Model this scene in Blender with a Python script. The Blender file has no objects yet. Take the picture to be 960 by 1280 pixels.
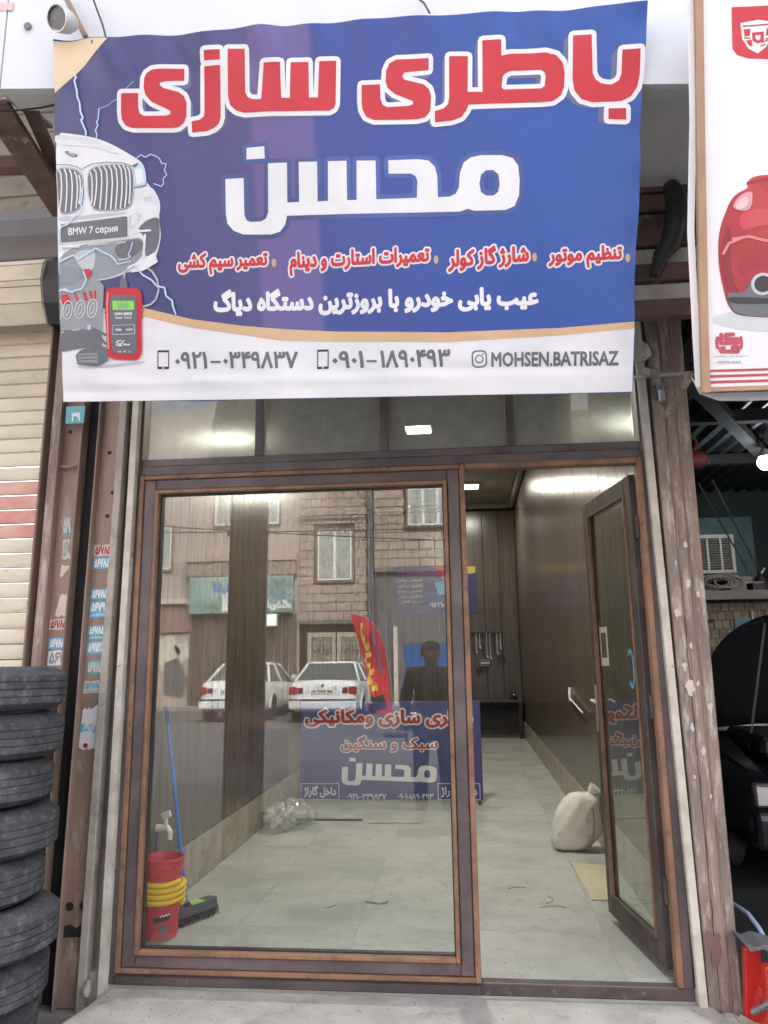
# Street view of a battery workshop front, built in metres: x along the facade, y into the shop, z up
import numpy as np
import bpy, bmesh, math, random, unicodedata
from math import sin, cos, pi, radians, sqrt
from mathutils import Vector, Matrix
from mathutils.geometry import delaunay_2d_cdt, tessellate_polygon
random.seed(7)
S = bpy.context.scene
COL = S.collection

# ------------------------------------------------------------------ camera
cd = bpy.data.cameras.new('camera')
cam = bpy.data.objects.new('camera', cd); COL.objects.link(cam)
cd.sensor_fit = 'VERTICAL'; cd.sensor_height = 36.0; cd.lens = 983.344/1280*36
cd.shift_y = -20/1280
cd.clip_start = 0.02; cd.clip_end = 800
Rr = Vector((0.99451575, 0.10383689, -0.01250332)); Uu = Vector((0.03319134, -0.1999828, 0.97923706)); Ff = Vector((-0.09918048, 0.97428167, 0.20233253))
mw = Matrix.Identity(4)
for i in range(3):
    mw[i][0] = Rr[i]; mw[i][1] = Uu[i]; mw[i][2] = -Ff[i]
mw[0][3], mw[1][3], mw[2][3] = 1.5709, -3.6624, 1.3217
cam.matrix_world = mw
S.camera = cam

# ------------------------------------------------------------------ sky, sun, exposure
SUN_EL, SUN_AZ = radians(50), radians(28)
W = bpy.data.worlds.new('World'); S.world = W; W.use_nodes = True
nt = W.node_tree; nt.nodes.clear()
sky = nt.nodes.new('ShaderNodeTexSky'); sky.sky_type = 'NISHITA'; sky.sun_disc = False
sky.sun_elevation = SUN_EL; sky.sun_rotation = SUN_AZ; sky.air_density = 0.7; sky.dust_density = 9.0; sky.ozone_density = 0.3
bg = nt.nodes.new('ShaderNodeBackground'); bg.inputs[1].default_value = 0.15
wo = nt.nodes.new('ShaderNodeOutputWorld')
hs = nt.nodes.new('ShaderNodeHueSaturation'); hs.inputs['Saturation'].default_value = .4     # thin high cloud: the blue is washed out
nt.links.new(sky.outputs[0], hs.inputs['Color']); nt.links.new(hs.outputs[0], bg.inputs[0]); nt.links.new(bg.outputs[0], wo.inputs[0])
sl = bpy.data.lights.new('sun', 'SUN'); sl.energy = 0.5; sl.angle = radians(25); sl.color = (1.0, 0.96, 0.9)
so = bpy.data.objects.new('sun', sl); COL.objects.link(so)
dv = Vector((sin(SUN_AZ)*cos(SUN_EL), cos(SUN_AZ)*cos(SUN_EL), sin(SUN_EL)))   # towards the sun
so.rotation_euler = dv.to_track_quat('Z', 'Y').to_euler(); so.location = (0, -10, 30)
S.view_settings.view_transform = 'Standard'; S.view_settings.look = 'None'
S.view_settings.exposure = 3.1; S.view_settings.gamma = 1.0
S.render.engine = 'CYCLES'
S.cycles.use_denoising = True
S.cycles.max_bounces = 10; S.cycles.diffuse_bounces = 5; S.cycles.glossy_bounces = 5; S.cycles.transparent_max_bounces = 16
S.cycles.caustics_reflective = False; S.cycles.caustics_refractive = False
S.cycles.sample_clamp_indirect = 6

# ------------------------------------------------------------------ materials
MATS = {}
def mat(name, c1, c2=None, scale=4, rough=.6, rvar=.12, bump=.15, bscale=60, metal=0, stretch=(1, 1, 1), c3=None, spec=.5, cut=(.42, .62), coat=0, c3cut=(.62, .72), c3scale=None, det=6):
    """noise-varied principled material: c1/c2 blend, c3 sharp-edged patches of wear"""
    m = bpy.data.materials.new(name); m.use_nodes = True; t = m.node_tree; N = t.nodes; L = t.links
    b = N['Principled BSDF']
    tc = N.new('ShaderNodeTexCoord'); mp = N.new('ShaderNodeMapping'); mp.inputs['Scale'].default_value = stretch
    oi = N.new('ShaderNodeObjectInfo'); ad = N.new('ShaderNodeVectorMath'); ad.operation = 'ADD'
    sc_ = N.new('ShaderNodeVectorMath'); sc_.operation = 'SCALE'; sc_.inputs[0].default_value = (13.1, 7.7, 5.3)
    L.new(oi.outputs['Random'], sc_.inputs['Scale']); L.new(tc.outputs['Object'], ad.inputs[0]); L.new(sc_.outputs[0], ad.inputs[1])
    L.new(ad.outputs[0], mp.inputs['Vector'])
    def noise(s, d=det, r=.6):
        n = N.new('ShaderNodeTexNoise'); n.inputs['Scale'].default_value = s; n.inputs['Detail'].default_value = d; n.inputs['Roughness'].default_value = r
        L.new(mp.outputs[0], n.inputs['Vector']); return n
    def ramp(src, a, b_):
        r = N.new('ShaderNodeMapRange'); r.inputs[1].default_value = a; r.inputs[2].default_value = b_; L.new(src, r.inputs[0]); return r
    n1 = noise(scale)
    if c2 is None: c2 = tuple(x*.8 for x in c1)
    mx = N.new('ShaderNodeMix'); mx.data_type = 'RGBA'
    mx.inputs[6].default_value = (*c1, 1); mx.inputs[7].default_value = (*c2, 1)
    L.new(ramp(n1.outputs[0], *cut).outputs[0], mx.inputs[0]); col = mx.outputs[2]
    if c3 is not None:
        n3 = noise(c3scale or scale*3, 8, .7); r3 = ramp(n3.outputs[0], *c3cut)
        m3 = N.new('ShaderNodeMix'); m3.data_type = 'RGBA'; m3.inputs[7].default_value = (*c3, 1)
        L.new(r3.outputs[0], m3.inputs[0]); L.new(col, m3.inputs[6]); col = m3.outputs[2]
    L.new(col, b.inputs['Base Color'])
    rr = N.new('ShaderNodeMapRange'); rr.inputs[3].default_value = max(.03, rough-rvar); rr.inputs[4].default_value = min(1, rough+rvar)
    n2 = noise(scale*2.3); L.new(n2.outputs[0], rr.inputs[0]); L.new(rr.outputs[0], b.inputs['Roughness'])
    b.inputs['Metallic'].default_value = metal; b.inputs['Specular IOR Level'].default_value = spec
    b.inputs['Coat Weight'].default_value = coat
    if bump:
        nb = noise(bscale, 4); bp_ = N.new('ShaderNodeBump'); bp_.inputs['Strength'].default_value = bump; bp_.inputs['Distance'].default_value = .01
        L.new(nb.outputs[0], bp_.inputs['Height']); L.new(bp_.outputs[0], b.inputs['Normal'])
    MATS[name] = m
    return m
def flat(name, c, rough=.5, metal=0, spec=.5):
    m = bpy.data.materials.new(name); m.use_nodes = True; b = m.node_tree.nodes['Principled BSDF']
    b.inputs['Base Color'].default_value = (*c, 1); b.inputs['Roughness'].default_value = rough; b.inputs['Metallic'].default_value = metal; b.inputs['Specular IOR Level'].default_value = spec
    MATS[name] = m; return m
def lit(name, c, strength):
    m = bpy.data.materials.new(name); m.use_nodes = True; b = m.node_tree.nodes['Principled BSDF']
    b.inputs['Base Color'].default_value = (.8, .8, .8, 1); b.inputs['Emission Color'].default_value = (*c, 1); b.inputs['Emission Strength'].default_value = strength
    return m
def glass(name, tint, refl, dirt=.04, dcol=(.5, .48, .42), dmin=None):
    """thin window glass: see-through with a tint, mirror reflection by angle, a light film of dust"""
    m = bpy.data.materials.new(name); m.use_nodes = True; t = m.node_tree; N = t.nodes; L = t.links; N.clear()
    o = N.new('ShaderNodeOutputMaterial'); tr = N.new('ShaderNodeBsdfTransparent'); tr.inputs[0].default_value = (*tint, 1)
    gl = N.new('ShaderNodeBsdfGlossy'); gl.inputs['Roughness'].default_value = 0.0; gl.inputs['Color'].default_value = (.95, .97, .95, 1)
    lw = N.new('ShaderNodeFresnel'); lw.inputs[0].default_value = 1.5
    mr = N.new('ShaderNodeMath'); mr.operation = 'MULTIPLY_ADD'; mr.inputs[1].default_value = 1.3; mr.inputs[2].default_value = refl; mr.use_clamp = True
    L.new(lw.outputs[0], mr.inputs[0])
    mx = N.new('ShaderNodeMixShader'); L.new(mr.outputs[0], mx.inputs[0]); L.new(tr.outputs[0], mx.inputs[1]); L.new(gl.outputs[0], mx.inputs[2])
    df = N.new('ShaderNodeBsdfDiffuse'); df.inputs[0].default_value = (*dcol, 1)
    tc = N.new('ShaderNodeTexCoord'); ns = N.new('ShaderNodeTexNoise'); ns.inputs['Scale'].default_value = 9; ns.inputs['Detail'].default_value = 8; ns.inputs['Roughness'].default_value = .75
    L.new(tc.outputs['Object'], ns.inputs['Vector'])
    r = N.new('ShaderNodeMapRange'); r.inputs[1].default_value = .45; r.inputs[2].default_value = .8; r.inputs[3].default_value = dirt*.5 if dmin is None else dmin; r.inputs[4].default_value = dirt*3 if dmin is None else dmin*1.5
    L.new(ns.outputs[0], r.inputs[0])
    m2 = N.new('ShaderNodeMixShader'); L.new(r.outputs[0], m2.inputs[0]); L.new(mx.outputs[0], m2.inputs[1]); L.new(df.outputs[0], m2.inputs[2])
    ge = N.new('ShaderNodeNewGeometry'); t2 = N.new('ShaderNodeBsdfTransparent'); m3 = N.new('ShaderNodeMixShader')   # leaving the pane changes nothing more
    L.new(ge.outputs['Backfacing'], m3.inputs[0]); L.new(m2.outputs[0], m3.inputs[1]); L.new(t2.outputs[0], m3.inputs[2])
    L.new(m3.outputs[0], o.inputs[0]); return m

M = dict(
 frame=mat('painted steel frame', (.098, .074, .076), (.15, .118, .115), scale=4, rough=.55, c3=(.24, .2, .175), c3cut=(.6, .8), c3scale=34, bump=.35, det=12),
 rail=mat('brown weathered steel', (.062, .046, .045), (.1, .077, .07), scale=4, rough=.6, c3=(.24, .2, .17), c3cut=(.6, .75), c3scale=18, bump=.3),
 rust=mat('orange primer edge', (.29, .155, .088), (.2, .11, .07), scale=7, rough=.65, c3=(.11, .075, .06), c3cut=(.54, .68), c3scale=16, bump=.3),
 post=mat('dusty brown steel', (.33, .23, .185), (.24, .165, .135), scale=3, stretch=(1, 1, .35), rough=.7, c3=(.45, .39, .32), c3cut=(.56, .72), c3scale=9, bump=.4),
 postr=mat('peeling brown steel', (.3, .225, .185), (.2, .155, .14), scale=9, stretch=(1, 1, .22), rough=.8, c3=(.54, .48, .41), c3cut=(.5, .68), c3scale=26, det=14, bump=.5),
 plaster=mat('flaking cream plaster', (.64, .6, .52), (.5, .46, .39), scale=8, rough=.9, c3=(.2, .17, .15), c3cut=(.62, .68), c3scale=20, bump=.6, bscale=30),
 greyplaster=mat('grey weathered edge', (.4, .36, .31), (.28, .25, .22), scale=8, rough=.9, c3=(.42, .38, .32), c3cut=(.58, .66), c3scale=16, bump=.5, bscale=30),
 dark=mat('dark gap', (.02, .018, .018), rough=.9, bump=0),
 fascia=mat('white composite cladding', (.61, .63, .655), (.58, .6, .625), scale=2, rough=.45, bump=.02, c3=(.62, .6, .58), c3cut=(.68, .85)),
 soffit=mat('grey painted soffit', (.78, .76, .75), (.7, .68, .67), scale=3, rough=.8, bump=.2),
 slat=mat('cream painted shutter slat', (.68, .62, .48), (.58, .52, .39), scale=6, stretch=(.5, 1, 1), rough=.55, c3=(.34, .27, .18), c3cut=(.58, .78), c3scale=10, bump=.15, det=10),
 redslat=mat('red painted shutter slat', (.6, .24, .19), (.62, .42, .34), scale=5, stretch=(.5, 1, 1), rough=.6, c3=(.6, .52, .42), c3cut=(.6, .72), bump=.15),
 oldslat=mat('stained brown slat', (.2, .12, .1), (.12, .08, .07), scale=5, rough=.8, c3=(.42, .37, .3), c3cut=(.6, .7), bump=.3),
 hood=mat('grey sheet metal', (.17, .165, .17), (.13, .125, .13), scale=2, rough=.45, bump=.05, metal=.2),
 tyre=mat('dusty tyre rubber', (.052, .056, .063), (.085, .09, .099), scale=9, rough=.75, c3=(.18, .185, .195), c3cut=(.52, .72), c3scale=26, bump=.5, bscale=90, spec=.35),
 sill=mat('dusty pale marble', (.46, .435, .4), (.36, .34, .31), scale=5, rough=.6, c3=(.2, .18, .16), c3cut=(.54, .8), c3scale=7, bump=.2, det=14),
 tile=mat('cement grey floor tile', (.43, .435, .4), (.33, .34, .31), scale=2.2, rough=.5, rvar=.2, c3=(.24, .24, .215), c3cut=(.53, .78), c3scale=13, bump=.1, det=12),
 grout=mat('dark grout', (.42, .42, .39), rough=.9, bump=.2),
 stone=mat('veined skirting stone', (.42, .37, .3), (.3, .26, .21), scale=6, rough=.35, c3=(.2, .16, .13), c3cut=(.55, .66), c3scale=9, bump=.05),
 panel=mat('brown wall laminate', (.125, .098, .078), (.09, .072, .058), scale=5, stretch=(3, 3, .25), rough=.22, rvar=.08, c3=(.3, .26, .2), c3cut=(.66, .8), c3scale=10, bump=.04, bscale=30),
 ceiling=mat('off white ceiling board', (.5, .47, .4), rough=.8, bump=.05),
 white=mat('white plastic', (.75, .75, .73), (.68, .68, .66), rough=.4, bump=0),
 alu=mat('dull aluminium', (.55, .55, .55), (.42, .42, .42), rough=.4, metal=.8, bump=.05),
 asphalt=mat('dusty asphalt', (.12, .12, .12), (.095, .095, .093), scale=.8, rough=.85, c3=(.2, .19, .18), c3cut=(.6, .8), bump=.5, bscale=120),
 paving=mat('dusty concrete pavement', (.26, .25, .23), (.2, .19, .18), scale=2, rough=.85, c3=(.14, .13, .12), c3cut=(.62, .75), bump=.4, bscale=60),
 black=mat('black plastic', (.02, .02, .022), (.03, .03, .033), rough=.5, bump=.05),
 sack=mat('woven white sack', (.72, .7, .62), (.62, .59, .5), scale=5, rough=.85, c3=(.25, .21, .16), c3cut=(.6, .75), c3scale=7, bump=.5, bscale=120),
)
M['shaded_slat'] = mat('shaded weathered tan board', (.4, .35, .27), (.3, .26, .2), scale=4, stretch=(.5, 1, 1), rough=.7, c3=(.16, .12, .09), c3cut=(.54, .72), c3scale=8)  # slat tone darkened to put in the canopy's shade; sharp patches are dirt
M['glass'] = glass('dusty shop window glass', (.94, .975, .95), .04, .012)
M['glass_up'] = glass('fogged transom glass', (.7, .76, .68), .05, .3, (.46, .46, .41), .45)
M['glass_door'] = glass('dusty door glass', (.72, .82, .74), .05, .06)

# ------------------------------------------------------------------ object helpers
LOC = {}
def tag(o, label=None, cat=None, group=None, kind=None):
    if label: o['label'] = label
    if cat: o['category'] = cat
    if group: o['group'] = group
    if kind: o['kind'] = kind
    return o
def thing(name, label, cat, loc=(0, 0, 0), group=None):
    o = bpy.data.objects.new(name, None); COL.objects.link(o); o.empty_display_size = .1
    o.location = loc; LOC[o.name] = Vector(loc)
    return tag(o, label, cat, group)
def link(name, me, m, parent=None, loc=None):
    if m is not None and len(me.materials) == 0:
        for q in (m if isinstance(m, (list, tuple)) else [m]): me.materials.append(q)
    o = bpy.data.objects.new(name, me); COL.objects.link(o)
    base = LOC.get(parent.name, Vector()) if parent else Vector()
    if parent: o.parent = parent
    if loc is not None:
        o.location = Vector(loc) - base; LOC[o.name] = Vector(loc)
    else:
        LOC[o.name] = base.copy()
    return o
class MB:
    def __init__(s): s.v = []; s.f = []; s.mi = []; s.cm = 0
    def add(s, vs, fs):
        b = len(s.v); s.v += [tuple(x) for x in vs]; s.f += [tuple(b+i for i in f) for f in fs]; s.mi += [s.cm]*len(fs); return s
    def box(s, x0, x1, y0, y1, z0, z1):
        return s.add([(x0, y0, z0), (x1, y0, z0), (x1, y1, z0), (x0, y1, z0), (x0, y0, z1), (x1, y0, z1), (x1, y1, z1), (x0, y1, z1)],
                     [(0, 3, 2, 1), (4, 5, 6, 7), (0, 1, 5, 4), (1, 2, 6, 5), (2, 3, 7, 6), (3, 0, 4, 7)])
    def beam(s, a, b, w, h, up=(0, 0, 1)):
        a, b = Vector(a), Vector(b); d = (b-a).normalized(); u = Vector(up)
        if abs(d.dot(u)) > .98: u = Vector((0, 1, 0))
        r = d.cross(u).normalized(); u = r.cross(d)
        vs = [p + r*sx*w/2 + u*sz*h/2 for p in (a, b) for sx, sz in ((-1, -1), (1, -1), (1, 1), (-1, 1))]
        return s.add(vs, [(0, 1, 2, 3), (7, 6, 5, 4), (0, 4, 5, 1), (1, 5, 6, 2), (2, 6, 7, 3), (3, 7, 4, 0)])
    def prism(s, poly, f0, f1):
        """poly: 2D points; f0/f1 map (u,v) to the two end faces"""
        n = len(poly); vs = [f0(*p) for p in poly] + [f1(*p) for p in poly]
        tri = tessellate_polygon([[Vector((p[0], p[1], 0)) for p in poly]])
        return s.add(vs, [tuple(t) for t in tri] + [tuple(n+i for i in reversed(t)) for t in tri] + [(i, (i+1) % n, n+(i+1) % n, n+i) for i in range(n)])
    def tube(s, path, r, n=8, cap=True):
        P = [Vector(p) for p in path]; rings = []; prev = None
        for i, p in enumerate(P):
            d = (P[min(i+1, len(P)-1)] - P[max(i-1, 0)]).normalized()
            if prev is None:
                a = Vector((0, 0, 1)) if abs(d.z) < .9 else Vector((1, 0, 0))
            else: a = prev
            a = (a - d*a.dot(d)).normalized(); prev = a; b = d.cross(a)
            ri = r[i] if isinstance(r, (list, tuple)) else r
            rings.append([p + (a*cos(2*pi*k/n) + b*sin(2*pi*k/n))*ri for k in range(n)])
        vs = [v for g in rings for v in g]; fs = []
        for i in range(len(P)-1):
            for k in range(n): fs.append((i*n+k, i*n+(k+1) % n, (i+1)*n+(k+1) % n, (i+1)*n+k))
        if cap: fs += [tuple(reversed(range(n))), tuple((len(P)-1)*n+k for k in range(n))]
        return s.add(vs, fs)
    def lathe(s, prof, c=(0, 0, 0), n=24, f=None, close=False):
        """prof: (r,z) list about the z axis through c"""
        vs = []; m_ = len(prof)
        for k in range(n):
            a = 2*pi*k/n
            for j, (r, z) in enumerate(prof):
                rr = r + (f(k, j) if f else 0); vs.append((c[0]+rr*cos(a), c[1]+rr*sin(a), c[2]+z))
        fs = []
        for k in range(n):
            k2 = (k+1) % n
            for j in range(m_-1 if not close else m_):
                j2 = (j+1) % m_; fs.append((k*m_+j, k2*m_+j, k2*m_+j2, k*m_+j2))
        return s.add(vs, fs)
    def sphere(s, c, r, n=10, sc=(1, 1, 1)):
        prof = [(max(1e-4, r*sin(pi*i/n)), -r*cos(pi*i/n)) for i in range(n+1)]
        b = len(s.v); s.lathe(prof, (0, 0, 0), n*2)
        for i in range(b, len(s.v)): v = s.v[i]; s.v[i] = (c[0]+v[0]*sc[0], c[1]+v[1]*sc[1], c[2]+v[2]*sc[2])
        return s
    def build(s, name, m, parent=None, loc=None, bevel=0, smooth=False, seg=1, local=False, kind=None):
        base = Vector() if local else (Vector(loc) if loc is not None else (LOC.get(parent.name, Vector()) if parent else Vector()))
        me = bpy.data.meshes.new(name); me.from_pydata([tuple(Vector(v)-base) for v in s.v], [], s.f)
        if isinstance(m, (list, tuple)):
            for q in m: me.materials.append(q)
            me.polygons.foreach_set('material_index', s.mi)
        else: me.materials.append(m)
        bm = bmesh.new(); bm.from_mesh(me)
        bmesh.ops.recalc_face_normals(bm, faces=bm.faces)
        if bevel: bmesh.ops.bevel(bm, geom=list(bm.edges), offset=bevel, segments=seg, affect='EDGES', profile=.5, clamp_overlap=True)
        bm.to_mesh(me); bm.free()
        if smooth:
            me.polygons.foreach_set('use_smooth', [True]*len(me.polygons))
            if smooth != 'all':
                try: me.set_sharp_from_angle(angle=radians(40))
                except Exception: pass
        me.update()
        o = link(name, me, None, parent, loc)
        if kind: o['kind'] = kind
        return o
def copy_of(src, parent=None, loc=None, rot=None):
    c = src.copy(); COL.objects.link(c)
    if parent is not None: c.parent = parent
    if loc is not None:
        base = LOC.get(parent.name, Vector()) if parent is not None else Vector()
        c.location = Vector(loc)-base; LOC[c.name] = Vector(loc)
    if rot is not None: c.rotation_euler = rot
    return c
def copy_tree(o, parent=None):
    c = o.copy(); COL.objects.link(c)
    if parent is not None: c.parent = parent
    for ch in list(o.children): copy_tree(ch, c)
    return c
def piece_row(name, proto_mb, m, parent, locs, bevel=0, rots=None, smooth=False):
    """alike pieces sharing one mesh, each an object at its own place"""
    out = []; me = None
    for i, l in enumerate(locs):
        if me is None:
            o = proto_mb.build(name, m, parent, loc=l, bevel=bevel, local=True, smooth=smooth); me = o.data
        else: o = link(name, me, None, parent, loc=l)
        if rots: o.rotation_euler = rots[i]
        out.append(o)
    return out

# ------------------------------------------------------------------ flat print: 2D regions laid on a surface
class Surf:
    def __init__(s, P0, U, V, w=None):
        s.P0, s.U, s.V = Vector(P0), Vector(U), Vector(V); s.N = s.U.cross(s.V).normalized(); s.w = w
    def __call__(s, u, v, n=0):
        return s.P0 + s.U*u + s.V*v + s.N*(n + (s.w(u, v) if s.w else 0))
class VSurf(Surf):
    """vertical plane y = const, (u,v) = (x,z), facing -y"""
    def __init__(s, y): Surf.__init__(s, (0, y, 0), (1, 0, 0), (0, 0, 1))
class BSurf(Surf):
    """vertical plane seen from +y: faces +y (for the far side of the street)"""
    def __init__(s, y): Surf.__init__(s, (0, y, 0), (1, 0, 0), (0, 0, 1)); s.N = Vector((0, 1, 0))
def poly(*loops):
    """triangulate an outline (first) with holes"""
    P = [Vector((a, b, 0)) for l in loops for a, b in l]
    tri = tessellate_polygon([[Vector((a, b, 0)) for a, b in l] for l in loops])
    return [Vector((p.x, p.y)) for p in P], [tuple(t) for t in tri]
def union(V, F):
    V = list(V); T = []
    for f in F:
        a, b, c = V[f[0]], V[f[1]], V[f[2]]
        ar = sum(V[f[i]].x*V[f[(i+1) % len(f)]].y - V[f[(i+1) % len(f)]].x*V[f[i]].y for i in range(len(f)))
        if abs(ar) > 1e-12: T.append(tuple(f) if ar > 0 else tuple(reversed(f)))
    cnt = {}
    for f in T:
        for i in range(len(f)):
            a, b = f[i], f[(i+1) % len(f)]
            if cnt.get((b, a), 0) > 0: cnt[(b, a)] -= 1
            else: cnt[(a, b)] = cnt.get((a, b), 0)+1
    E = [e for e, k in cnt.items() for _ in range(k)]
    used = sorted({v for e in E for v in e}); ix = {v: k for k, v in enumerate(used)}
    return fill_nonzero([V[v] for v in used], [(ix[a], ix[b]) for a, b in E])
def fill_nonzero(P, E):
    """fill outlines (points P, directed edges E) by the non-zero rule"""
    r = delaunay_2d_cdt(P, list(set(E)), [], 0, 1e-7); Vn, F = r[0], r[2]
    if not F: return [], []
    A = np.array([P[a][:] for a, b in E]); B = np.array([P[b][:] for a, b in E])
    C = np.array([((Vn[f[0]].x+Vn[f[1]].x+Vn[f[2]].x)/3, (Vn[f[0]].y+Vn[f[1]].y+Vn[f[2]].y)/3) for f in F])
    w = []
    for k in range(0, len(C), 2000):
        cx, cy = C[k:k+2000, 0:1], C[k:k+2000, 1:2]
        up = (A[:, 1] <= cy) & (B[:, 1] > cy); dn = (A[:, 1] > cy) & (B[:, 1] <= cy)
        side = (B[:, 0]-A[:, 0])*(cy-A[:, 1])-(cx-A[:, 0])*(B[:, 1]-A[:, 1])
        w += list((up & (side > 0)).sum(1)-(dn & (side < 0)).sum(1))
    return Vn, [f for f, k in zip(F, w) if k != 0]
def soft(l, k=2):
    """round off an outline by cutting its corners"""
    for _ in range(k):
        o = []
        for i in range(len(l)):
            (a, b), (c, d) = l[i], l[(i+1) % len(l)]; o += [(a*.75+c*.25, b*.75+d*.25), (a*.25+c*.75, b*.25+d*.75)]
        l = o
    return l
def disc(c, r, n=8): return [(c[0]+r*cos(2*pi*k/n), c[1]+r*sin(2*pi*k/n)) for k in range(n)]
def dilate(VF, r, n=8, ry=None):
    """grow a 2D region by r: every outline edge pushes a quad outwards, corners are filled with fans"""
    V, F = VF; V = list(V); T = []
    for f in F:
        ar = sum(V[f[i]].x*V[f[(i+1) % len(f)]].y - V[f[(i+1) % len(f)]].x*V[f[i]].y for i in range(len(f)))
        if abs(ar) > 1e-13: T.append(tuple(f) if ar > 0 else tuple(reversed(f)))
    E = {}
    for f in T:
        for i in range(len(f)): E[(f[i], f[(i+1) % len(f)])] = 1
    B = [(a, b) for a, b in E if (b, a) not in E and (V[b]-V[a]).length > 1e-7]
    nrm = {}; out = {}; inn = {}
    for a, b in B:
        d = (V[b]-V[a]).normalized(); nrm[(a, b)] = Vector((d.y, -d.x)); out.setdefault(a, []).append((a, b)); inn.setdefault(b, []).append((a, b))
    st_pt = {}; en_pt = {}; G = list(T)
    for v in set(out) | set(inn):
        oe, ie = out.get(v, []), inn.get(v, [])
        if len(oe) == 1 and len(ie) == 1:
            n0, n1 = nrm[ie[0]], nrm[oe[0]]; cr_ = n0.x*n1.y-n0.y*n1.x; dt = n0.dot(n1)
            if cr_ > .25 or dt < -.2:
                ang = math.atan2(cr_, dt) if cr_ > 0 else pi; k = max(1, int(ang/.7)); ids = []
                for q in range(k+1):
                    a_ = ang*q/k; V.append(V[v]+Vector((n0.x*cos(a_)-n0.y*sin(a_), n0.x*sin(a_)+n0.y*cos(a_)))*r); ids.append(len(V)-1)
                for q in range(k): G.append((v, ids[q], ids[q+1]))
                en_pt[ie[0]] = ids[0]; st_pt[oe[0]] = ids[-1]
            else:
                m_ = (n0+n1); m_ = m_/max(.6, m_.dot(n0)); V.append(V[v]+m_*r); en_pt[ie[0]] = st_pt[oe[0]] = len(V)-1
        else:
            for e in ie: V.append(V[v]+nrm[e]*r); en_pt[e] = len(V)-1
            for e in oe: V.append(V[v]+nrm[e]*r); st_pt[e] = len(V)-1
    for e in B:
        a, b = e; s_, t_ = st_pt[e], en_pt[e]
        G += [(a, s_, t_), (a, t_, b)]
    return union(V, G)
def strokes(lines, r):
    """union of thick polylines"""
    V = []; F = []
    for l in lines:
        l = [Vector(p) for p in l]
        for i in range(len(l)-1):
            d = l[i+1]-l[i]
            if d.length < 1e-9: continue
            d.normalize(); nn = Vector((-d.y, d.x))*r; k = len(V)
            V += [l[i]+nn, l[i]-nn, l[i+1]-nn, l[i+1]+nn]; F.append((k, k+1, k+2, k+3))
        for p in l: k = len(V); V += [p+Vector((r*cos(2*pi*j/6), r*sin(2*pi*j/6))) for j in range(6)]; F.append(tuple(range(k, k+6)))
    return union(V, F)
def merge(*VF):
    V = []; F = []
    for v, f in VF:
        b = len(V); V += list(v); F += [tuple(b+i for i in q) for q in f]
    return V, F
FT = {}
for c_ in list(range(0xFB50, 0xFC00))+list(range(0xFE80, 0xFEFD)):
    d_ = unicodedata.decomposition(chr(c_)).split()
    if len(d_) == 2 and d_[0] in ('<isolated>', '<initial>', '<medial>', '<final>'): FT.setdefault(chr(int(d_[1], 16)), {})[d_[0][1:-1]] = chr(c_)
def shape_text(s):
    out = []; n = len(s)
    for i, c in enumerate(s):
        if c not in FT: out.append(c); continue
        pv = i > 0 and s[i-1] in FT and 'initial' in FT[s[i-1]] and 'final' in FT[c]
        nx = i+1 < n and 'initial' in FT[c] and s[i+1] in FT and 'final' in FT[s[i+1]]
        k = 'medial' if pv and nx else 'final' if pv else 'initial' if nx else 'isolated'
        out.append(FT[c].get(k, FT[c].get('isolated', c)))
    t = ''.join(reversed(out)); res = ''; run = ''
    for c in t:                                   # numbers still read left to right
        if c in '۰۱۲۳۴۵۶۷۸۹': run = c+run
        else: res += run+c; run = ''
    return res+run
GC = {}
def glyphs(body, bold=0.0, res=2, rtl=True):
    if (body, bold, res) not in GC: GC[(body, bold, res)] = glyphs_(body, bold, res, rtl)
    return GC[(body, bold, res)]
def glyphs_(body, bold=0.0, res=2, rtl=True):
    cu = bpy.data.curves.new('t', 'FONT'); cu.body = shape_text(body) if rtl else body; cu.resolution_u = res; cu.dimensions = '2D'; cu.fill_mode = 'NONE'
    o = bpy.data.objects.new('t', cu); COL.objects.link(o)
    m = o.to_mesh()
    P = [Vector((v.co.x, v.co.y)) for v in m.vertices]; E = [tuple(e.vertices) for e in m.edges]
    o.to_mesh_clear(); bpy.data.objects.remove(o); bpy.data.curves.remove(cu)
    nb = {}
    for a, b in E: nb.setdefault(a, []).append(b); nb.setdefault(b, []).append(a)
    seen = set(); D_ = []
    for st_ in sorted(nb):
        if st_ in seen: continue
        loop = [st_]; seen.add(st_); cur = st_+1 if st_+1 in nb[st_] else nb[st_][0]; prev = st_
        while cur not in seen:
            loop.append(cur); seen.add(cur); nx_ = [q for q in nb[cur] if q != prev]; prev = cur
            if not nx_: break
            cur = nx_[0]
        D_ += [(loop[k], loop[(k+1) % len(loop)]) for k in range(len(loop))]
    V, F = fill_nonzero(P, D_)
    if bold: V, F = dilate((V, F), bold, 6)
    return V, F
def fit(VF, quad, ref=None):
    """stretch 2D shapes so their box fills quad = TL, TR, BR, BL"""
    V, F = VF; R_ = ref[0] if ref else V
    x0 = min(v.x for v in R_); x1 = max(v.x for v in R_); y0 = min(v.y for v in R_); y1 = max(v.y for v in R_)
    tl, tr, br, bl = [Vector(q) for q in quad]; out = []
    for v in V:
        s = (v.x-x0)/(x1-x0); t = (v.y-y0)/(y1-y0); out.append((bl*(1-s)+br*s)*(1-t) + (tl*(1-s)+tr*s)*t)
    return out, F
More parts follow.
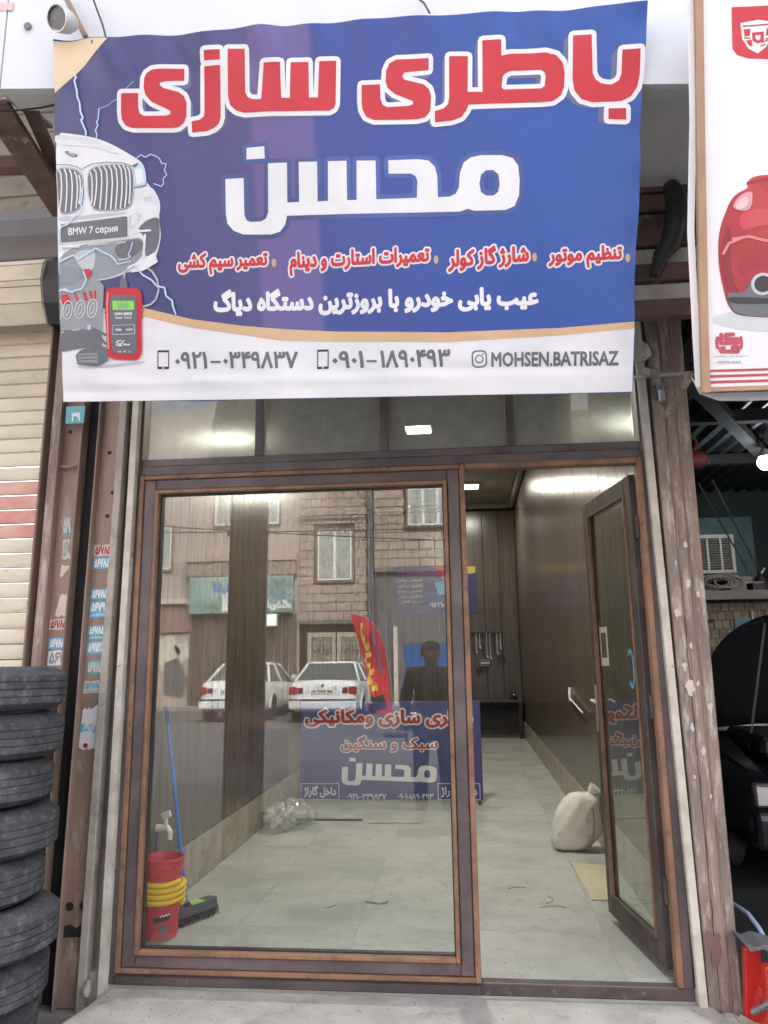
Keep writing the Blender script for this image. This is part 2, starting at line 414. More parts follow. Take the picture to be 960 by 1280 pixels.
def decal(name, VF, surf, n, m, parent, cut=0, kind=None):
    """lay 2D triangles on a surface at height n above it"""
    V, F = VF
    me = bpy.data.meshes.new(name); me.from_pydata([(v[0], v[1], 0) for v in V], [], F)
    bm = bmesh.new(); bm.from_mesh(me)
    if cut:
        xs = [v[0] for v in V]; ys = [v[1] for v in V]
        for ax, lo, hi in ((0, min(xs), max(xs)), (1, min(ys), max(ys))):
            k = math.ceil(lo/cut)
            while k*cut < hi:
                co = [0, 0, 0]; co[ax] = k*cut; no = [0, 0, 0]; no[ax] = 1
                bmesh.ops.bisect_plane(bm, geom=bm.verts[:]+bm.edges[:]+bm.faces[:], dist=1e-6, plane_co=co, plane_no=no); k += 1
    base = LOC.get(parent.name, Vector()) if parent else Vector()
    for v in bm.verts: v.co = surf(v.co.x, v.co.y, n) - base
    bm.normal_update()
    fl = [f for f in bm.faces if f.normal.dot(surf.N) < 0]
    if fl: bmesh.ops.reverse_faces(bm, faces=fl)
    bm.to_mesh(me); bm.free()
    if cut: me.polygons.foreach_set('use_smooth', [True]*len(me.polygons))
    o = link(name, me, m, parent)
    if kind: o['kind'] = kind
    return o
def ink(name, c, rough=.4): return mat('print '+name, c, tuple(x*.94 for x in c), scale=6, rough=rough, rvar=.05, bump=.03, bscale=300)
INK = dict(red=ink('red', (.53, .022, .038)), white=ink('white', (.74, .76, .79)), grey=ink('grey', (.13, .14, .17)), lgrey=ink('light grey', (.5, .54, .58)),
           blue=ink('blue', (.08, .16, .55)), dblue=ink('slate', (.12, .14, .28)), tan=ink('tan', (.62, .42, .25)), cream=ink('cream', (.78, .62, .42)), black=ink('black', (.03, .03, .035)),
           gold=ink('gold', (.5, .36, .2)), green=ink('green', (.25, .7, .1)), bolt=ink('pale blue', (.5, .68, .85)), yellow=ink('yellow', (.75, .6, .1)), teal=ink('teal', (.1, .35, .42)), maroon=ink('maroon', (.45, .06, .1)),
           sky=ink('sky blue', (.12, .4, .62)), paper=ink('paper', (.6, .56, .47)), dred=ink('dark red', (.38, .02, .03)), pink=ink('pink', (.6, .12, .35)), navy=ink('navy', (.05, .055, .17)), mgrey=ink('mid grey', (.27, .3, .33)))

# ================================================================== SETTING
road = MB().box(-150, 150, -20.0, -.42, -.6, -.15).build('road', M['asphalt']); tag(road, kind='structure', label='dusty grey asphalt street in front of the shops')
kerb = MB().box(-150, 150, -20.15, -20.0, -.6, -.03).build('kerb', M['paving'], bevel=.01); tag(kerb, kind='structure', label='concrete kerb on the far side of the street')
pv = MB().box(-150, 150, -150, -20.15, -.6, -.034).build('pavement', M['paving']); tag(pv, kind='structure', label='dusty pavement across the street')
gr = MB().box(-150, 150, -.42, 150, -.6, -.155).build('ground', M['paving']); tag(gr, kind='structure', label='dusty concrete ground at the foot of the shops')

# ---- the shop room
XL, XR, YB, ZC = -.12, 2.48, 10.5, 4.06
fl = MB().box(XL, XR, -.03, YB, -.14, -.0022).build('shop_floor', M['grout']); tag(fl, kind='structure', label='grey tiled floor of the empty workshop')
locs = []; tx = [(XL, .5), (.385, .6), (.99, .6), (1.595, .6), (2.2, .275)]
for r_ in range(18):
    for x0, w_ in ((XL+.002, .49), (.375, .6), (.98, .6), (1.585, .6)): locs.append((x0, .02+r_*.583, 0, w_))
P0 = MB().box(0, .6, 0, .579, -.004, .0); lastm = {}
for x0, y0, z0, w_ in locs:
    if w_ not in lastm:
        o = MB().box(0, w_-.001, 0, .582, -.02, .0).build('floor_tile', M['tile'], fl, loc=(x0, y0, z0), local=True); lastm[w_] = o.data
    else: o = link('floor_tile', lastm[w_], None, fl, loc=(x0, y0, z0))
    o.location.z += random.uniform(-.0006, .0006)
for r_ in range(18):
    o = MB().box(0, .288, 0, .582, -.02, 0).build('floor_tile', M['tile'], fl, loc=(2.186, .02+r_*.583, 0), local=True) if r_ == 0 else link('floor_tile', lastq, None, fl, loc=(2.19, .02+r_*.583, 0))
    lastq = o.data
ce = MB().box(XL-.1, XR+.1, -.02, YB+.1, ZC, ZC+.12).build('ceiling', M['ceiling']); tag(ce, kind='structure', label='off white ceiling of the workshop')
def wall(name, label, mb): o = mb.build(name, M['dark']); tag(o, kind='structure', label=label); return o
wl = wall('wall_left', 'brown panelled left wall of the workshop', MB().box(XL-.14, XL-.014, .1, YB, -.14, ZC))
wr = wall('wall_right', 'glossy brown panelled right wall of the workshop', MB().box(XR+.014, XR+.1, .1, YB, -.14, ZC))
wb = wall('wall_back', 'brown panelled back wall of the workshop', MB().box(XL-.14, XR+.1, YB+.014, YB+.2, -.14, ZC))
pw = .297; npn = int((YB-.1)/.3)
piece_row('wall_panel', MB().box(0, .012, 0, pw, .262, ZC-.12), M['panel'], wl, [(XL-.012-random.uniform(0, .001), .1+.3*i, 0) for i in range(npn+1) if .1+.3*i+pw < YB+.01], bevel=.002)
piece_row('wall_panel', MB().box(0, .012, 0, pw, .262, ZC-.12), M['panel'], wr, [(XR+random.uniform(0, .001), .1+.3*i, 0) for i in range(npn+1) if .1+.3*i+pw < YB+.01], bevel=.002)
piece_row('wall_panel', MB().box(0, .28, 0, .012, .262, ZC-.14), M['panel'], wb, [(XL+.004+.2885*i, YB+random.uniform(0, .001), 0) for i in range(9)], bevel=.002)
st = MB().box(0, .014, 0, .596, 0, .258)
piece_row('skirting_stone', st, M['stone'], wl, [(XL-.012, .1+.6*i, 0) for i in range(17)], bevel=.002)
piece_row('skirting_stone', MB().box(-.012, .002, 0, .596, 0, .258), M['stone'], wr, [(XR, .1+.6*i, 0) for i in range(17)], bevel=.002)
piece_row('skirting_stone', MB().box(0, .516, -.002, .012, 0, .258), M['stone'], wb, [(XL+.004+.52*i, YB, 0) for i in range(5)], bevel=.002)
for nm, a in (('cornice', (XL, XL+.09, .1, YB)), ('cornice', (XR-.09, XR, .1, YB))):
    MB().box(*a, ZC-.1, ZC-.002).build(nm, M['ceiling'], ce, bevel=.02)
MB().box(XL+.09, XR-.09, YB-.09, YB, ZC-.1, ZC-.002).build('cornice', M['ceiling'], ce, bevel=.02)

def ceiling_lamp(loc, label, power):
    t = thing('ceiling_lamp', label, 'ceiling light', loc, 'square ceiling lamps in the workshop')
    x, y, z = loc
    MB().box(x-.17, x+.17, y-.17, y+.17, z-.045, z).build('lamp_housing', M['white'], t, bevel=.008)
    MB().box(x-.145, x+.145, y-.145, y+.145, z-.056, z-.044).build('diffuser', lit('lamp glow', (1, .97, .86), 2.5), t, bevel=.003)
    l = bpy.data.lights.new('lamp_light', 'AREA'); l.shape = 'SQUARE'; l.size = .28; l.energy = power; l.color = (1, .95, .82)
    lo = bpy.data.objects.new('lamp_light', l); COL.objects.link(lo); lo.parent = t; lo.location = (0, 0, -.065)
    return t
ceiling_lamp((1.679, 8.8, ZC), 'lit square ceiling lamp towards the back, seen through the open doorway', 4.5)
ceiling_lamp((1.07, 5.45, ZC), 'lit square ceiling lamp nearer the street, seen through the transom glass', 4.5)
ceiling_lamp((1.2, 2.3, ZC), 'square ceiling lamp just inside the entrance, hidden above the banner', 12)

# ================================================================== SHOP FRONT
sf = thing('shop_front', 'brown painted steel shop front with orange edged frames and a row of transom panes', 'shop front', (0, 0, -.05))
MB().box(-.066, 0, -.03, .04, -.05, 3.25).build('jamb', M['frame'], sf, bevel=.004)
MB().box(2.397, 2.44, -.03, .04, -.05, 3.25).build('jamb', M['frame'], sf, bevel=.004)
MB().box(0, 2.397, -.032, .04, 2.216, 2.262).build('head_rail', M['frame'], sf, bevel=.004)
MB().box(0, 2.397, -.024, .035, 2.262, 2.3).build('transom_rail', M['frame'], sf, bevel=.004)
MB().box(0, 2.397, -.03, .04, 3.1, 3.25).build('top_rail', M['frame'], sf, bevel=.004)
MB().box(-.066, 2.44, -.034, .045, -.052, -.002).build('threshold', M['rail'], sf, bevel=.005)
MB().box(-.0, 1.58, -.042, -.034, -.046, -.012).build('threshold_strip', M['rail'], sf, bevel=.002)
mx = [0, .588, 1.203, 1.806, 2.397]
for x in mx[1:-1]: MB().box(x-.021, x+.021, -.026, .035, 2.3, 3.1).build('mullion', M['frame'], sf, bevel=.004)
for a, b in zip(mx[:-1], mx[1:]): MB().box(a+.02, b-.02, .004, .009, 2.3, 3.1).build('transom_pane', M['glass_up'], sf)
MB().box(1.585, 2.372, -.045, .02, 2.19, 2.217).build('door_edge_strip', M['rust'], sf, bevel=.003)
MB().box(2.372, 2.398, -.045, .02, -.0, 2.217).build('door_edge_strip', M['rust'], sf, bevel=.003)

# fixed glazed leaf on the left, bordered by two orange strips
fp_ = thing('glazed_panel', 'large fixed glass panel in a brown frame with orange inner and outer edges', 'glazed panel', (.78, 0, 0))
def ring(x0, x1, z0, z1, w, y0, y1, name, m, par, bev=.003, tr=None):
    tw = tr or w
    MB().box(x0, x0+w, y0, y1, z0, z1).build(name, m, par, bevel=bev)
    MB().box(x1-w, x1, y0, y1, z0, z1).build(name, m, par, bevel=bev)
    MB().box(x0+w, x1-w, y0, y1, z1-tw, z1).build(name, m, par, bevel=bev)
    MB().box(x0+w, x1-w, y0, y1, z0, z0+tw).build(name, m, par, bevel=bev)
ring(.001, 1.583, .0, 2.212, .024, -.05, .03, 'edge_strip', M['rust'], fp_, tr=.02)
ring(.025, 1.559, .02, 2.192, .06, -.042, .03, 'frame_rail', M['frame'], fp_, bev=.006, tr=.054)
ring(.085, 1.499, .074, 2.138, .018, -.056, .02, 'glazing_bead', M['rust'], fp_, tr=.018)
ring(.103, 1.481, .092, 2.12, .006, -.02, .01, 'rubber_seal', M['black'], fp_, bev=0)
MB().box(.1045, 1.4795, -.008, -.002, .0935, 2.1185).build('glass_pane', M['glass'], fp_)

# door leaf swung inwards
H = Vector((2.368, .045, 0)); E_ = Vector((2.262, .80, 0)); dw = (E_-H).length; dd = (E_-H).normalized(); dn = Vector((-dd.y, dd.x, 0))
if dn.x > 0: dn = -dn        # face turned to the room's left
leaf = thing('glass_door', 'narrow glazed door leaf swung open into the shop, brown steel frame', 'door', (H.x, H.y, .0))
class LB(MB):
    def box(s, u0, u1, n0, n1, z0, z1):
        b = len(s.v); MB.box(s, u0, u1, n0, n1, z0, z1)
        for i in range(b, len(s.v)):
            u, n, z = s.v[i]; p = H+dd*u+dn*n; s.v[i] = (p.x, p.y, z)
        return s
zb, zt, sw = .04, 2.155, .078
LB().box(0, sw, -.02, .02, zb, zt).build('stile', M['rail'], leaf, bevel=.004)
LB().box(dw-sw, dw, -.02, .02, zb, zt).build('stile', M['rail'], leaf, bevel=.004)
LB().box(sw, dw-sw, -.02, .02, zt-sw, zt).build('top_rail', M['rail'], leaf, bevel=.004)
LB().box(sw, dw-sw, -.02, .02, zb, zb+.09).build('bottom_rail', M['rail'], leaf, bevel=.004)
for a in ((sw, sw+.014, zb+.09, zt-sw), (dw-sw-.014, dw-sw, zb+.09, zt-sw)): LB().box(a[0], a[1], .006, .026, a[2], a[3]).build('glazing_bead', M['rust'], leaf, bevel=.002)
for a in ((zb+.09, zb+.104), (zt-sw-.014, zt-sw)): LB().box(sw+.014, dw-sw-.014, .006, .026, a[0], a[1]).build('glazing_bead', M['rail'], leaf, bevel=.002)
LB().box(sw+.002, dw-sw-.002, -.003, .003, zb+.092, zt-sw-.002).build('glass_pane', M['glass_door'], leaf)
lk = LB().box(dw-.055, dw-.025, .02, .028, .93, 1.17).build('lock_plate', M['alu'], leaf, bevel=.003)
def leafp(u, n, z): p = H+dd*u+dn*n; return (p.x, p.y, z)
MB().tube([leafp(dw-.04, .025, 1.09), leafp(dw-.04, .05, 1.09), leafp(dw-.12, .052, 1.085)], .007, 10).build('door_handle', M['white'], lk, smooth=True)
MB().tube([leafp(dw-.04, -.025, 1.09), leafp(dw-.04, -.05, 1.09), leafp(dw-.12, -.052, 1.085)], .007, 10).build('door_handle', M['white'], lk, smooth=True)
LS = Surf(H, dd, (0, 0, 1)); LS.N = dn
st1 = decal('paper_sticker', poly([(dw-.24, 1.27), (dw-.11, 1.27), (dw-.11, 1.47), (dw-.24, 1.47)], [(dw-.215, 1.31), (dw-.135, 1.31), (dw-.135, 1.44), (dw-.215, 1.44)]), LS, .0045, INK['paper'], leaf)
decal('blue_sticker', strokes([[(sw+.12+.035*cos(a), 1.26+.085*sin(a)) for a in [radians(50+26*k) for k in range(11)]]], .009), LS, .0045, INK['sky'], leaf)
for z in (.35, 1.1, 1.9):
    MB().tube([(H.x-.0, H.y-.035, z-.05), (H.x, H.y-.035, z+.05)], .011, 8).build('hinge', M['rail'], leaf, smooth=True)

# marble step in front
sl_ = MB().prism([(-.0, 0), (-.1, -.62), (2.62, -.62), (2.5, 0)], lambda u, v: (u, v-.045, -.15), lambda u, v: (u, v-.045, -.056)).build('door_step', M['sill'], bevel=.008)
tag(sl_, 'pale dusty marble step along the foot of the shop front', 'step')
cp = thing('concrete_lump', 'broken grey concrete lump at the foot of the right hand post', 'rubble', (2.56, -.12, -.15))
m_ = MB().sphere((2.57, -.14, -.12), .1, 7, (1.2, .8, .6))
for i, v in enumerate(m_.v): m_.v[i] = tuple(c+random.uniform(-.012, .012) for c in v)
m_.build('lump', M['greyplaster'], cp, smooth=True)

# wall above the transom and side returns behind the posts
fw = thing('facade_wall', 'grey rendered facade wall between canopy and transom, mostly behind the big banner', 'wall', (1.2, .2, 3.25))
MB().box(-.12, 2.5, .045, .2, 3.25, 5.2).build('render', M['soffit'], fw)
us = thing('sun_block_storey', 'unseen upper storey added to keep the sun off the shop front', 'building', (1, 5, 5.4))  # out-of-view mass, added to block the sun behind the shop
MB().box(-9, 10, .25, 11, 5.42, 8.2).build('wall', M['greyplaster'], us)
MB().box(-9.2, 10.2, .05, 11.2, 8.2, 8.35).build('roof_slab', M['greyplaster'], us)
piw = thing('pier_wall', 'grey masonry pier hidden behind the left steel channels', 'wall', (-.3, .2, -.15))
MB().box(-.50, -.068, .03, .3, -.15, 3.6).build('render', M['greyplaster'], piw)
piw2 = thing('pier_wall', 'masonry pier behind the peeling right hand post', 'wall', (2.56, .2, -.15))
MB().box(2.445, 2.6, .03, .3, -.15, 3.6).build('render', M['greyplaster'], piw2)

# plaster edge strips
def strip(label, pts0, pts1, y0, y1, name='plaster_strip', m=None):
    o = MB().prism([pts0[0], pts0[1], pts1[1], pts1[0]], lambda u, v: (u, y0, v), lambda u, v: (u, y1, v))
    o = o.build(name, m or M['plaster'], bevel=.003)
    return tag(o, label, 'plaster edge')
strip('flaking cream plaster edge left of the glazed front, beside the stickered channel', ((-.062, -.15), (-.03, -.15)), ((-.04, 3.3), (-.006+.0, 3.3)), -.075, -.031)
strip('flaking cream plaster edge right of the open doorway, beside the peeling post', ((2.445, -.15), (2.478, -.15)), ((2.395+.0, 3.3), (2.43, 3.3)), -.07, -.032)

# ---- left steel channels with stickers
def lean_box(mb, xa0, xa1, xb0, xb1, y0, y1, z0, z1):
    return mb.add([(xa0, y0, z0), (xa1, y0, z0), (xa1, y1, z0), (xa0, y1, z0), (xb0, y0, z1), (xb1, y0, z1), (xb1, y1, z1), (xb0, y1, z1)],
                  [(0, 3, 2, 1), (4, 5, 6, 7), (0, 1, 5, 4), (1, 2, 6, 5), (2, 3, 7, 6), (3, 0, 4, 7)])
ZT = 3.3
def chan(name, label, xl, xr, yw, yf, lips, m, mr):
    """xl,xr = (bottom,top) edges; web at yw, flanges out to yf"""
    t = thing(name, label, 'steel post', ((xl[0]+xr[0])/2, yw, -.15))
    a, b = lips
    lean_box(MB(), xl[0]+a, xr[0]-b, xl[1]+a, xr[1]-b, yw, yw+.02, -.15, ZT).build('web_plate', m, t)
    lean_box(MB(), xl[0], xl[0]+a, xl[1], xl[1]+a, yf, yw+.02, -.15, ZT).build('flange', m, t, bevel=.003)
    lean_box(MB(), xr[0]-b, xr[0], xr[1]-b, xr[1], yf, yw+.02, -.15, ZT).build('flange', mr, t, bevel=.003)
    return t
cB = chan('steel_channel', 'brown steel channel beside the glass front, covered in blue and white number stickers', (-.262, -.205), (-.118, -.062), -.03, -.075, (.008, .036), M['post'], M['greyplaster'])
cA = chan('steel_channel', 'brown steel channel nearer the roller shutter, a small blue number plate at its top', (-.455, -.415), (-.345, -.285), -.02, -.07, (.008, .008), M['post'], M['post'])
cG = chan('shutter_guide', 'reddish brown guide rail along the edge of the cream roller shutter', (-.545, -.505), (-.458, -.418), -.0, -.06, (.012, .04), M['post'], M['postr'])
gp = lean_box(MB(), -.345, -.262, -.285, -.205, .0, .02, -.15, ZT).build('gap_shade', M['dark'], cA)  # near-black plate stands in for the shade of the deep gap
def hole(par, x, z, y): MB().lathe([(.0001, 0), (.012, 0), (.012, .004), (.0001, .004)], (0, 0, 0), 10).build('bolt_hole', M['dark'], par)
def bolt(par, p, r=.008, m='dark'):
    x, y, z = p
    MB().tube([(x, y, z), (x, y-.006, z)], r, 8).build('bolt', M[m], par)
for p in ((-0.169, -0.031, 2.342), (-0.14, -0.031, 2.137), (-0.162, -0.031, 2.022)): bolt(cB, p, .009)
bolt(cA, (-0.387, -0.021, 2.462), .009)
MB().tube([(-0.42, -0.03, 2.282), (-0.375, -0.05, 2.271), (-0.327, -0.04, 2.28)], [.009, .006, .008], 7).build('weld_stub', M['postr'], cA, smooth=True)

digits = 'Number'
def sticker(par, y, q, base, inkc, body, n, torn=0, two=False):
    """q TL,TR,BR,BL in (x,z)"""
    tl, tr, br, bl = [Vector(p) for p in q]; k = 9
    top = [tl.lerp(tr, i/k)+Vector((0, -random.random()*torn)) for i in range(k+1)]; rt = [tr.lerp(br, i/3)+Vector((-random.random()*torn, 0)) for i in range(1, 3)]
    bot = [br.lerp(bl, i/k)+Vector((0, random.random()*torn)) for i in range(k+1)]
    P = [tuple(p) for p in top+rt+bot]
    s = decal('sticker', poly(P), VSurf(y), .0012+n*.0006, base, par)
    if body:
        def sub(a, b, c, d): return [tl.lerp(tr, a).lerp(bl.lerp(br, a), c), tl.lerp(tr, b).lerp(bl.lerp(br, b), c), tl.lerp(tr, b).lerp(bl.lerp(br, b), d), tl.lerp(tr, a).lerp(bl.lerp(br, a), d)]
        decal('lettering', fit(glyphs(body, .05), sub(.08, .95, .12, .62 if two else .85)), VSurf(y), .0022+n*.0006, inkc, s)
        if two: decal('lettering', fit(glyphs('تخلیه چاه لوله بازکنی', .02), sub(.08, .95, .7, .92)), VSurf(y), .0022+n*.0006, inkc, s)
    return s
yB = -.03
sticker(cB, yB, [(-0.219,1.882),(-0.122,1.883),(-0.122,1.824),(-0.219,1.823)], INK['paper'], INK['dred'], '۵۶۷۸۵۰', 0, .006)
sticker(cB, yB, [(-0.219,1.819),(-0.122,1.82),(-0.123,1.762),(-0.219,1.761)], INK['sky'], INK['white'], '۵۶۷۸۵۰', 1, .004)
sticker(cB, yB, [(-0.221,1.668),(-0.125,1.67),(-0.126,1.616),(-0.222,1.615)], INK['sky'], INK['white'], '۵۶۷۸۵۰', 0, .003)
sticker(cB, yB, [(-0.221,1.611),(-0.13,1.613),(-0.129,1.529),(-0.224,1.527)], INK['sky'], INK['white'], '۵۶۷۹۱', 1, .007, True)
sticker(cB, yB, [(-0.222,1.497),(-0.131,1.499),(-0.13,1.424),(-0.225,1.422)], INK['teal'], INK['white'], '۵۶۷۸۵۰', 0, .004, True)
sticker(cB, yB, [(-0.221,1.418),(-0.13,1.424),(-0.13,1.361),(-0.225,1.359)], INK['sky'], INK['white'], '۵۶۷۵۲۵۰', 1, .002)
sticker(cB, yB, [(-0.219,1.333),(-0.14,1.335),(-0.14,1.265),(-0.218,1.266)], INK['teal'], INK['paper'], '۵۶۷۸۵', 0, .006)
sticker(cB, yB, [(-0.224,1.237),(-0.13,1.24),(-0.131,1.181),(-0.228,1.175)], INK['paper'], INK['sky'], '۵۶۷۸۵۰', 0, .005, True)
ss = sticker(cB, yB, [(-0.224,1.113),(-0.136,1.134),(-0.145,0.923),(-0.234,0.923)], INK['white'], INK['mgrey'], None, 0, .018)
decal('blue_band', poly([(-0.234,1.034),(-0.211,1.045),(-0.228,0.998),(-0.235,0.998)]), VSurf(yB), .002, INK['sky'], ss)
decal('lettering', fit(glyphs('فوری ۲۴ ساعته', .03), [(-0.23,1.038),(-0.142,1.048),(-0.143,1.005),(-0.231,0.995)]), VSurf(yB), .0022, INK['sky'], ss)
decal('red_mark', poly(disc((-0.201, -0.03, 0.945)[::2], .012, 10)), VSurf(yB), .0022, INK['dred'], ss)
yA = -.02
sticker(cA, yA, [(-0.394,2.031),(-0.358,2.038),(-0.338,1.93),(-0.391,1.927)], INK['teal'], INK['paper'], '۵۶۷', 0, .008)
sticker(cA, yA, [(-0.386,1.919),(-0.349,1.918),(-0.338,1.815),(-0.382,1.809)], INK['paper'], INK['mgrey'], '۵۶۷', 0, .012)
sticker(cA, yA, [(-0.385,1.789),(-0.32,1.795),(-0.346,1.765),(-0.388,1.719)], INK['paper'], INK['mgrey'], None, 0, .01)
sticker(cA, yA, [(-0.379,1.649),(-0.334,1.652),(-0.338,1.537),(-0.399,1.538)], INK['paper'], INK['mgrey'], None, 0, .01)
sticker(cA, yA, [(-0.422,1.527),(-0.326,1.533),(-0.326,1.476),(-0.426,1.474)], INK['paper'], INK['dred'], '۵۶۷۸۵۰', 0, .004)
sticker(cA, yA, [(-0.423,1.44),(-0.327,1.442),(-0.327,1.386),(-0.423,1.384)], INK['sky'], INK['white'], '۵۶۷۸۵۰', 0, .003)
sticker(cA, yA, [(-0.419,1.38),(-0.327,1.382),(-0.329,1.308),(-0.421,1.305)], INK['white'], INK['mgrey'], '۵۶۷', 0, .005)
npl = lean_box(MB(), *[v for p in ((-0.385, -0.07, 2.485), (-0.288, -0.07, 2.481), (-0.387, -0.07, 2.577), (-0.286, -0.07, 2.572)) for v in (p[0],)], -.082, -.072, (-0.385, -0.07, 2.485)[2], (-0.387, -0.07, 2.577)[2]).build('number_plate', INK['teal'], cA, bevel=.002)
decal('lettering', fit(glyphs('۳۹', .05), [(-0.353,2.542),(-0.307,2.544),(-0.308,2.498),(-0.354,2.496)]), VSurf(-.083), .001, INK['white'], npl)
# oil mark painted on the channel's foot
for q_ in (disc((-0.229, -0.03, 0.259)[::2], .02, 9), disc((-0.166, -0.03, 0.263)[::2], .018, 9), [(-0.253,0.176),(-0.22,0.187),(-0.193,0.171),(-0.172,0.188),(-0.157,0.182),(-0.161,0.136),(-0.253,0.131)]): decal('black_paint_mark', poly(q_), VSurf(-.03), .0015, INK['black'], cB)
MB().tube([(-0.099, -0.076, -0.018), (-0.101, -0.09, -0.054), (-0.098, -0.1, -0.078)], [.012, .02, .012], 8).build('lug', M['postr'], cB, smooth=True)

# ---- right hand post of welded strips
rp = thing('steel_post', 'peeling brown steel post with weld seams right of the doorway', 'steel post', (2.56, -.02, -.15))
lean_box(MB(), 2.484, 2.530, 2.452, 2.512, -.066, .03, -.15, ZT).build('face_plate', M['postr'], rp, bevel=.005)
lean_box(MB(), 2.532, 2.566, 2.516, 2.556, -.072, .03, -.15, ZT).build('face_plate', M['postr'], rp, bevel=.005)
lean_box(MB(), 2.568, 2.612, 2.560, 2.625, -.064, .03, -.15, ZT).build('face_plate', M['postr'], rp, bevel=.006)
for xa, xb in ((2.531, 2.514), (2.567, 2.558)):
    pth = []; z = -.1
    while z < 3.2:
        t_ = (z+.15)/(ZT+.15); pth.append((xa+(xb-xa)*t_+random.uniform(-.002, .002), -.069, z)); z += .05
    MB().tube(pth, [random.uniform(.002, .006) for _ in pth], 5).build('weld_seam', M['post'], rp, smooth=True)
decal('paper_label', poly([(2.502,1.205),(2.513,1.218),(2.529,1.212),(2.53,1.188),(2.539,1.175),(2.521,1.162),(2.523,1.145),(2.504,1.152),(2.502,1.175),(2.493,1.188)]), VSurf(-.073), .002, INK['paper'], rp)
decal('purple_stain', poly([(2.481,0.213),(2.498,0.228),(2.512,0.219),(2.52,0.202),(2.538,0.223),(2.549,0.208),(2.543,0.179),(2.549,0.143),(2.529,0.102),(2.512,0.084),(2.503,0.119),(2.513,0.16),(2.49,0.148),(2.48,0.171)]), VSurf(-.073), .0012, mat('purple oil stain', (.17, .085, .09), (.21, .12, .11), rough=.7), rp)
decal('lettering', fit(glyphs('برقکار ۲۰۱', .02), [(2.489,1.835),(2.517,1.834),(2.498,1.61),(2.47,1.611)]), VSurf(-.067), .003, INK['mgrey'], rp)
rnd = random.Random(21)
for (px_, pz_) in ((2.50, 1.72), (2.545, 1.63), (2.49, 1.5), (2.585, 1.58), (2.535, 1.36), (2.5, 1.27), (2.55, 1.2), (2.592, 1.1), (2.51, 1.02), (2.545, .92), (2.55, 1.8), (2.5, .82), (2.56, .74)):
    a0 = rnd.uniform(.007, .016); q_ = [(px_+a0*rnd.uniform(.4, 1.1)*cos(k*pi/6), pz_+a0*1.8*rnd.uniform(.4, 1.1)*sin(k*pi/6)) for k in range(12)]
    decal('paper_remnant', poly(q_), VSurf(-.073), .0008, INK['paper'] if rnd.random() < .6 else INK['lgrey'], rp)
# bracket, chain lock and bars on it
bk = thing('tie_bar', 'horizontal grey bar tying the banners to the right hand post', 'bar', (2.48, -0.12, 2.885))
MB().beam((2.356, -0.15, 2.565), (2.615, -0.15, 2.571), .018, .018).build('bar', M['alu'], bk, bevel=.002)
MB().beam((2.431, -0.13, 2.603), (2.435, -0.25, 2.547), .035, .035).build('tube_stub', M['post'], bk, bevel=.002)
bar2 = MB().beam((2.336, -0.2, 2.857), (2.602, -0.14, 2.885), .016, .016).build('rod', M['post'], bevel=.003); tag(bar2, 'thin brown rod running from the big banner across the post', 'rod')
bar3 = MB().beam((2.562, -0.35, 2.503), (2.508, -0.12, 2.385), .028, .028).build('brace', M['postr'], bevel=.003); tag(bar3, 'short slanting square brace under the right banner corner', 'brace')
lkk = thing('padlock_latch', 'grimy grey latch and padlock hanging on the right post', 'latch', (2.486, -0.09, 2.51))
MB().beam((2.472, -0.085, 2.544), (2.481, -0.085, 2.474), .028, .02).build('latch_plate', M['hood'], lkk, bevel=.004)
MB().beam((2.495, -0.1, 2.518), (2.497, -0.1, 2.456), .03, .03).build('lock_body', M['alu'], lkk, bevel=.006)
MB().tube([(2.481, -0.1, 2.519), (2.483, -0.1, 2.546), (2.508, -0.1, 2.545), (2.506, -0.1, 2.518)], .004, 6).build('shackle', M['alu'], lkk, smooth=True)
cl_ = MB().sphere((2.416, -0.1, 2.706), .045, 7, (1, .6, 1.1))
for i, v in enumerate(cl_.v): cl_.v[i] = tuple(c+random.uniform(-.008, .008) for c in v)
o = cl_.build('plastic_bundle', M['plaster'], smooth=True); tag(o, 'scrunched pale plastic bundle tied behind the banner corner', 'bundle')
pc = MB().box(-.045, .045, -.01, .0, -.02, .02).build('paper_scrap', M['plaster'], loc=(2.468, -0.1, 2.996), local=True); pc.rotation_euler = (.4, .3, .2); tag(pc, 'bent scrap of cream paper stuck near the top of the right post', 'paper')

# ================================================================== CANOPY
ca = thing('canopy', 'white clad canopy fascia across the top with grey soffit', 'canopy', (1.2, -.6, 3.4))
def fz(x): return 3.548 + (3.331-3.548)*(x+.1)/2.44
for x0, x1, yy in ((-3.2, -.205, -1.103), (-.2, 2.9, -1.1), (2.905, 5.2, -1.1)):
    MB().add([(x0, yy, fz(x0)), (x1, yy, fz(x1)), (x1, yy+.03, fz(x1)), (x0, yy+.03, fz(x0)), (x0, yy, 5.4), (x1, yy, 5.4), (x1, yy+.03, 5.4), (x0, yy+.03, 5.4)],
             [(0, 3, 2, 1), (4, 5, 6, 7), (0, 1, 5, 4), (1, 2, 6, 5), (2, 3, 7, 6), (3, 0, 4, 7)]).build('fascia_panel', M['fascia'], ca)
MB().add([(-.2, -1.07, fz(-.2)), (2.9, -1.07, fz(2.9)), (2.9, -.96, fz(2.9)+.01), (-.2, -.96, fz(-.2)+.01), (-.2, -1.07, fz(-.2)+.03), (2.9, -1.07, fz(2.9)+.03), (2.9, -.96, fz(2.9)+.04), (-.2, -.96, fz(-.2)+.04)],
         [(0, 3, 2, 1), (4, 5, 6, 7), (0, 1, 5, 4), (1, 2, 6, 5), (2, 3, 7, 6), (3, 0, 4, 7)]).build('return_edge', M['fascia'], ca)
MB().box(.35, 3.2, -.96, -.36, 3.39, 3.42).build('soffit', M['soffit'], ca)
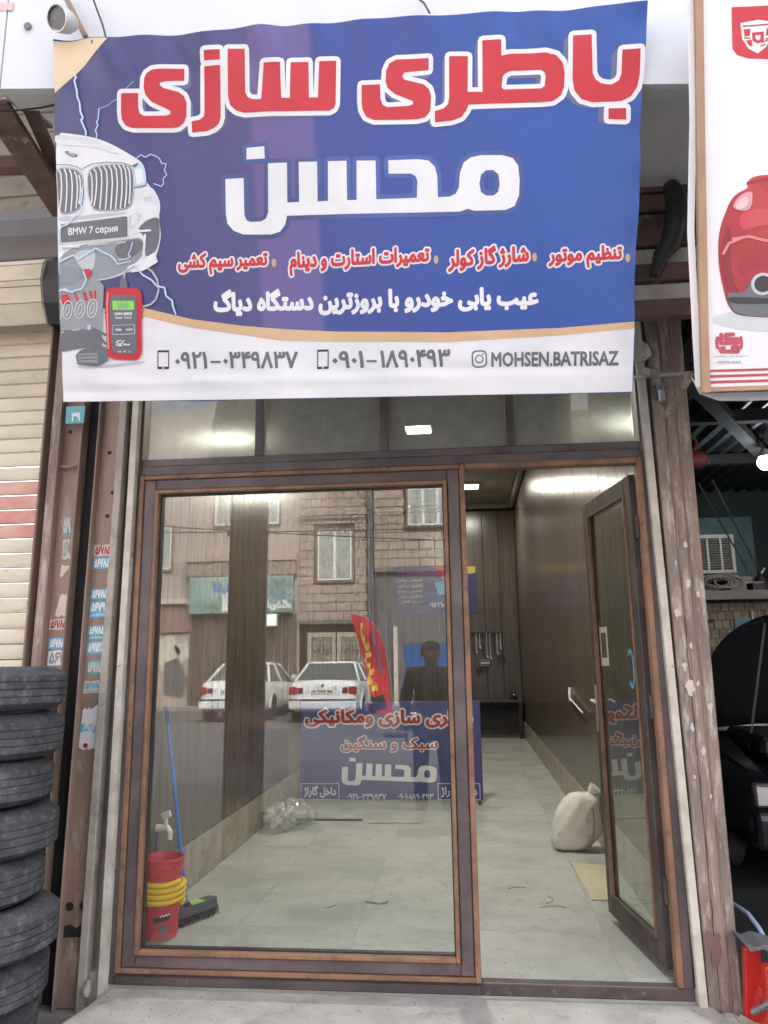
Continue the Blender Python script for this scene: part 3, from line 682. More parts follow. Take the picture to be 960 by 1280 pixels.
MB().box(.35, 3.2, -.36, -.3, 3.365, 3.6).build('soffit_edge', M['oldslat'], ca)
MB().box(.35, 5.2, -1.0, .3, 4.6, 4.7).build('roof_deck', M['hood'], ca)  # unseen deck, left end cut back so sky light reaches the boards
bolt(ca, (-0.105, -1.105, 3.83), .016, 'hood')
decal('pink_stripe', poly([(-0.376,3.965),(-0.178,3.954),(-0.178,3.916),(-0.372,3.922)]), VSurf(-1.103), .002, mat('faded pink print', (.8, .42, .42), rough=.4), ca)
# rear slats above door on the right, behind the banner gap
rs = thing('rolled_shutter', 'dark stained rolled shutter boards glimpsed between the two banners', 'shutter', (2.6, -.33, 3.0))
z = 3.36; zs = [3.36, 3.27, 3.19, 3.10, 3.02, 2.93, 2.85]
for i, z in enumerate(zs):
    mm = M['oldslat'] if i not in (3, 5) else M['plaster']
    lean_box(MB(), 2.12, 3.0, 2.12, 3.0, -.36+.015*(i % 2), -.3, z-.082, z-.004).build('shutter_board', mm, rs, bevel=.006)
MB().tube([(2.53, -0.42, 3.351), (2.543, -0.44, 3.287), (2.537, -0.44, 3.172), (2.506, -0.42, 3.071), (2.467, -0.4, 3.028), (2.438, -0.38, 2.945)], [.035, .045, .05, .045, .035, .02], 10).build('drum_belt', M['black'], rs, smooth=True)

# ================================================================== LEFT ROLLER SHUTTER
sh = thing('roller_shutter', 'cream painted roller shutter of the neighbouring shop with a band of pink slats', 'roller shutter', (-1.3, .03, -.15))
pit = .074; prof = [(.002, 0), (-.006, .004), (-.0085, .018), (-.009, .037), (-.0075, .056), (-.005, .066), (.002, .0705), (.006, .0705), (.006, 0)]
def slat_mb(x0, x1):
    mb = MB(); return mb.prism([(b, a) for a, b in prof], lambda u, v: (x0, v, u), lambda u, v: (x1, v, u))
me_c = me_r = None; z = -.14; i = 0
while z < 3.05:
    red = 1.93 < z+.037 < 2.235
    if red:
        if me_r is None: o = slat_mb(-2.6, -.475).build('shutter_slat', M['redslat'], sh, loc=(0, .02, z), local=True); me_r = o.data
        else: o = link('shutter_slat', me_r, None, sh, loc=(0, .02, z))
        o['label'] = 'pink painted shutter slat'
    else:
        if me_c is None: o = slat_mb(-2.6, -.475).build('shutter_slat', M['slat'], sh, loc=(0, .02, z), local=True); me_c = o.data
        else: o = link('shutter_slat', me_c, None, sh, loc=(0, .02, z))
    o.location.y += random.uniform(-.002, .002); z += pit
# rolled guard above the shutter
gd = thing('shutter_guard', 'tan curved metal guard boards over the roller shutter, grey drum cover above', 'shutter guard', (-1, -.2, 3.0))
def guard(px, m, nm, yf, lab=None):
    """px rows: list of (y, z) profile points; spans x from -2.6 to the trimmed end"""
gpts = [(-.14, 3.0), (-.2, 3.09), (-.22, 3.17), (-.23, 3.2), (-.22, 3.29), (-.2, 3.325)]
for a, b in zip(gpts[:-1], gpts[1:]):
    if a[1] == 3.17: mm = M['oldslat']
    MB().prism([(a[0], a[1]+.002), (b[0], b[1]-.002), (b[0]+.012, b[1]-.002), (a[0]+.012, a[1]+.002)], lambda u, v: (-2.6, u, v), lambda u, v: (-.49, u, v)).build('guard_board', M['slat'], gd, bevel=.002)
MB().prism([(-.13, 3.0), (-.19, 3.09), (-.22, 3.2), (-.19, 3.32), (-.02, 3.33), (-.0, 3.02)], lambda u, v: (-.486, u, v), lambda u, v: (-.40, u, v)).build('end_cap', M['black'], gd)
hd = [(-.19, 3.335), (-.2, 3.46), (-.17, 3.58), (-.09, 3.68), (.0, 3.73), (.02, 3.73), (.02, 3.335)]
MB().prism(hd, lambda u, v: (-2.6, u, v), lambda u, v: (-.22, u, v)).build('drum_cover', M['hood'], gd, bevel=.004)
for k in range(8):
    MB().box(-2.6, -.1, .05-.004*(k % 2), .07, 3.73+.13*k, 3.855+.13*k).build('upper_board', M['shaded_slat'], gd, bevel=.004)
def bracket(label, name, a, b, w, h, m='post', extra=None):
    t = thing(name, label, 'bracket', a)
    MB().beam(a, b, w, h).build('angle_bar', M[m], t, bevel=.003)
    return t
b1 = bracket('thick dark brown diagonal beam under the canopy at the far left', 'canopy_beam', (-0.364, -0.9, 3.667), (-0.371, -0.25, 3.534), .13, .03, 'oldslat')
b2 = bracket('brown horizontal beam at the left edge under the canopy', 'canopy_beam', (-0.619, -0.5, 3.655), (-0.409, -0.5, 3.646), .07, .06, 'oldslat')
b3 = bracket('second brown diagonal beam just under the canopy edge', 'canopy_beam', (-0.229, -0.9, 3.693), (-0.325, -0.4, 3.637), .06, .03, 'oldslat')
b4 = bracket('pale diagonal strut between the brown canopy beams', 'canopy_strut', (-0.269, -0.92, 3.666), (-0.291, -0.6, 3.768), .05, .02, 'greyplaster')
ch_ = thing('rusty_chain', 'rusty chain running down under the left end of the canopy', 'chain', (-0.393, -0.8, 3.716))
A, B = Vector((-0.351, -0.86, 3.658)), Vector((-0.402, -0.45, 3.723))
for k in range(16):
    c = A.lerp(B, k/15); d = (B-A).normalized(); s_ = d.cross(Vector((0, 0, 1))).normalized(); q = s_ if k % 2 else s_.cross(d)
    lp = [c+d*(.024*cos(a))+q*(.012*sin(a)) for a in [2*pi*j/10 for j in range(11)]]
    MB().tube(lp, .0045, 5, cap=False).build('chain_link', M['postr'], ch_, smooth=True)
w1 = MB().tube([(-0.279, -1.0, 3.54), (-0.192, -1.0, 3.535), (-0.089, -1.0, 3.537), (-0.005, -1.0, 3.548)], .004, 6).build('cable', M['black'], smooth=True); tag(w1, 'thin cable sagging below the canopy edge at the far left', 'cable')
w2 = MB().tube([(0.174, -1.13, 3.911), (0.198, -1.13, 3.845), (0.227, -1.14, 3.774), (0.255, -1.16, 3.695)], .004, 6).build('cable', M['black'], smooth=True); tag(w2, 'black wire dropping behind the top left of the banner', 'cable')
w3 = MB().tube([(1.459, -1.13, 3.77), (1.489, -1.14, 3.729), (1.509, -1.17, 3.656)], .004, 6).build('cable', M['black'], smooth=True); tag(w3, 'short black wire above the middle of the banner', 'cable')
fld = thing('floodlight', 'round grey floodlight on a brown bar above the banner corner', 'lamp', (0.118, -1.2, 3.76))
MB().beam((0.058, -1.14, 3.933), (0.166, -1.14, 3.715), .03, .02).build('mount_bar', M['post'], fld, bevel=.003)
c = Vector((0.112, -1.27, 3.695)); e = Vector((0.136, -1.2, 3.729)); ax = (c-e).normalized()
def along(c, ax, prof, n=16):
    mb = MB().lathe(prof, (0, 0, 0), n); R_ = Vector((0, 0, 1)).rotation_difference(ax).to_matrix()
    mb.v = [tuple(R_ @ Vector(v)+c) for v in mb.v]; return mb
along(e, ax, [(.0001, -.01), (.028, -.005), (.042, .02), (.048, .06), (.048, .08), (.044, .08), (.044, .066), (.0001, .066)]).build('lamp_body', M['alu'], fld, smooth=True)
along(e+ax*.068, ax, [(.0001, 0), (.038, 0), (.038, .003), (.0001, .005)]).build('lens', M['hood'], fld, smooth=True)

# ================================================================== MAIN BANNER (vinyl print with wrinkles)
def bw(u, v):
    t = v/1.38
    w = .010*sin(u*4.1+1.0)*sin(v*3.0+.4) + .004*sin(u*9+v*5)
    w += .006*sin(u*23+sin(u*7)*2+v*9)*max(0, t-.82)/.18 + .0045*sin(u*31+v*14)*max(0, t-.88)/.12          # puckers under the top tie line
    w += .0028*sin(v*60+u*3)*math.exp(-((v-.085)/.03)**2) + .0015*sin(u*17+v*40)*math.exp(-((v-.11)/.05)**2)  # creases along the bottom
    w += .003*sin(u*41+v*11)*math.exp(-u/.09) + .003*sin(v*33)*math.exp(-(2.25-u)/.05)
    w += .004*math.exp(-((u-.88-.02*v)/.05)**2)
    return w
BS = Surf((0, -.8, 2.3), (1, 0, 0), (0, -0.29, 0.95703), bw)
bn = thing('workshop_banner', 'large blue vinyl banner with red and white Persian shop lettering over the entrance', 'banner', (1.1, -.9, 2.3))
# vinyl sheet: colours of the print run left to right
m = bpy.data.materials.new('printed blue vinyl'); m.use_nodes = True; t = m.node_tree; N = t.nodes; L = t.links; b = N['Principled BSDF']
tc = N.new('ShaderNodeTexCoord'); sx = N.new('ShaderNodeSeparateXYZ'); L.new(tc.outputs['Object'], sx.inputs[0])
mr = N.new('ShaderNodeMapRange'); mr.inputs[1].default_value = -1.1; mr.inputs[2].default_value = 1.15; L.new(sx.outputs[0], mr.inputs[0])
cr = N.new('ShaderNodeValToRGB'); el = cr.color_ramp.elements
for i, (p, c) in enumerate([(0, (.06, .068, .19)), (.3, (.058, .058, .195)), (.362, (.064, .062, .21)), (.372, (.13, .093, .27)), (.468, (.115, .098, .3)), (.478, (.03, .06, .27)), (.75, (.022, .074, .33)), (1, (.022, .09, .37))]):
    e = el[i] if i < 2 else el.new(p)
    e.position = p; e.color = (*c, 1)
nz = N.new('ShaderNodeTexNoise'); nz.inputs['Scale'].default_value = 3; nz.inputs['Detail'].default_value = 6; L.new(tc.outputs['Object'], nz.inputs['Vector'])
ad = N.new('ShaderNodeMix'); ad.data_type = 'RGBA'; ad.blend_type = 'MULTIPLY'; r2 = N.new('ShaderNodeMapRange'); r2.inputs[1].default_value = .3; r2.inputs[2].default_value = .7; r2.inputs[3].default_value = 0; r2.inputs[4].default_value = .3
L.new(nz.outputs[0], r2.inputs[0]); L.new(r2.outputs[0], ad.inputs[0]); ad.inputs[7].default_value = (.75, .8, .9, 1)
L.new(mr.outputs[0], cr.inputs[0]); L.new(cr.outputs[0], ad.inputs[6]); L.new(ad.outputs[2], b.inputs['Base Color']); b.inputs['Roughness'].default_value = .36
n3 = N.new('ShaderNodeTexNoise'); n3.inputs['Scale'].default_value = 14; n3.inputs['Detail'].default_value = 5; L.new(tc.outputs['Object'], n3.inputs['Vector'])
bpn = N.new('ShaderNodeBump'); bpn.inputs['Strength'].default_value = .12; bpn.inputs['Distance'].default_value = .02; L.new(n3.outputs[0], bpn.inputs['Height']); L.new(bpn.outputs[0], b.inputs['Normal'])
VINYL = m
vn = mat('white vinyl', (.74, .75, .78), (.68, .7, .74), scale=3, rough=.42, bump=.06, bscale=14, c3=(.6, .61, .64), c3cut=(.68, .8), c3scale=5)
q = [(0.067,1.416),(2.277,1.352),(2.211,-0.02),(0.002,0.04)]
TLc, TRc, BRc, BLc = [Vector(p) for p in q]
def edge_uv(s, t):
    e = .006*sin(s*19)*(1-t)*0 + .008*sin(s*13+1)
    p = (BLc*(1-s)+BRc*s)*(1-t) + (TLc*(1-s)+TRc*s)*t
    return p.x + .004*sin(t*15), p.y + (.006*sin(s*9+2)-.004*sin(s*31))*(1 if t > .5 else .6)*abs(2*t-1)
nu, nv = 170, 110
mb = MB()
for off in (0, -.0012):
    vs = [BS(*edge_uv(i/nu, j/nv), off) for j in range(nv+1) for i in range(nu+1)]
    mb.add(vs, [(j*(nu+1)+i, j*(nu+1)+i+1, (j+1)*(nu+1)+i+1, (j+1)*(nu+1)+i) for j in range(nv) for i in range(nu)])
me = bpy.data.meshes.new('vinyl_sheet'); base = LOC[bn.name]
me.from_pydata([tuple(Vector(v)-base) for v in mb.v], [], mb.f); me.materials.append(VINYL); me.polygons.foreach_set('use_smooth', [True]*len(me.polygons))
sheet = link('vinyl_sheet', me, None, bn)
CUT = .03
def D(name, VF, n, ik, par=None, cut=CUT): return decal(name, VF, BS, n*.0011, INK[ik] if isinstance(ik, str) else ik, par or bn, cut)
# lower white field, tan swoosh, tan corner
lowp = [(0.027,0.388),(0.196,0.397),(0.357,0.366),(0.546,0.307),(0.735,0.269),(0.891,0.24),(1.109,0.222),(1.293,0.213),(1.536,0.197),(1.746,0.201),(1.952,0.202),(2.223,0.214),(2.21,-0.019),(1.948,-0.013),(1.65,-0.005),(1.346,0.003),(1.036,0.012),(0.72,0.02),(0.398,0.03),(0.004,0.042)]
D('white_field', poly(lowp), 1.4, vn, cut=.014)
D('tan_swoosh', poly([(0.262,0.409),(0.358,0.391),(0.548,0.337),(0.737,0.303),(0.894,0.282),(1.111,0.261),(1.295,0.249),(1.537,0.233),(1.746,0.231),(1.953,0.228),(2.223,0.237),(2.222,0.212),(1.952,0.2),(1.746,0.199),(1.536,0.196),(1.293,0.211),(1.109,0.221),(0.891,0.238),(0.735,0.268),(0.546,0.304),(0.356,0.357),(0.26,0.384)]), 2, 'tan')
D('tan_corner', poly([(0.07,1.413),(0.286,1.407),(0.252,1.371),(0.187,1.318),(0.129,1.27),(0.06,1.222)]), 1, 'cream')
# title
T1 = [
 [(0.579,1.269),(0.576,1.225),(0.504,1.23),(0.482,1.227),(0.479,1.217),(0.492,1.206),(0.551,1.186),(0.572,1.169),(0.58,1.142),(0.576,1.096),(0.566,1.073),(0.543,1.058),(0.52,1.056),(0.364,1.067),(0.337,1.078),(0.323,1.1),(0.321,1.131),(0.326,1.199),(0.393,1.195),(0.39,1.142),(0.394,1.12),(0.409,1.109),(0.496,1.104),(0.513,1.108),(0.516,1.118),(0.503,1.127),(0.444,1.158),(0.421,1.186),(0.416,1.212),(0.42,1.248),(0.431,1.266),(0.452,1.276),(0.48,1.277)],
 [(0.662,1.323),(0.725,1.319),(0.723,1.283),(0.66,1.288)],
 [(0.658,1.267),(0.722,1.264),(0.71,1.08),(0.701,1.058),(0.68,1.043),(0.652,1.035),(0.595,1.034),(0.595,1.075),(0.627,1.078),(0.645,1.09),(0.648,1.106)],
 [(0.755,1.319),(0.819,1.315),(0.812,1.16),(0.82,1.141),(0.839,1.132),(0.866,1.129),(0.872,1.131),(0.89,1.255),(0.951,1.254),(0.948,1.127),(0.98,1.125),(0.99,1.253),(1.056,1.249),(1.052,1.121),(1.085,1.12),(1.097,1.247),(1.16,1.245),(1.15,1.092),(1.142,1.077),(1.125,1.07),(0.804,1.087),(0.772,1.098),(0.751,1.118),(0.744,1.148)],
 [(1.501,1.229),(1.499,1.187),(1.433,1.187),(1.409,1.186),(1.401,1.173),(1.409,1.161),(1.478,1.139),(1.498,1.12),(1.505,1.092),(1.5,1.042),(1.481,1.021),(1.45,1.017),(1.291,1.026),(1.262,1.04),(1.249,1.067),(1.247,1.098),(1.25,1.154),(1.318,1.152),(1.318,1.099),(1.325,1.078),(1.34,1.069),(1.422,1.067),(1.438,1.072),(1.437,1.083),(1.371,1.114),(1.345,1.138),(1.339,1.161),(1.343,1.2),(1.356,1.224),(1.382,1.235)],
 [(2.022,1.264),(2.087,1.26),(2.088,1.127),(2.097,1.105),(2.115,1.09),(2.138,1.083),(2.154,1.081),(2.179,1.092),(2.188,1.114),(2.192,1.195),(2.254,1.192),(2.252,1.108),(2.243,1.065),(2.22,1.034),(2.187,1.021),(2.086,1.026),(2.047,1.041),(2.023,1.072),(2.017,1.111)],
 [(2.142,1.0),(2.203,0.995),(2.203,0.956),(2.141,0.963)],
]
TAH = ([(1.576,1.228),(1.644,1.224),(1.639,1.098),(1.693,1.093),(1.698,1.276),(1.766,1.273),(1.765,1.216),(1.797,1.22),(1.922,1.215),(1.961,1.201),(1.983,1.174),(1.99,1.135),(1.986,1.086),(1.975,1.06),(1.946,1.042),(1.906,1.041),(1.641,1.052),(1.631,1.031),(1.613,1.01),(1.578,1.001),(1.516,1.0),(1.517,1.04),(1.55,1.047),(1.566,1.061),(1.571,1.083)],
       [(1.778,1.153),(1.795,1.16),(1.903,1.156),(1.918,1.147),(1.922,1.13),(1.917,1.097),(1.905,1.09),(1.769,1.096),(1.762,1.105),(1.768,1.143)])
red = merge(*[poly(l) for l in T1], poly(*TAH))
D('title_outline', dilate(red, .0165, 12), 2, 'white')
D('title_shadow', fit(dilate(red, .0165, 8), (lambda V: [(min(v.x for v in V)-.003, max(v.y for v in V)-.008), (max(v.x for v in V)-.006, max(v.y for v in V)-.008), (max(v.x for v in V)-.006, min(v.y for v in V)-.013), (min(v.x for v in V)-.003, min(v.y for v in V)-.013)])(red[0])), 1, 'dblue')
D('title_lettering', red, 3, 'red')
NM = ([(0.882,0.898),(0.955,0.896),(0.947,0.752),(0.993,0.751),(1.0,0.895),(1.07,0.891),(1.064,0.747),(1.104,0.746),(1.111,0.889),(1.181,0.886),(1.177,0.743),(1.213,0.742),(1.219,0.884),(1.29,0.88),(1.287,0.739),(1.439,0.734),(1.443,0.797),(1.436,0.814),(1.42,0.824),(1.337,0.829),(1.337,0.878),(1.448,0.874),(1.487,0.866),(1.509,0.843),(1.517,0.811),(1.517,0.731),(1.56,0.73),(1.584,0.739),(1.596,0.761),(1.601,0.811),(1.616,0.848),(1.642,0.864),(1.68,0.869),(1.757,0.863),(1.795,0.85),(1.814,0.821),(1.818,0.771),(1.814,0.715),(1.797,0.678),(1.764,0.666),(1.649,0.672),(1.626,0.681),(1.597,0.673),(0.943,0.704),(0.934,0.672),(0.913,0.647),(0.878,0.639),(0.769,0.646),(0.732,0.662),(0.71,0.69),(0.706,0.726),(0.712,0.855),(0.783,0.854),(0.777,0.721),(0.783,0.699),(0.799,0.691),(0.84,0.69),(0.861,0.699),(0.871,0.721)],
      [(1.698,0.814),(1.724,0.812),(1.742,0.795),(1.745,0.757),(1.738,0.732),(1.721,0.721),(1.695,0.723),(1.676,0.737),(1.671,0.768),(1.678,0.799)])
name_ = merge(poly(*NM), poly([(0.802,0.962),(0.872,0.961),(0.871,0.917),(0.799,0.92)]))
D('name_outline', dilate(name_, .0165, 10), 1, mat('print outline blue', (.055, .11, .36), (.045, .06, .17), scale=.8, stretch=(1.2, 1, 1), rough=.4, bump=0))
D('name_lettering', name_, 2, 'white')
# service lines
def line(body, quad, ik, bold, outl=None, n=2, rtl=True, nm='lettering'):
    g = glyphs(body, 0, 2, rtl); f = fit(dilate(g, bold, 6) if bold else g, quad)
    if outl: D(nm+'_outline', dilate(f, outl, 6), n-1, 'white', cut=.03)
    return D(nm, f, n+.5, ik, cut=.03)
line('تنظیم موتور', [(1.916,0.522),(2.184,0.519),(2.183,0.439),(1.914,0.441)], 'red', .05, .0065, nm='service_line')
line('شارژ گاز کولر', [(1.548,0.545),(1.846,0.541),(1.844,0.46),(1.545,0.454)], 'red', .05, .0065, nm='service_line')
line('تعمیرات استارت و دینام', [(0.944,0.571),(1.48,0.555),(1.476,0.47),(0.939,0.479)], 'red', .05, .0065, nm='service_line')
line('تعمیر سیم کشی', [(0.51,0.589),(0.86,0.579),(0.856,0.499),(0.505,0.502)], 'red', .05, .0065, nm='service_line')
for c in [(0.882,0.533),(1.502,0.504),(1.865,0.49),(2.203,0.469)]: D('bullet', poly([(c[0]+.009*cos(k*pi/6), c[1]+.016*sin(k*pi/6)) for k in range(12)]), 1, 'gold')
line('عیب یابی خودرو با بروزترین دستگاه دیاگ', [(0.641,0.445),(1.878,0.393),(1.875,0.297),(0.634,0.339)], 'white', .055, n=1, nm='slogan')
def phone(quad):
    tl, tr, br, bl = [Vector(p) for p in quad]
    def P(a, b): return tuple((tl*(1-a)+tr*a)*(1-b)+(bl*(1-a)+br*a)*b)
    D('phone_icon', merge(poly([P(0, .03), P(.04, 0), P(.96, 0), P(1, .03), P(1, .97), P(.96, 1), P(.04, 1), P(0, .97)], [P(.09, .11), P(.91, .11), P(.91, .87), P(.09, .87)])), 2, 'black')
    D('home_button', poly([P(.42, .905), P(.58, .905), P(.58, .965), P(.42, .965)]), 3, 'white')
phone([(0.402,0.225),(0.449,0.223),(0.444,0.15),(0.397,0.152)]); phone([(1.033,0.196),(1.078,0.195),(1.074,0.121),(1.029,0.121)])
line('۰۹۲۱', [(0.472,0.215),(0.601,0.21),(0.597,0.144),(0.468,0.149)], 'grey', .032, nm='phone_number'); D('dash', poly([(0.611,0.174),(0.653,0.172),(0.652,0.163),(0.611,0.165)]), 2, 'grey')
line('۰۳۴۹۸۳۷', [(0.665,0.208),(0.958,0.194),(0.954,0.128),(0.66,0.141)], 'grey', .032, nm='phone_number')
line('۰۹۰۱', [(1.092,0.188),(1.215,0.183),(1.212,0.117),(1.088,0.122)], 'grey', .032, nm='phone_number'); D('dash', poly([(1.223,0.147),(1.263,0.145),(1.262,0.136),(1.222,0.138)]), 2, 'grey')
line('۱۸۹۰۴۹۳', [(1.277,0.18),(1.544,0.171),(1.542,0.104),(1.274,0.114)], 'grey', .032, nm='phone_number')
line('MOHSEN.BATRISAZ', [(1.696,0.152),(2.164,0.134),(2.163,0.079),(1.695,0.096)], 'grey', .035, rtl=False, nm='account_name')
def rrect(x0, x1, y0, y1, r, n=4):
    return [(cx_+r*cos(a), cy_+r*sin(a)) for cx_, cy_, a0 in ((x1-r, y1-r, 0), (x0+r, y1-r, 90), (x0+r, y0+r, 180), (x1-r, y0+r, 270)) for a in [radians(a0+90*i/n) for i in range(n+1)]]
(x0, y1), (x1, y0) = [(1.622,0.161),(1.68,0.096)]
D('camera_icon', merge(poly(rrect(x0, x1, y0, y1, .018), rrect(x0+.006, x1-.006, y0+.006, y1-.006, .013)),
                       poly(disc(((x0+x1)/2, (y0+y1)/2), .0165, 16), disc(((x0+x1)/2, (y0+y1)/2), .0115, 16)), poly(disc((x1-.0145, y1-.0145), .0035, 8))), 2, 'grey')
# ---- printed car at the left edge
D('printed_car', poly(soft([(0.05,1.078),(0.113,1.067),(0.172,1.054),(0.225,1.038),(0.272,1.016),(0.318,0.988),(0.352,0.966),(0.38,0.947),(0.397,0.929),(0.404,0.9),(0.405,0.861),(0.426,0.835),(0.445,0.808),(0.453,0.779),(0.451,0.757),(0.446,0.735),(0.447,0.701),(0.45,0.661),(0.438,0.617),(0.42,0.572),(0.382,0.546),(0.32,0.533),(0.239,0.509),(0.159,0.502),(0.03,0.507),(0.029,0.579),(0.039,0.842)])), 2, 'white')
D('car_shade', poly(soft([(0.421,0.849),(0.445,0.811),(0.455,0.779),(0.45,0.735),(0.418,0.725),(0.381,0.711),(0.355,0.673),(0.33,0.663),(0.335,0.742),(0.363,0.786),(0.389,0.817)])), 3, ink('pale grey', (.68, .71, .75)))
for k_, (l_, c_) in enumerate((([(0.049,1.069),(0.112,1.059),(0.177,1.044),(0.23,1.025),(0.276,0.999),(0.316,0.968),(0.281,0.979),(0.217,1.004),(0.139,1.021),(0.046,1.029)], (.66, .69, .73)), ([(0.049,1.069),(0.112,1.059),(0.178,1.046),(0.23,1.027),(0.2,1.028),(0.129,1.043),(0.047,1.05)], (.58, .61, .66)),
    ([(0.354,0.837),(0.397,0.842),(0.426,0.826),(0.444,0.797),(0.45,0.763),(0.422,0.781),(0.387,0.795),(0.354,0.786)], (.64, .67, .71)), ([(0.326,0.743),(0.36,0.752),(0.383,0.739),(0.363,0.712),(0.331,0.686),(0.323,0.698)], (.55, .58, .62)), ([(0.039,0.762),(0.118,0.754),(0.179,0.757),(0.252,0.76),(0.313,0.758),(0.324,0.749),(0.178,0.744),(0.04,0.736)], (.5, .53, .58)))):
    D('car_tone', poly(soft(l_)), 3, ink('car tone %d' % k_, c_))
def grille(out, bars, n0=4):
    D('grille_rim', dilate(poly(soft(out)), .005, 8), n0-1, 'mgrey'); D('grille_rim_light', dilate(poly(soft(out)), .003, 8), n0, ink('rim grey', (.62, .65, .69)))
    D('grille_mesh', poly(soft(out)), n0+1, 'grey')
    D('grille_bars', strokes(bars, .0028), n0+2, 'white')
grille([(0.173,0.906),(0.183,0.925),(0.205,0.934),(0.254,0.936),(0.302,0.936),(0.334,0.929),(0.348,0.918),(0.354,0.898),(0.353,0.859),(0.348,0.82),(0.339,0.787),(0.326,0.774),(0.289,0.768),(0.241,0.77),(0.199,0.774),(0.181,0.787),(0.172,0.821),(0.169,0.861)],
       [[(0.198,0.926),(0.207,0.915),(0.207,0.875),(0.2,0.831),(0.189,0.789)], [(0.22,0.931),(0.229,0.913),(0.228,0.874),(0.221,0.829),(0.212,0.776)], [(0.24,0.932),(0.25,0.914),(0.25,0.872),(0.243,0.822),(0.235,0.773)], [(0.261,0.933),(0.27,0.916),(0.271,0.871),(0.264,0.82),(0.256,0.771)], [(0.28,0.934),(0.289,0.917),(0.291,0.869),(0.284,0.819),(0.276,0.771)], [(0.299,0.934),(0.309,0.916),(0.31,0.868),(0.305,0.821),(0.295,0.772)], [(0.317,0.931),(0.326,0.914),(0.328,0.867),(0.323,0.822),(0.314,0.775)], [(0.334,0.923),(0.342,0.908),(0.342,0.866),(0.339,0.827),(0.332,0.788)], [(0.183,0.916),(0.188,0.899),(0.188,0.865),(0.183,0.82),(0.179,0.798)]])
grille([(0.046,0.94),(0.084,0.939),(0.117,0.932),(0.134,0.923),(0.147,0.902),(0.148,0.868),(0.143,0.823),(0.135,0.795),(0.12,0.779),(0.089,0.77),(0.046,0.77),(0.045,0.841),(0.045,0.898)],
       [[(0.056,0.934),(0.063,0.919),(0.063,0.874),(0.057,0.829),(0.046,0.779)], [(0.079,0.935),(0.085,0.918),(0.085,0.873),(0.079,0.822),(0.071,0.776)], [(0.1,0.931),(0.106,0.915),(0.107,0.871),(0.102,0.826),(0.094,0.777)], [(0.12,0.922),(0.126,0.906),(0.128,0.869),(0.123,0.825),(0.116,0.785)], [(0.136,0.908),(0.14,0.891),(0.14,0.869),(0.136,0.829),(0.129,0.801)]])
D('hood_line', strokes([[(0.153,0.932),(0.169,0.94),(0.194,0.948),(0.254,0.948),(0.314,0.942),(0.343,0.93),(0.358,0.922)], [(0.048,0.956),(0.097,0.951),(0.127,0.942),(0.15,0.927)]], .0016), 4, 'mgrey')
D('badge', poly(soft([(0.08,1.004),(0.101,1.003),(0.107,0.994),(0.122,0.993),(0.134,0.987),(0.136,0.979),(0.118,0.978),(0.097,0.987)])), 3, 'grey')
D('badge_light', poly([(0.095,1.0),(0.104,0.998),(0.111,0.99),(0.125,0.988),(0.127,0.983),(0.115,0.984),(0.103,0.991)]), 4, 'lgrey')
D('headlight', poly(soft([(0.358,0.921),(0.377,0.936),(0.397,0.929),(0.404,0.903),(0.406,0.872),(0.403,0.85),(0.379,0.846),(0.356,0.847),(0.357,0.876)])), 4, 'bolt')
D('headlight_dark', merge(poly([(0.355,0.929),(0.38,0.937),(0.373,0.925),(0.359,0.919)]), strokes([[(0.356,0.845),(0.403,0.85),(0.407,0.872)], [(0.403,0.923),(0.407,0.9)]], .0015)), 5, 'grey')
D('headlight_lens', poly([(0.367,0.911),(0.387,0.918),(0.395,0.896),(0.395,0.862),(0.368,0.853),(0.364,0.881)]), 5, 'white')
D('plate', poly([(0.046,0.733),(0.321,0.744),(0.326,0.74),(0.32,0.658),(0.042,0.653)]), 4, 'white')
D('plate_face', poly([(0.048,0.728),(0.316,0.74),(0.321,0.735),(0.316,0.663),(0.046,0.658)]), 5, 'grey')
pb_ = D('plate_text', fit(glyphs('BMW 7 серия', .02, rtl=False), [(0.079,0.713),(0.28,0.709),(0.278,0.678),(0.076,0.676)]), 6, 'white')
D('plate_small_print', merge(strokes([[(0.047,0.637),(0.118,0.636)], [(0.158,0.641),(0.234,0.642)], [(0.274,0.642),(0.307,0.643)]], .003)), 7, 'lgrey')
D('bumper_grille', poly(soft([(0.038,0.642),(0.32,0.653),(0.378,0.66),(0.373,0.592),(0.346,0.56),(0.239,0.509),(0.03,0.507)])), 4, 'mgrey')
D('bumper_shadow', poly(soft([(0.255,0.64),(0.378,0.657),(0.368,0.604),(0.324,0.584),(0.269,0.582)])), 5, 'grey')
D('wheel_arch', poly(soft([(0.355,0.684),(0.381,0.711),(0.412,0.726),(0.447,0.729),(0.447,0.69),(0.442,0.645),(0.428,0.606),(0.402,0.582),(0.381,0.583),(0.384,0.666)])), 4, 'grey')
D('bumper_edge', merge(strokes([[(0.387,0.665),(0.381,0.62),(0.372,0.581),(0.346,0.56),(0.309,0.545)], [(0.361,0.683),(0.379,0.68),(0.409,0.681)]], .004), poly([(0.384,0.58),(0.421,0.598),(0.431,0.56),(0.406,0.548),(0.368,0.53),(0.32,0.527),(0.346,0.56)])), 6, 'white')
D('headlamp_glint', poly(soft([(0.095,0.621),(0.181,0.627),(0.181,0.587),(0.169,0.548),(0.143,0.532),(0.104,0.575)])), 5, 'lgrey')
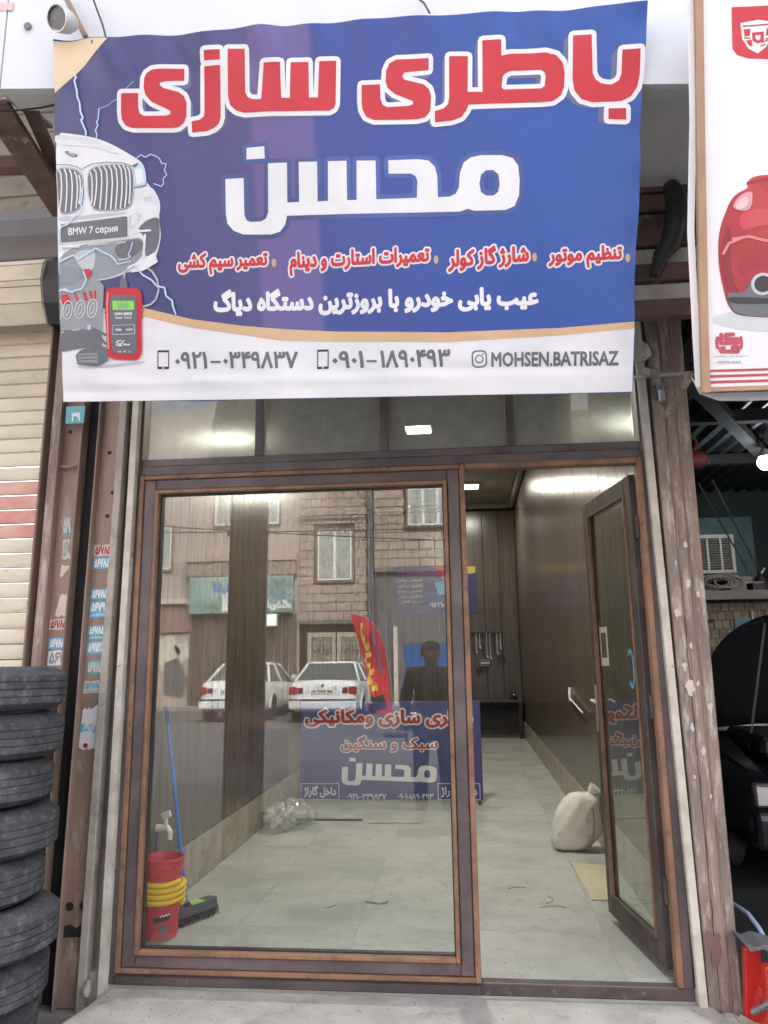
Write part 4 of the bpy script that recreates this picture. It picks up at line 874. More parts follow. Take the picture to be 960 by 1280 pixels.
# battery, reader, plug
D('battery_side', poly([(0.03,0.506),(0.124,0.518),(0.187,0.508),(0.207,0.484),(0.194,0.357),(0.183,0.253),(0.102,0.249),(0.017,0.238),(0.021,0.379)]), 5, 'mgrey')
D('battery_top', poly([(0.035,0.563),(0.084,0.563),(0.126,0.552),(0.127,0.518),(0.079,0.494),(0.03,0.491)]), 6, ink('steel grey', (.22, .26, .3)))
D('battery_dark', poly([(0.018,0.32),(0.108,0.321),(0.184,0.311),(0.182,0.253),(0.102,0.25),(0.017,0.241)]), 6, 'grey')
D('battery_stripes', merge(*[poly(l) for l in ([(0.032,0.457),(0.063,0.459),(0.076,0.422),(0.035,0.419)], [(0.085,0.461),(0.094,0.462),(0.107,0.426),(0.097,0.426)], [(0.119,0.463),(0.133,0.464),(0.141,0.43),(0.13,0.428)], [(0.145,0.466),(0.156,0.466),(0.163,0.435),(0.154,0.434)], [(0.166,0.467),(0.175,0.467),(0.173,0.428),(0.167,0.429)])]), 6, 'red')
D('terminal', poly([(0.132,0.551),(0.157,0.551),(0.162,0.538),(0.156,0.519),(0.139,0.517),(0.134,0.534)]), 7, 'red')
zz = merge(*[poly([(c[0]+a*cos(t_)+.3*b_*sin(t_)*0+.004*sin(t_), c[1]+b_*sin(t_)) for t_ in [2*pi*k/18 for k in range(18)]]) for c, a, b_ in [(p, .016, .027) for p in [(0.055,0.397),(0.105,0.397),(0.154,0.399)]]])
def ell(c, a, b_, sk=.006): return [(c[0]+a*cos(t_)+sk*sin(t_), c[1]+b_*sin(t_)) for t_ in [2*pi*k/20 for k in range(20)]]
D('battery_digits', merge(*[poly(ell(p, .021, .037), ell(p, .018, .034)) for p in [(0.057,0.397),(0.107,0.397),(0.156,0.399)]], *[poly(ell(p, .009, .022), ell(p, .0065, .019)) for p in [(0.057,0.397),(0.107,0.397),(0.156,0.399)]], strokes([[(0.029,0.436),(0.037,0.419),(0.024,0.361)]], .0014)), 8, 'white')
D('battery_small_print', strokes([[(0.023,0.311),(0.032,0.315)], [(0.071,0.318),(0.099,0.32)]], .0022), 7, 'lgrey')
cable = [[(0.289,0.508),(0.296,0.53),(0.312,0.547),(0.34,0.554),(0.376,0.547),(0.404,0.527),(0.423,0.494),(0.425,0.454),(0.412,0.42),(0.39,0.402),(0.359,0.395)]]
D('cable_shadow', strokes(cable, .0042), 4, 'mgrey'); D('cable', strokes(cable, .0026), 5, 'lgrey')
D('plug_cable', strokes([[(0.139,0.326),(0.169,0.312),(0.204,0.293)], [(0.145,0.317),(0.173,0.289),(0.202,0.258)]], .005), 7, 'grey'); D('plug_tip', poly([(0.131,0.335),(0.146,0.336),(0.148,0.319),(0.132,0.314)]), 8, 'lgrey')
D('plug', poly([(0.075,0.221),(0.092,0.237),(0.159,0.26),(0.201,0.246),(0.206,0.229),(0.203,0.194),(0.161,0.175),(0.079,0.185)]), 7, 'grey')
D('plug_detail', merge(poly([(0.085,0.226),(0.162,0.226),(0.165,0.219),(0.162,0.187),(0.084,0.193)])), 8, 'mgrey'); D('plug_slots', strokes([[(0.088,0.216),(0.158,0.216)], [(0.087,0.202),(0.157,0.202)]], .0022), 9, 'grey')
D('plug_shadow', poly(soft([(0.066,0.18),(0.208,0.179),(0.344,0.187),(0.355,0.179),(0.207,0.167),(0.09,0.169)])), 3, ink('soft grey', (.5, .51, .55)))
body_ = [a for a in [(0.234,0.474),(0.322,0.47),(0.345,0.463),(0.358,0.446),(0.357,0.401),(0.347,0.314),(0.345,0.245),(0.339,0.21),(0.326,0.193),(0.301,0.191),(0.228,0.198),(0.207,0.208),(0.203,0.229),(0.206,0.31),(0.206,0.38),(0.21,0.449),(0.218,0.467)]]
D('strain_relief', poly([(0.276,0.509),(0.3,0.507),(0.303,0.47),(0.27,0.472)]), 6, 'grey')
D('reader_body', poly(soft(body_)), 7, 'red'); D('reader_highlight', strokes([[(0.223,0.454),(0.216,0.408),(0.213,0.322),(0.21,0.24)]], .003), 8, ink('light red', (.8, .25, .27)))
D('reader_grips', strokes([[(0.353,0.424),(0.358,0.423)], [(0.352,0.407),(0.358,0.406)], [(0.351,0.389),(0.356,0.389)], [(0.35,0.372),(0.355,0.372)], [(0.349,0.355),(0.354,0.355)], [(0.21,0.426),(0.213,0.426)], [(0.208,0.403),(0.212,0.403)], [(0.207,0.38),(0.211,0.38)]], .003), 8, 'dred')
D('reader_face', poly(soft([(0.24,0.445),(0.326,0.441),(0.336,0.428),(0.333,0.361),(0.325,0.269),(0.324,0.223),(0.315,0.213),(0.242,0.218),(0.224,0.228),(0.225,0.309),(0.226,0.379),(0.23,0.431)])), 9, 'grey')
D('reader_screen', poly([(0.24,0.422),(0.325,0.418),(0.324,0.384),(0.239,0.387)]), 10, 'green')
D('screen_digits', fit(glyphs('2.8.6F', .02, rtl=False), [(0.259,0.413),(0.304,0.411),(0.303,0.391),(0.259,0.392)]), 11, 'mgrey')
D('reader_text', fit(glyphs('CAN-OBDII', .06, rtl=False), [(0.245,0.378),(0.315,0.375),(0.314,0.365),(0.244,0.368)]), 10, 'white')
D('reader_text', fit(glyphs('Scan Tool', .05, rtl=False), [(0.247,0.364),(0.311,0.362),(0.31,0.35),(0.246,0.352)]), 10, 'lgrey')
D('reader_buttons', poly(rrect(*[v for v in ([(0.232,0.312),(0.322,0.307)][0][0], [(0.232,0.312),(0.322,0.307)][1][0])], [(0.266,0.291),(0.269,0.329)][0][1], [(0.266,0.291),(0.269,0.329)][1][1], .006), rrect([(0.234,0.312),(0.322,0.307)][0][0], [(0.234,0.312),(0.319,0.307)][1][0], [(0.266,0.294),(0.268,0.327)][0][1], [(0.266,0.294),(0.268,0.327)][1][1], .0055)), 10, 'lgrey')
D('button_marks', fit(glyphs('YES    NO', .05, rtl=False), [(0.242,0.315),(0.313,0.313),(0.313,0.305),(0.241,0.307)]), 10, 'white')
D('check_mark', strokes([[(0.25,0.261),(0.258,0.251),(0.276,0.269)], [(0.244,0.261),(0.249,0.267),(0.264,0.269)], [(0.243,0.256),(0.25,0.249),(0.266,0.249)]], .0018), 10, 'white')
D('maker_text', fit(glyphs('Viecar', .05, rtl=False), [(0.269,0.258),(0.3,0.257),(0.299,0.248),(0.269,0.249)]), 10, 'white')
D('reader_text', fit(glyphs('US  PL  2', .05, rtl=False), [(0.246,0.23),(0.298,0.228),(0.297,0.221),(0.245,0.223)]), 10, 'lgrey')
# lightning bolts
for pts_, r_ in (([(0.148,1.281),(0.152,1.271),(0.145,1.26),(0.153,1.22),(0.153,1.198),(0.161,1.175),(0.162,1.141),(0.171,1.118),(0.162,1.111),(0.174,1.079),(0.179,1.068),(0.177,1.054)], .0034), ([(0.237,1.147),(0.231,1.108),(0.224,1.098),(0.229,1.086),(0.217,1.068),(0.223,1.053),(0.219,1.041)], .002), ([(0.381,1.237),(0.362,1.222),(0.333,1.2),(0.32,1.179),(0.295,1.17),(0.27,1.155),(0.237,1.147)], .0008),
                 ([(0.375,0.952),(0.391,0.963),(0.411,0.953),(0.429,0.963),(0.447,0.956),(0.464,0.945),(0.471,0.926),(0.489,0.923),(0.481,0.9),(0.489,0.882),(0.473,0.868),(0.475,0.851),(0.465,0.84),(0.436,0.853)], .0016),
                 ([(0.154,0.868),(0.145,0.851),(0.147,0.834),(0.137,0.801),(0.141,0.778),(0.093,0.744),(0.079,0.725),(0.051,0.718),(0.042,0.693),(0.039,0.65)], .003), ([(0.037,0.584),(0.094,0.607),(0.111,0.589),(0.187,0.627),(0.216,0.608),(0.234,0.601),(0.251,0.588),(0.268,0.565)], .003), ([(0.337,0.64),(0.326,0.612),(0.315,0.593),(0.324,0.587),(0.305,0.577),(0.275,0.578)], .002),
                 ([(0.246,0.596),(0.263,0.578),(0.268,0.561),(0.323,0.569)], .0022), ([(0.34,0.551),(0.367,0.515),(0.402,0.493),(0.421,0.469),(0.451,0.461),(0.455,0.429),(0.478,0.411),(0.479,0.388),(0.488,0.359)], .0032), ([(0.033,0.477),(0.076,0.466),(0.12,0.475),(0.141,0.511),(0.131,0.54)], .003), ([(0.028,0.471),(0.053,0.479),(0.082,0.462)], .0025)):
    D('lightning_bolt', strokes([pts_], r_), 9, 'bolt', cut=.06)
# printed specks / tape on the sheet
# ================================================================== RIGHT BANNER
def pw_(u, v): return .006*sin(u*5+v*2.5)+.003*sin(u*14+v*6)
PS = Surf((2.3, -1.0, 2.2), (1, 0, 0), (0, -0.20952909, 0.97780241), pw_)
pbn = thing('car_care_banner', 'tall white banner in a thin wooden frame at the right edge, showing a red car', 'banner', (3.2, -1.1, 2.2))
def DP(name, VF, n, ik, par=None, cut=.06): return decal(name, VF, PS, .003+n*.001, INK[ik] if isinstance(ik, str) else ik, par or pbn, cut)
lft = [(0.141,1.413),(0.128,0.79),(0.12,0.191),(0.116,0.013)]
sheetP = [lft[0], (1.9, lft[0][1]), (1.9, lft[3][1]-.0), lft[3], lft[2], lft[1]]
DP('white_sheet', poly(sheetP), 0, vn, cut=.05)
DP('sheet_edge', strokes([[(0.102,1.417),(0.095,0.928),(0.076,0.548),(0.081,0.193),(0.086,0.028)]], .012), -3, vn)
fr = MB()
P3 = [PS(*p, .008) for p in [(0.126,1.415),(0.112,0.791),(0.104,0.192),(0.104,-0.005)]]
for a, b in zip(P3[:-1], P3[1:]): fr.beam(a, b, .026, .03, up=(0, -1, 0))
wood = mat('raw pine batten', (.42, .27, .16), (.33, .2, .12), scale=5, stretch=(1, 1, .3), rough=.7, bump=.2)
fr.build('frame_batten', wood, pbn)
P4 = [PS(*p, .008) for p in [(0.091,0.004),(0.673,-0.002)]]
MB().beam(P4[0], P4[1], .02, .016).build('frame_batten', wood, pbn)
# cloth curling out below the frame
mb = MB(); k = 24
a0 = [(0.069,0.078),(0.104,0.0),(0.169,-0.027),(0.261,-0.031),(0.672,-0.034)]; a1 = [(0.084,0.034),(0.114,0.002),(0.183,-0.001),(0.261,-0.002),(0.673,-0.005)]
mb = MB(); vs = []
for j in range(5):
    s_ = j/4
    for (p0, p1) in zip(a1, a0):
        u = p0[0]*(1-s_)+p1[0]*s_; v = p0[1]*(1-s_)+p1[1]*s_; vs.append(PS(u, v, -.01-.05*sin(s_*pi*.5)))
mb.add(vs, [(j*5+i, j*5+i+1, (j+1)*5+i+1, (j+1)*5+i) for j in range(4) for i in range(4)]).build('loose_cloth', vn, pbn, smooth='all')
DP('crest_field', poly([(0.235,1.302),(0.429,1.289),(0.424,1.106),(0.282,1.124),(0.248,1.138),(0.233,1.161)]), 1, 'red')
DP('crest_shield', poly([(0.262,1.245),(0.32,1.25),(0.366,1.238),(0.362,1.19),(0.343,1.157),(0.316,1.137),(0.286,1.156),(0.266,1.191)]), 2, 'white')
DP('crest_inner', merge(poly([(0.272,1.222),(0.293,1.223),(0.292,1.199),(0.274,1.198)]), poly([(0.345,1.218),(0.357,1.217),(0.354,1.193),(0.344,1.194)]), poly([(0.279,1.184),(0.297,1.185),(0.299,1.161),(0.286,1.167)]), poly([(0.298,1.209),(0.336,1.208),(0.336,1.179),(0.317,1.17),(0.299,1.182)], [(0.308,1.198),(0.326,1.199),(0.325,1.185),(0.317,1.18),(0.31,1.187)])), 3, 'red')
DP('crest_lines', strokes([[(0.27,1.233),(0.355,1.231)], [(0.274,1.193),(0.292,1.191)], [(0.343,1.184),(0.356,1.182)], [(0.328,1.174),(0.348,1.178)], [(0.325,1.161),(0.34,1.165)]], .0022), 3, 'red')
# printed sports car seen from behind
bodyc = [(0.693,0.71),(0.335,0.723),(0.304,0.722),(0.278,0.716),(0.261,0.698),(0.269,0.682),(0.229,0.666),(0.207,0.643),(0.191,0.606),(0.174,0.563),(0.164,0.515),(0.162,0.447),(0.166,0.401),(0.175,0.351),(0.184,0.304),(0.201,0.271),(0.222,0.253),(0.321,0.24),(0.679,0.209)]
DP('printed_car', poly(soft(bodyc)), 2, mat('print car red', (.42, .03, .045), (.3, .02, .03), scale=2.2, rough=.35, bump=0))
DP('car_shadow', poly(soft([(0.125,0.25),(0.217,0.273),(0.321,0.256),(0.679,0.225),(0.677,0.15),(0.241,0.201),(0.163,0.221)])), 1, mat('print soft shadow', (.5, .53, .56), (.6, .63, .66), scale=2, rough=.4, bump=0))
DP('car_glass', poly(soft([(0.296,0.712),(0.693,0.697),(0.691,0.641),(0.338,0.658),(0.316,0.678)])), 3, 'dred')
DP('car_spoiler', strokes([[(0.264,0.698),(0.296,0.707),(0.335,0.712),(0.438,0.71)]], .004), 4, 'dred')
DP('tail_light', poly(soft([(0.207,0.616),(0.234,0.657),(0.271,0.671),(0.281,0.662),(0.274,0.611),(0.248,0.602)])), 4, ink('rose', (.62, .3, .34)))
DP('car_highlight', strokes([[(0.211,0.512),(0.264,0.517),(0.315,0.5),(0.432,0.487)], [(0.178,0.465),(0.198,0.499),(0.238,0.513)]], .0045), 4, ink('light rose', (.68, .22, .26)))
DP('car_lower', poly(soft([(0.18,0.335),(0.245,0.325),(0.262,0.368),(0.286,0.393),(0.684,0.38),(0.679,0.212),(0.321,0.241),(0.222,0.255),(0.199,0.276)])), 4, 'grey')
DP('car_tone', poly(soft([(0.168,0.466),(0.18,0.514),(0.197,0.567),(0.209,0.512),(0.201,0.431),(0.21,0.363),(0.235,0.326),(0.193,0.328),(0.174,0.392)])), 3, ink('deep red', (.24, .015, .025)))
DP('car_tone', poly(soft([(0.25,0.477),(0.328,0.483),(0.686,0.454),(0.684,0.385),(0.326,0.413),(0.268,0.405),(0.233,0.375),(0.222,0.416)])), 3, ink('mid red', (.33, .02, .035)))
DP('car_tone', poly(soft([(0.232,0.598),(0.293,0.61),(0.345,0.606),(0.435,0.594),(0.433,0.551),(0.304,0.555),(0.238,0.532)])), 3, ink('lit red', (.52, .06, .08)))
DP('tail_light_core', poly(soft([(0.217,0.615),(0.239,0.646),(0.265,0.655),(0.264,0.622),(0.238,0.608)])), 5, ink('lamp core', (.72, .5, .52)))
DP('car_tone', poly(soft([(0.182,0.318),(0.245,0.314),(0.323,0.304),(0.681,0.278),(0.681,0.268),(0.27,0.289),(0.197,0.295)])), 5, 'black')
c = [(0.303,0.354)][0]
DP('exhaust', merge(poly(disc(c, .038, 18), disc(c, .028, 18))), 5, 'lgrey'); DP('exhaust_bore', poly(disc(c, .028, 18)), 5, 'black')
# studio mark: two brackets round interlocked strokes
lg = [[(0.151,0.186),(0.146,0.176),(0.144,0.165),(0.146,0.152),(0.15,0.142)], [(0.227,0.182),(0.232,0.171),(0.234,0.16),(0.231,0.147),(0.225,0.138)]]
DP('studio_mark', merge(poly([(0.147,0.186),(0.156,0.184),(0.153,0.164),(0.155,0.143),(0.146,0.142),(0.143,0.155),(0.143,0.173)]), poly([(0.223,0.182),(0.231,0.184),(0.234,0.168),(0.234,0.151),(0.23,0.138),(0.222,0.14),(0.225,0.16)]),
   strokes([[(0.163,0.192),(0.162,0.162),(0.193,0.161),(0.194,0.175),(0.177,0.176),(0.178,0.191),(0.204,0.19)], [(0.2,0.174),(0.218,0.174),(0.218,0.161),(0.2,0.162)], [(0.176,0.133),(0.161,0.134),(0.161,0.144),(0.171,0.145)], [(0.169,0.134),(0.217,0.131),(0.217,0.147),(0.2,0.148),(0.199,0.135)]], .0065)), 2, 'maroon')
DP('studio_text', fit(glyphs('مجموعه چاپ و تبلیغات', .01), [(0.133,0.123),(0.245,0.12),(0.245,0.111),(0.133,0.113)]), 2, 'mgrey')
DP('studio_number', fit(glyphs('۰۹۱۲۳۸۰۷۸۸۰', .02), [(0.146,0.103),(0.23,0.1),(0.229,0.089),(0.146,0.092)]), 2, 'mgrey')
for q_ in ([(0.101,0.074),(0.647,0.065),(0.647,0.058),(0.1,0.066)], [(0.1,0.056),(0.647,0.047),(0.647,0.04),(0.1,0.047)], [(0.099,0.036),(0.646,0.028),(0.646,0.02),(0.099,0.027)]): DP('maroon_stripe', poly(q_), 2, 'maroon')

# ================================================================== TYRES
TC = (-.45, -.47)
def tyre_proto(seed, R_=.325, h=.174, ri=.19):
    rnd = random.Random(seed); n = 168
    hh = h/2
    prof = [(ri, -hh+.012), (ri+.01, -hh+.004), (R_-.10, -hh-.0), (R_-.06, -hh+.003), (R_-.032, -hh+.012), (R_-.010, -hh+.027)]
    zt_ = hh-.034; rows = []
    nb = 4; gw = .005; tw = 2*zt_
    ribw = (tw-gw*(nb-1))/nb; z = -zt_; kinds = [0]*len(prof)
    for b_ in range(nb):
        prof += [(R_, z), (R_, z+ribw*.5), (R_, z+ribw)]; kinds += [1 if b_ in (0, nb-1) else 2]*3
        if b_ < nb-1: prof += [(R_-.006, z+ribw+.001), (R_-.006, z+ribw+gw-.001)]; kinds += [0, 0]
        z += ribw+gw
    prof += [(R_-.010, hh-.027), (R_-.032, hh-.012), (R_-.06, hh-.003), (R_-.10, hh), (ri+.01, hh-.004), (ri, hh-.012), (ri-.006, 0)]; kinds += [0]*7
    wear = [rnd.uniform(.3, 1) for _ in range(n)]
    def f(k, j):
        if kinds[j] == 1: return -.007*(k % 4 == 0)*wear[k]
        if kinds[j] == 2: return -.002*((k+(j % 3)) % 6 == 0)*wear[k]
        if j == 5 or j == len(prof)-7: return -.003*(k % 4 == 0)
        return 0
    return MB().lathe(prof, (0, 0, 0), n, f, close=True)
z0 = -.15; names = ['topmost', 'second from the top', 'third from the top', 'fourth from the top', 'fifth from the top', 'sixth from the top', 'seventh from the top', 'bottom']
hts = [.172]*8; offs = {0: (0, 0), 1: (-.004, .01), 2: (-.03, .0), 3: (-.006, .0), 4: (-.035, -.01), 5: (.03, -.01), 6: (.002, .005), 7: (-.03, 0)}
protos = []
zc = z0+.0875
for i in range(8):
    lv = 7-i; dx, dy = offs[lv]; w_ = [.178, .181, .177, .182, .179, .182, .179, .181][lv]
    mbt = tyre_proto(lv, .325+(.01 if lv in (5, 3) else 0), w_)
    lab = {0: 'topmost dusty worn car tyre of the stack, its open hole showing', 7: 'lowest dusty car tyre, carrying the stack of tyres on the ground'}.get(lv, '%s dusty worn car tyre in the stack of tyres by the shutter' % names[lv])
    o = mbt.build('tyre', M['tyre'], smooth=True, loc=(TC[0]+dx, TC[1]+dy, zc), local=True)
    o.rotation_euler = (random.uniform(-.012, .012), random.uniform(-.012, .012), random.uniform(0, 6))
    tag(o, lab, 'tyre', 'dusty tyres stacked beside the roller shutter'); zc += .183

# ================================================================== INSIDE THE SHOP
bk_ = thing('paint_bucket', 'red plastic bucket with a yellow hose coiled round it, inside the glass at the left', 'bucket', (.02, .42, 0))
bx, by = .02, .42
MB().lathe([(.0001, .004), (.08, .002), (.084, .006), (.1, .345), (.106, .347), (.108, .365), (.102, .367), (.096, .35), (.08, .012), (.0001, .01)], (bx, by, 0), 32).build('pail', mat('scuffed red plastic', (.62, .03, .035), (.5, .035, .04), scale=9, rough=.45, c3=(.6, .3, .27), c3cut=(.66, .76)), bk_, smooth=True)
MB().lathe([(.099, .30), (.104, .303), (.104, .318), (.1, .32)], (bx, by, 0), 32).build('rim_band', MATS['scuffed red plastic'], bk_, smooth=True)
hs = MB(); pth = [(bx+(.103-.00+.004*sin(a*3))*cos(a)*1.02, by+.105*sin(a), .155+.027*a/(2*pi)+.003*sin(a*2)) for a in [k*2*pi/28 for k in range(28*4)]]
hs.tube(pth, .0125, 8).build('yellow_hose', mat('yellow rubber hose', (.85, .58, .015), (.75, .48, .015), rough=.4, bump=.05), bk_, smooth=True)
class CylS:
    def __init__(s, c, r): s.c, s.r, s.N = Vector(c), r, Vector((0, -1, 0))
    def __call__(s, u, v, n=0): a = -pi/2+u/s.r; r = s.r+.0+.046*v*0+n; return s.c+Vector((cos(a)*(r+v*.048), sin(a)*(r+v*.048), v))
CS = CylS((bx, by, 0), .0855)
D2 = lambda nm, VF, n, ik: decal(nm, VF, CS, .002+n*.001, INK[ik], bk_, .02)
D2('label', poly([(-.05, .02), (.075, .02), (.075, .148), (-.05, .148)]), 0, 'red')
D2('label_band', poly([(.0, .085), (.075, .095), (.075, .122), (.0, .108)]), 1, 'black')
D2('label_text', strokes([[(.03, .112), (.04, .119), (.045, .113), (.056, .121), (.06, .115), (.071, .122)]], .0025), 2, 'white')
D2('label_picture', poly([(.03, .03), (.06, .035), (.068, .06), (.055, .082), (.035, .075)]), 1, 'grey')
D2('label_stripe', poly([(-.052, .02), (-.046, .02), (-.046, .148), (-.052, .148)]), 1, 'lgrey')
# tap and pipe on the left wall
wt = thing('water_tap', 'white plastic tap on a grey pipe on the left wall above the bucket', 'tap', (-.1, .72, .45))
ty = (-0.1, 0.653, 0.452)[1]; tz = (-0.1, 0.653, 0.452)[2]
MB().tube([(-.105, ty, 0), (-.105, ty, tz)], .012, 8).build('pipe', M['hood'], wt, smooth=True)
MB().tube([(-.11, ty, tz), (-.05, ty-.0, tz), (-.03, ty-.015, tz-.02), (-.028, ty-.02, tz-.055)], [.02, .018, .017, .013], 10).build('spout', M['white'], wt, smooth=True)
MB().tube([(-.06, ty, tz), (-.06, ty, tz+.05)], .012, 8).build('stem', M['white'], wt, smooth=True)
MB().beam((-.085, ty, tz+.06), (-.03, ty-.01, tz+.075), .02, .035).build('lever', M['white'], wt, bevel=.006)
# broom
br = thing('push_broom', 'blue handled broom with a dark bristle head, leaning on the left wall', 'broom', (.11, .68, 0))
ptop = Vector((-0.09, 0.669, 1.074)); hb = Vector((.085, .60, .10))
MB().tube([ptop, ptop.lerp(hb, .12), hb], [.0125, .0105, .0105], 10).build('handle', mat('blue plastic pole', (.02, .17, .62), (.03, .2, .68), rough=.35, bump=0), br, smooth=True)
MB().tube([ptop+(ptop-hb).normalized()*.002, ptop.lerp(hb, .09)], .014, 10).build('grip', mat('dark blue grip', (.015, .04, .2), rough=.5), br, smooth=True)
MB().tube([hb, hb+Vector((.02, .04, -.05))], [.017, .019], 8).build('socket', M['black'], br, smooth=True)
hA, hB_ = Vector((.04, .54, .045)), Vector((.175, .80, .045)); hc = (hA+hB_)/2; hd = (hB_-hA).normalized(); hn = Vector((-hd.y, hd.x, 0))
mbh = MB(); rv = []
MB().prism(rrect(-.14, .14, -.045, .045, .03), lambda u, v: hc+hd*u+hn*v+Vector((0, 0, .0)), lambda u, v: hc+hd*u+hn*v*.8+Vector((0, 0, .04))).build('head', mat('dark grey broom head', (.06, .065, .07), (.09, .09, .095), rough=.6), br, bevel=.006)
mb = MB()
for i in range(24):
    for j in range(7):
        p = hc+hd*(-.13+.26*i/23)+hn*(-.036+.072*j/6)
        mb.tube([p+Vector((0, 0, .002)), p+hn*random.uniform(-.012, .012)+hd*random.uniform(-.01, .01)+Vector((0, 0, -.043))], [.004, .002], 4, cap=False)
o = mb.build('bristles', M['black'], br); o['kind'] = 'stuff'
HS = Surf(hc+Vector((0, 0, .0412)), hd, hn)
decal('green_label', poly([(-.045, -.033), (.05, -.033), (.05, .03), (-.045, .03)]), HS, .0008, INK['green'], br)
decal('label_text', fit(glyphs('جارو', .04), [(-.03, .02), (.035, .02), (.035, -.02), (-.03, -.02)]), HS, .0015, INK['yellow'], br)

# sack
def blob(f, n=28, m_=18):
    vs = []; fs = []
    for j in range(m_+1):
        th = pi*j/m_
        for i in range(n): vs.append(f(2*pi*i/n, th))
    for j in range(m_):
        for i in range(n): fs.append((j*n+i, j*n+(i+1) % n, (j+1)*n+(i+1) % n, (j+1)*n+i))
    mb = MB(); mb.add(vs, fs); return mb
sk = thing('sack', 'full white woven sack slumped against the right wall of the shop', 'sack', (2.28, 2.28, 0))
def sackf(a, th):
    z = .19-.19*cos(th); s_ = max(.02, sin(th))**.55; w_ = .178*(1-.26*(z/.38)); 
    wr_ = 1+.03*abs(sin(19*a+z*9))+.05*sin(5*a+z*16)+.035*sin(9*a-z*28+1)+.06*abs(sin(7*a+z*22))+.02*abs(sin(13*a-z*50))
    x = 2.262+.075*(z/.38)-.03*max(0, 1-z/.12)+w_*s_*cos(a)*wr_; y = 2.3+.10*s_*sin(a)*wr_+.05*z
    if z > .28 and cos(a) > .2: x += .07*(z-.28)/.1
    return (x, y, max(.003, z*1.0+.02*s_*sin(2*a+.6)*0))
blob(sackf, 40, 26).build('cloth', M['sack'], sk, smooth=True)
MB().tube([(2.37, 2.3, .335), (2.395, 2.3, .375), (2.405, 2.29, .39), (2.43, 2.28, .42)], [.05, .02, .03, .045], 9).build('tied_neck', M['sack'], sk, smooth=True)
MB().tube([(2.40+.022*cos(t_), 2.293+.022*sin(t_), .382) for t_ in [k*pi/4 for k in range(9)]], .004, 5).build('tie_string', M['white'], sk)
MB().tube([(2.36, 2.205, .03), (2.385, 2.21, .1), (2.40, 2.215, .2), (2.395, 2.22, .29)], .0035, 5).build('side_seam', M['hood'], sk)
SKS = VSurf(2.2)
decal('lettering', fit(glyphs('III', .02, rtl=False), [(2.355, .12), (2.385, .12), (2.385, .07), (2.355, .07)]), VSurf(2.196), .002, INK['mgrey'], sk)
# sheet of card on the floor
o = MB().prism([(2.195, 1.94), (2.42, 1.86), (2.335, 1.13), (2.205, 1.13)], lambda u, v: (u, v, .002), lambda u, v: (u, v, .007)).build('card_sheet', mat('cream card', (.55, .5, .36), (.47, .43, .31), scale=5, rough=.5, c3=(.4, .33, .22), c3cut=(.6, .7)), bevel=0); tag(o, 'flat cream card sheet lying on the tiles beside the open door', 'card')
# crumpled plastic bag
rnd = random.Random(4); ph = [rnd.uniform(0, 6) for _ in range(12)]
def bagf(a, th):
    r = 1+.16*sin(3*a+ph[0]+4*th)+.1*sin(7*a-5*th+ph[1])+.05*sin(11*a+9*th+ph[2])+.02*sin(17*a+13*th)
    e = (max(0, cos(a-.5))**3)*.55
    return (.05+.15*(r+e)*sin(th)*cos(a), 3.0+.3*r*sin(th)*sin(a), max(.002, .085-.09*cos(th)*r*(1+e*.3)))
o = blob(bagf, 64, 36).build('plastic_bag', glass('cloudy plastic film', (.78, .78, .74), .10, .35, (.55, .55, .52)), smooth='all'); tag(o, 'crumpled clear plastic bag lying on the floor behind the glass', 'plastic bag')
# low strips on the floor behind the sign
o = MB().box(.1, .65, 3.23, 3.27, .001, .012).build('floor_strip', M['black'], bevel=.002); tag(o, 'thin black strip lying on the tiles under the blue sign', 'strip')
o = MB().box(.71, 1.14, 3.14, 3.165, .001, .018).build('floor_strip', M['plaster'], bevel=.002); tag(o, 'thin pale batten lying on the tiles under the blue sign', 'strip')
for p, l in (((1.02, 1.02, 0), 'small glinting scrap of foil on the floor tiles'),):
    mb = MB().prism([(-.06, 0), (-.02, .03), (.03, .035), (.07, .005), (.02, -.03)], lambda u, v: (p[0]+u, p[1]+v, .002), lambda u, v: (p[0]+u, p[1]+v, .008+.05*abs(u)))
    o = mb.build('foil_scrap', M['alu']); tag(o, l, 'scrap')
for i, (x, y, a, n) in enumerate(((1.95, 1.05, .4, 5), (2.05, .98, 2.2, 5), (1.4, 1.3, 1.1, 4), (.75, .9, .2, 4), (1.86, 1.35, 2.7, 4))):
    o = MB().tube([(x+.035*k*cos(a+.25*k), y+.035*k*sin(a+.25*k), .004) for k in range(n)], .0013, 4).build('twig', M['rail']); tag(o, ['bent brown twig on the tiles near the open door', 'straw like twig just before the open door leaf', 'dark thread on the tiles behind the middle stile', 'small dark twig on the tiles inside the glass', 'short twig in the middle of the doorway tiles'][i], 'twig')
for i, (x, y) in enumerate(((2.2, -.33), (2.32, -.38))):
    o = MB().tube([(x+.03*k, y-.02*k+.006*(k % 2), -.052) for k in range(4)], .003, 4).build('twig', M['post']); tag(o, ['thin dry twig lying on the marble step', 'second dry twig lying near the right end of the marble step'][i], 'twig')

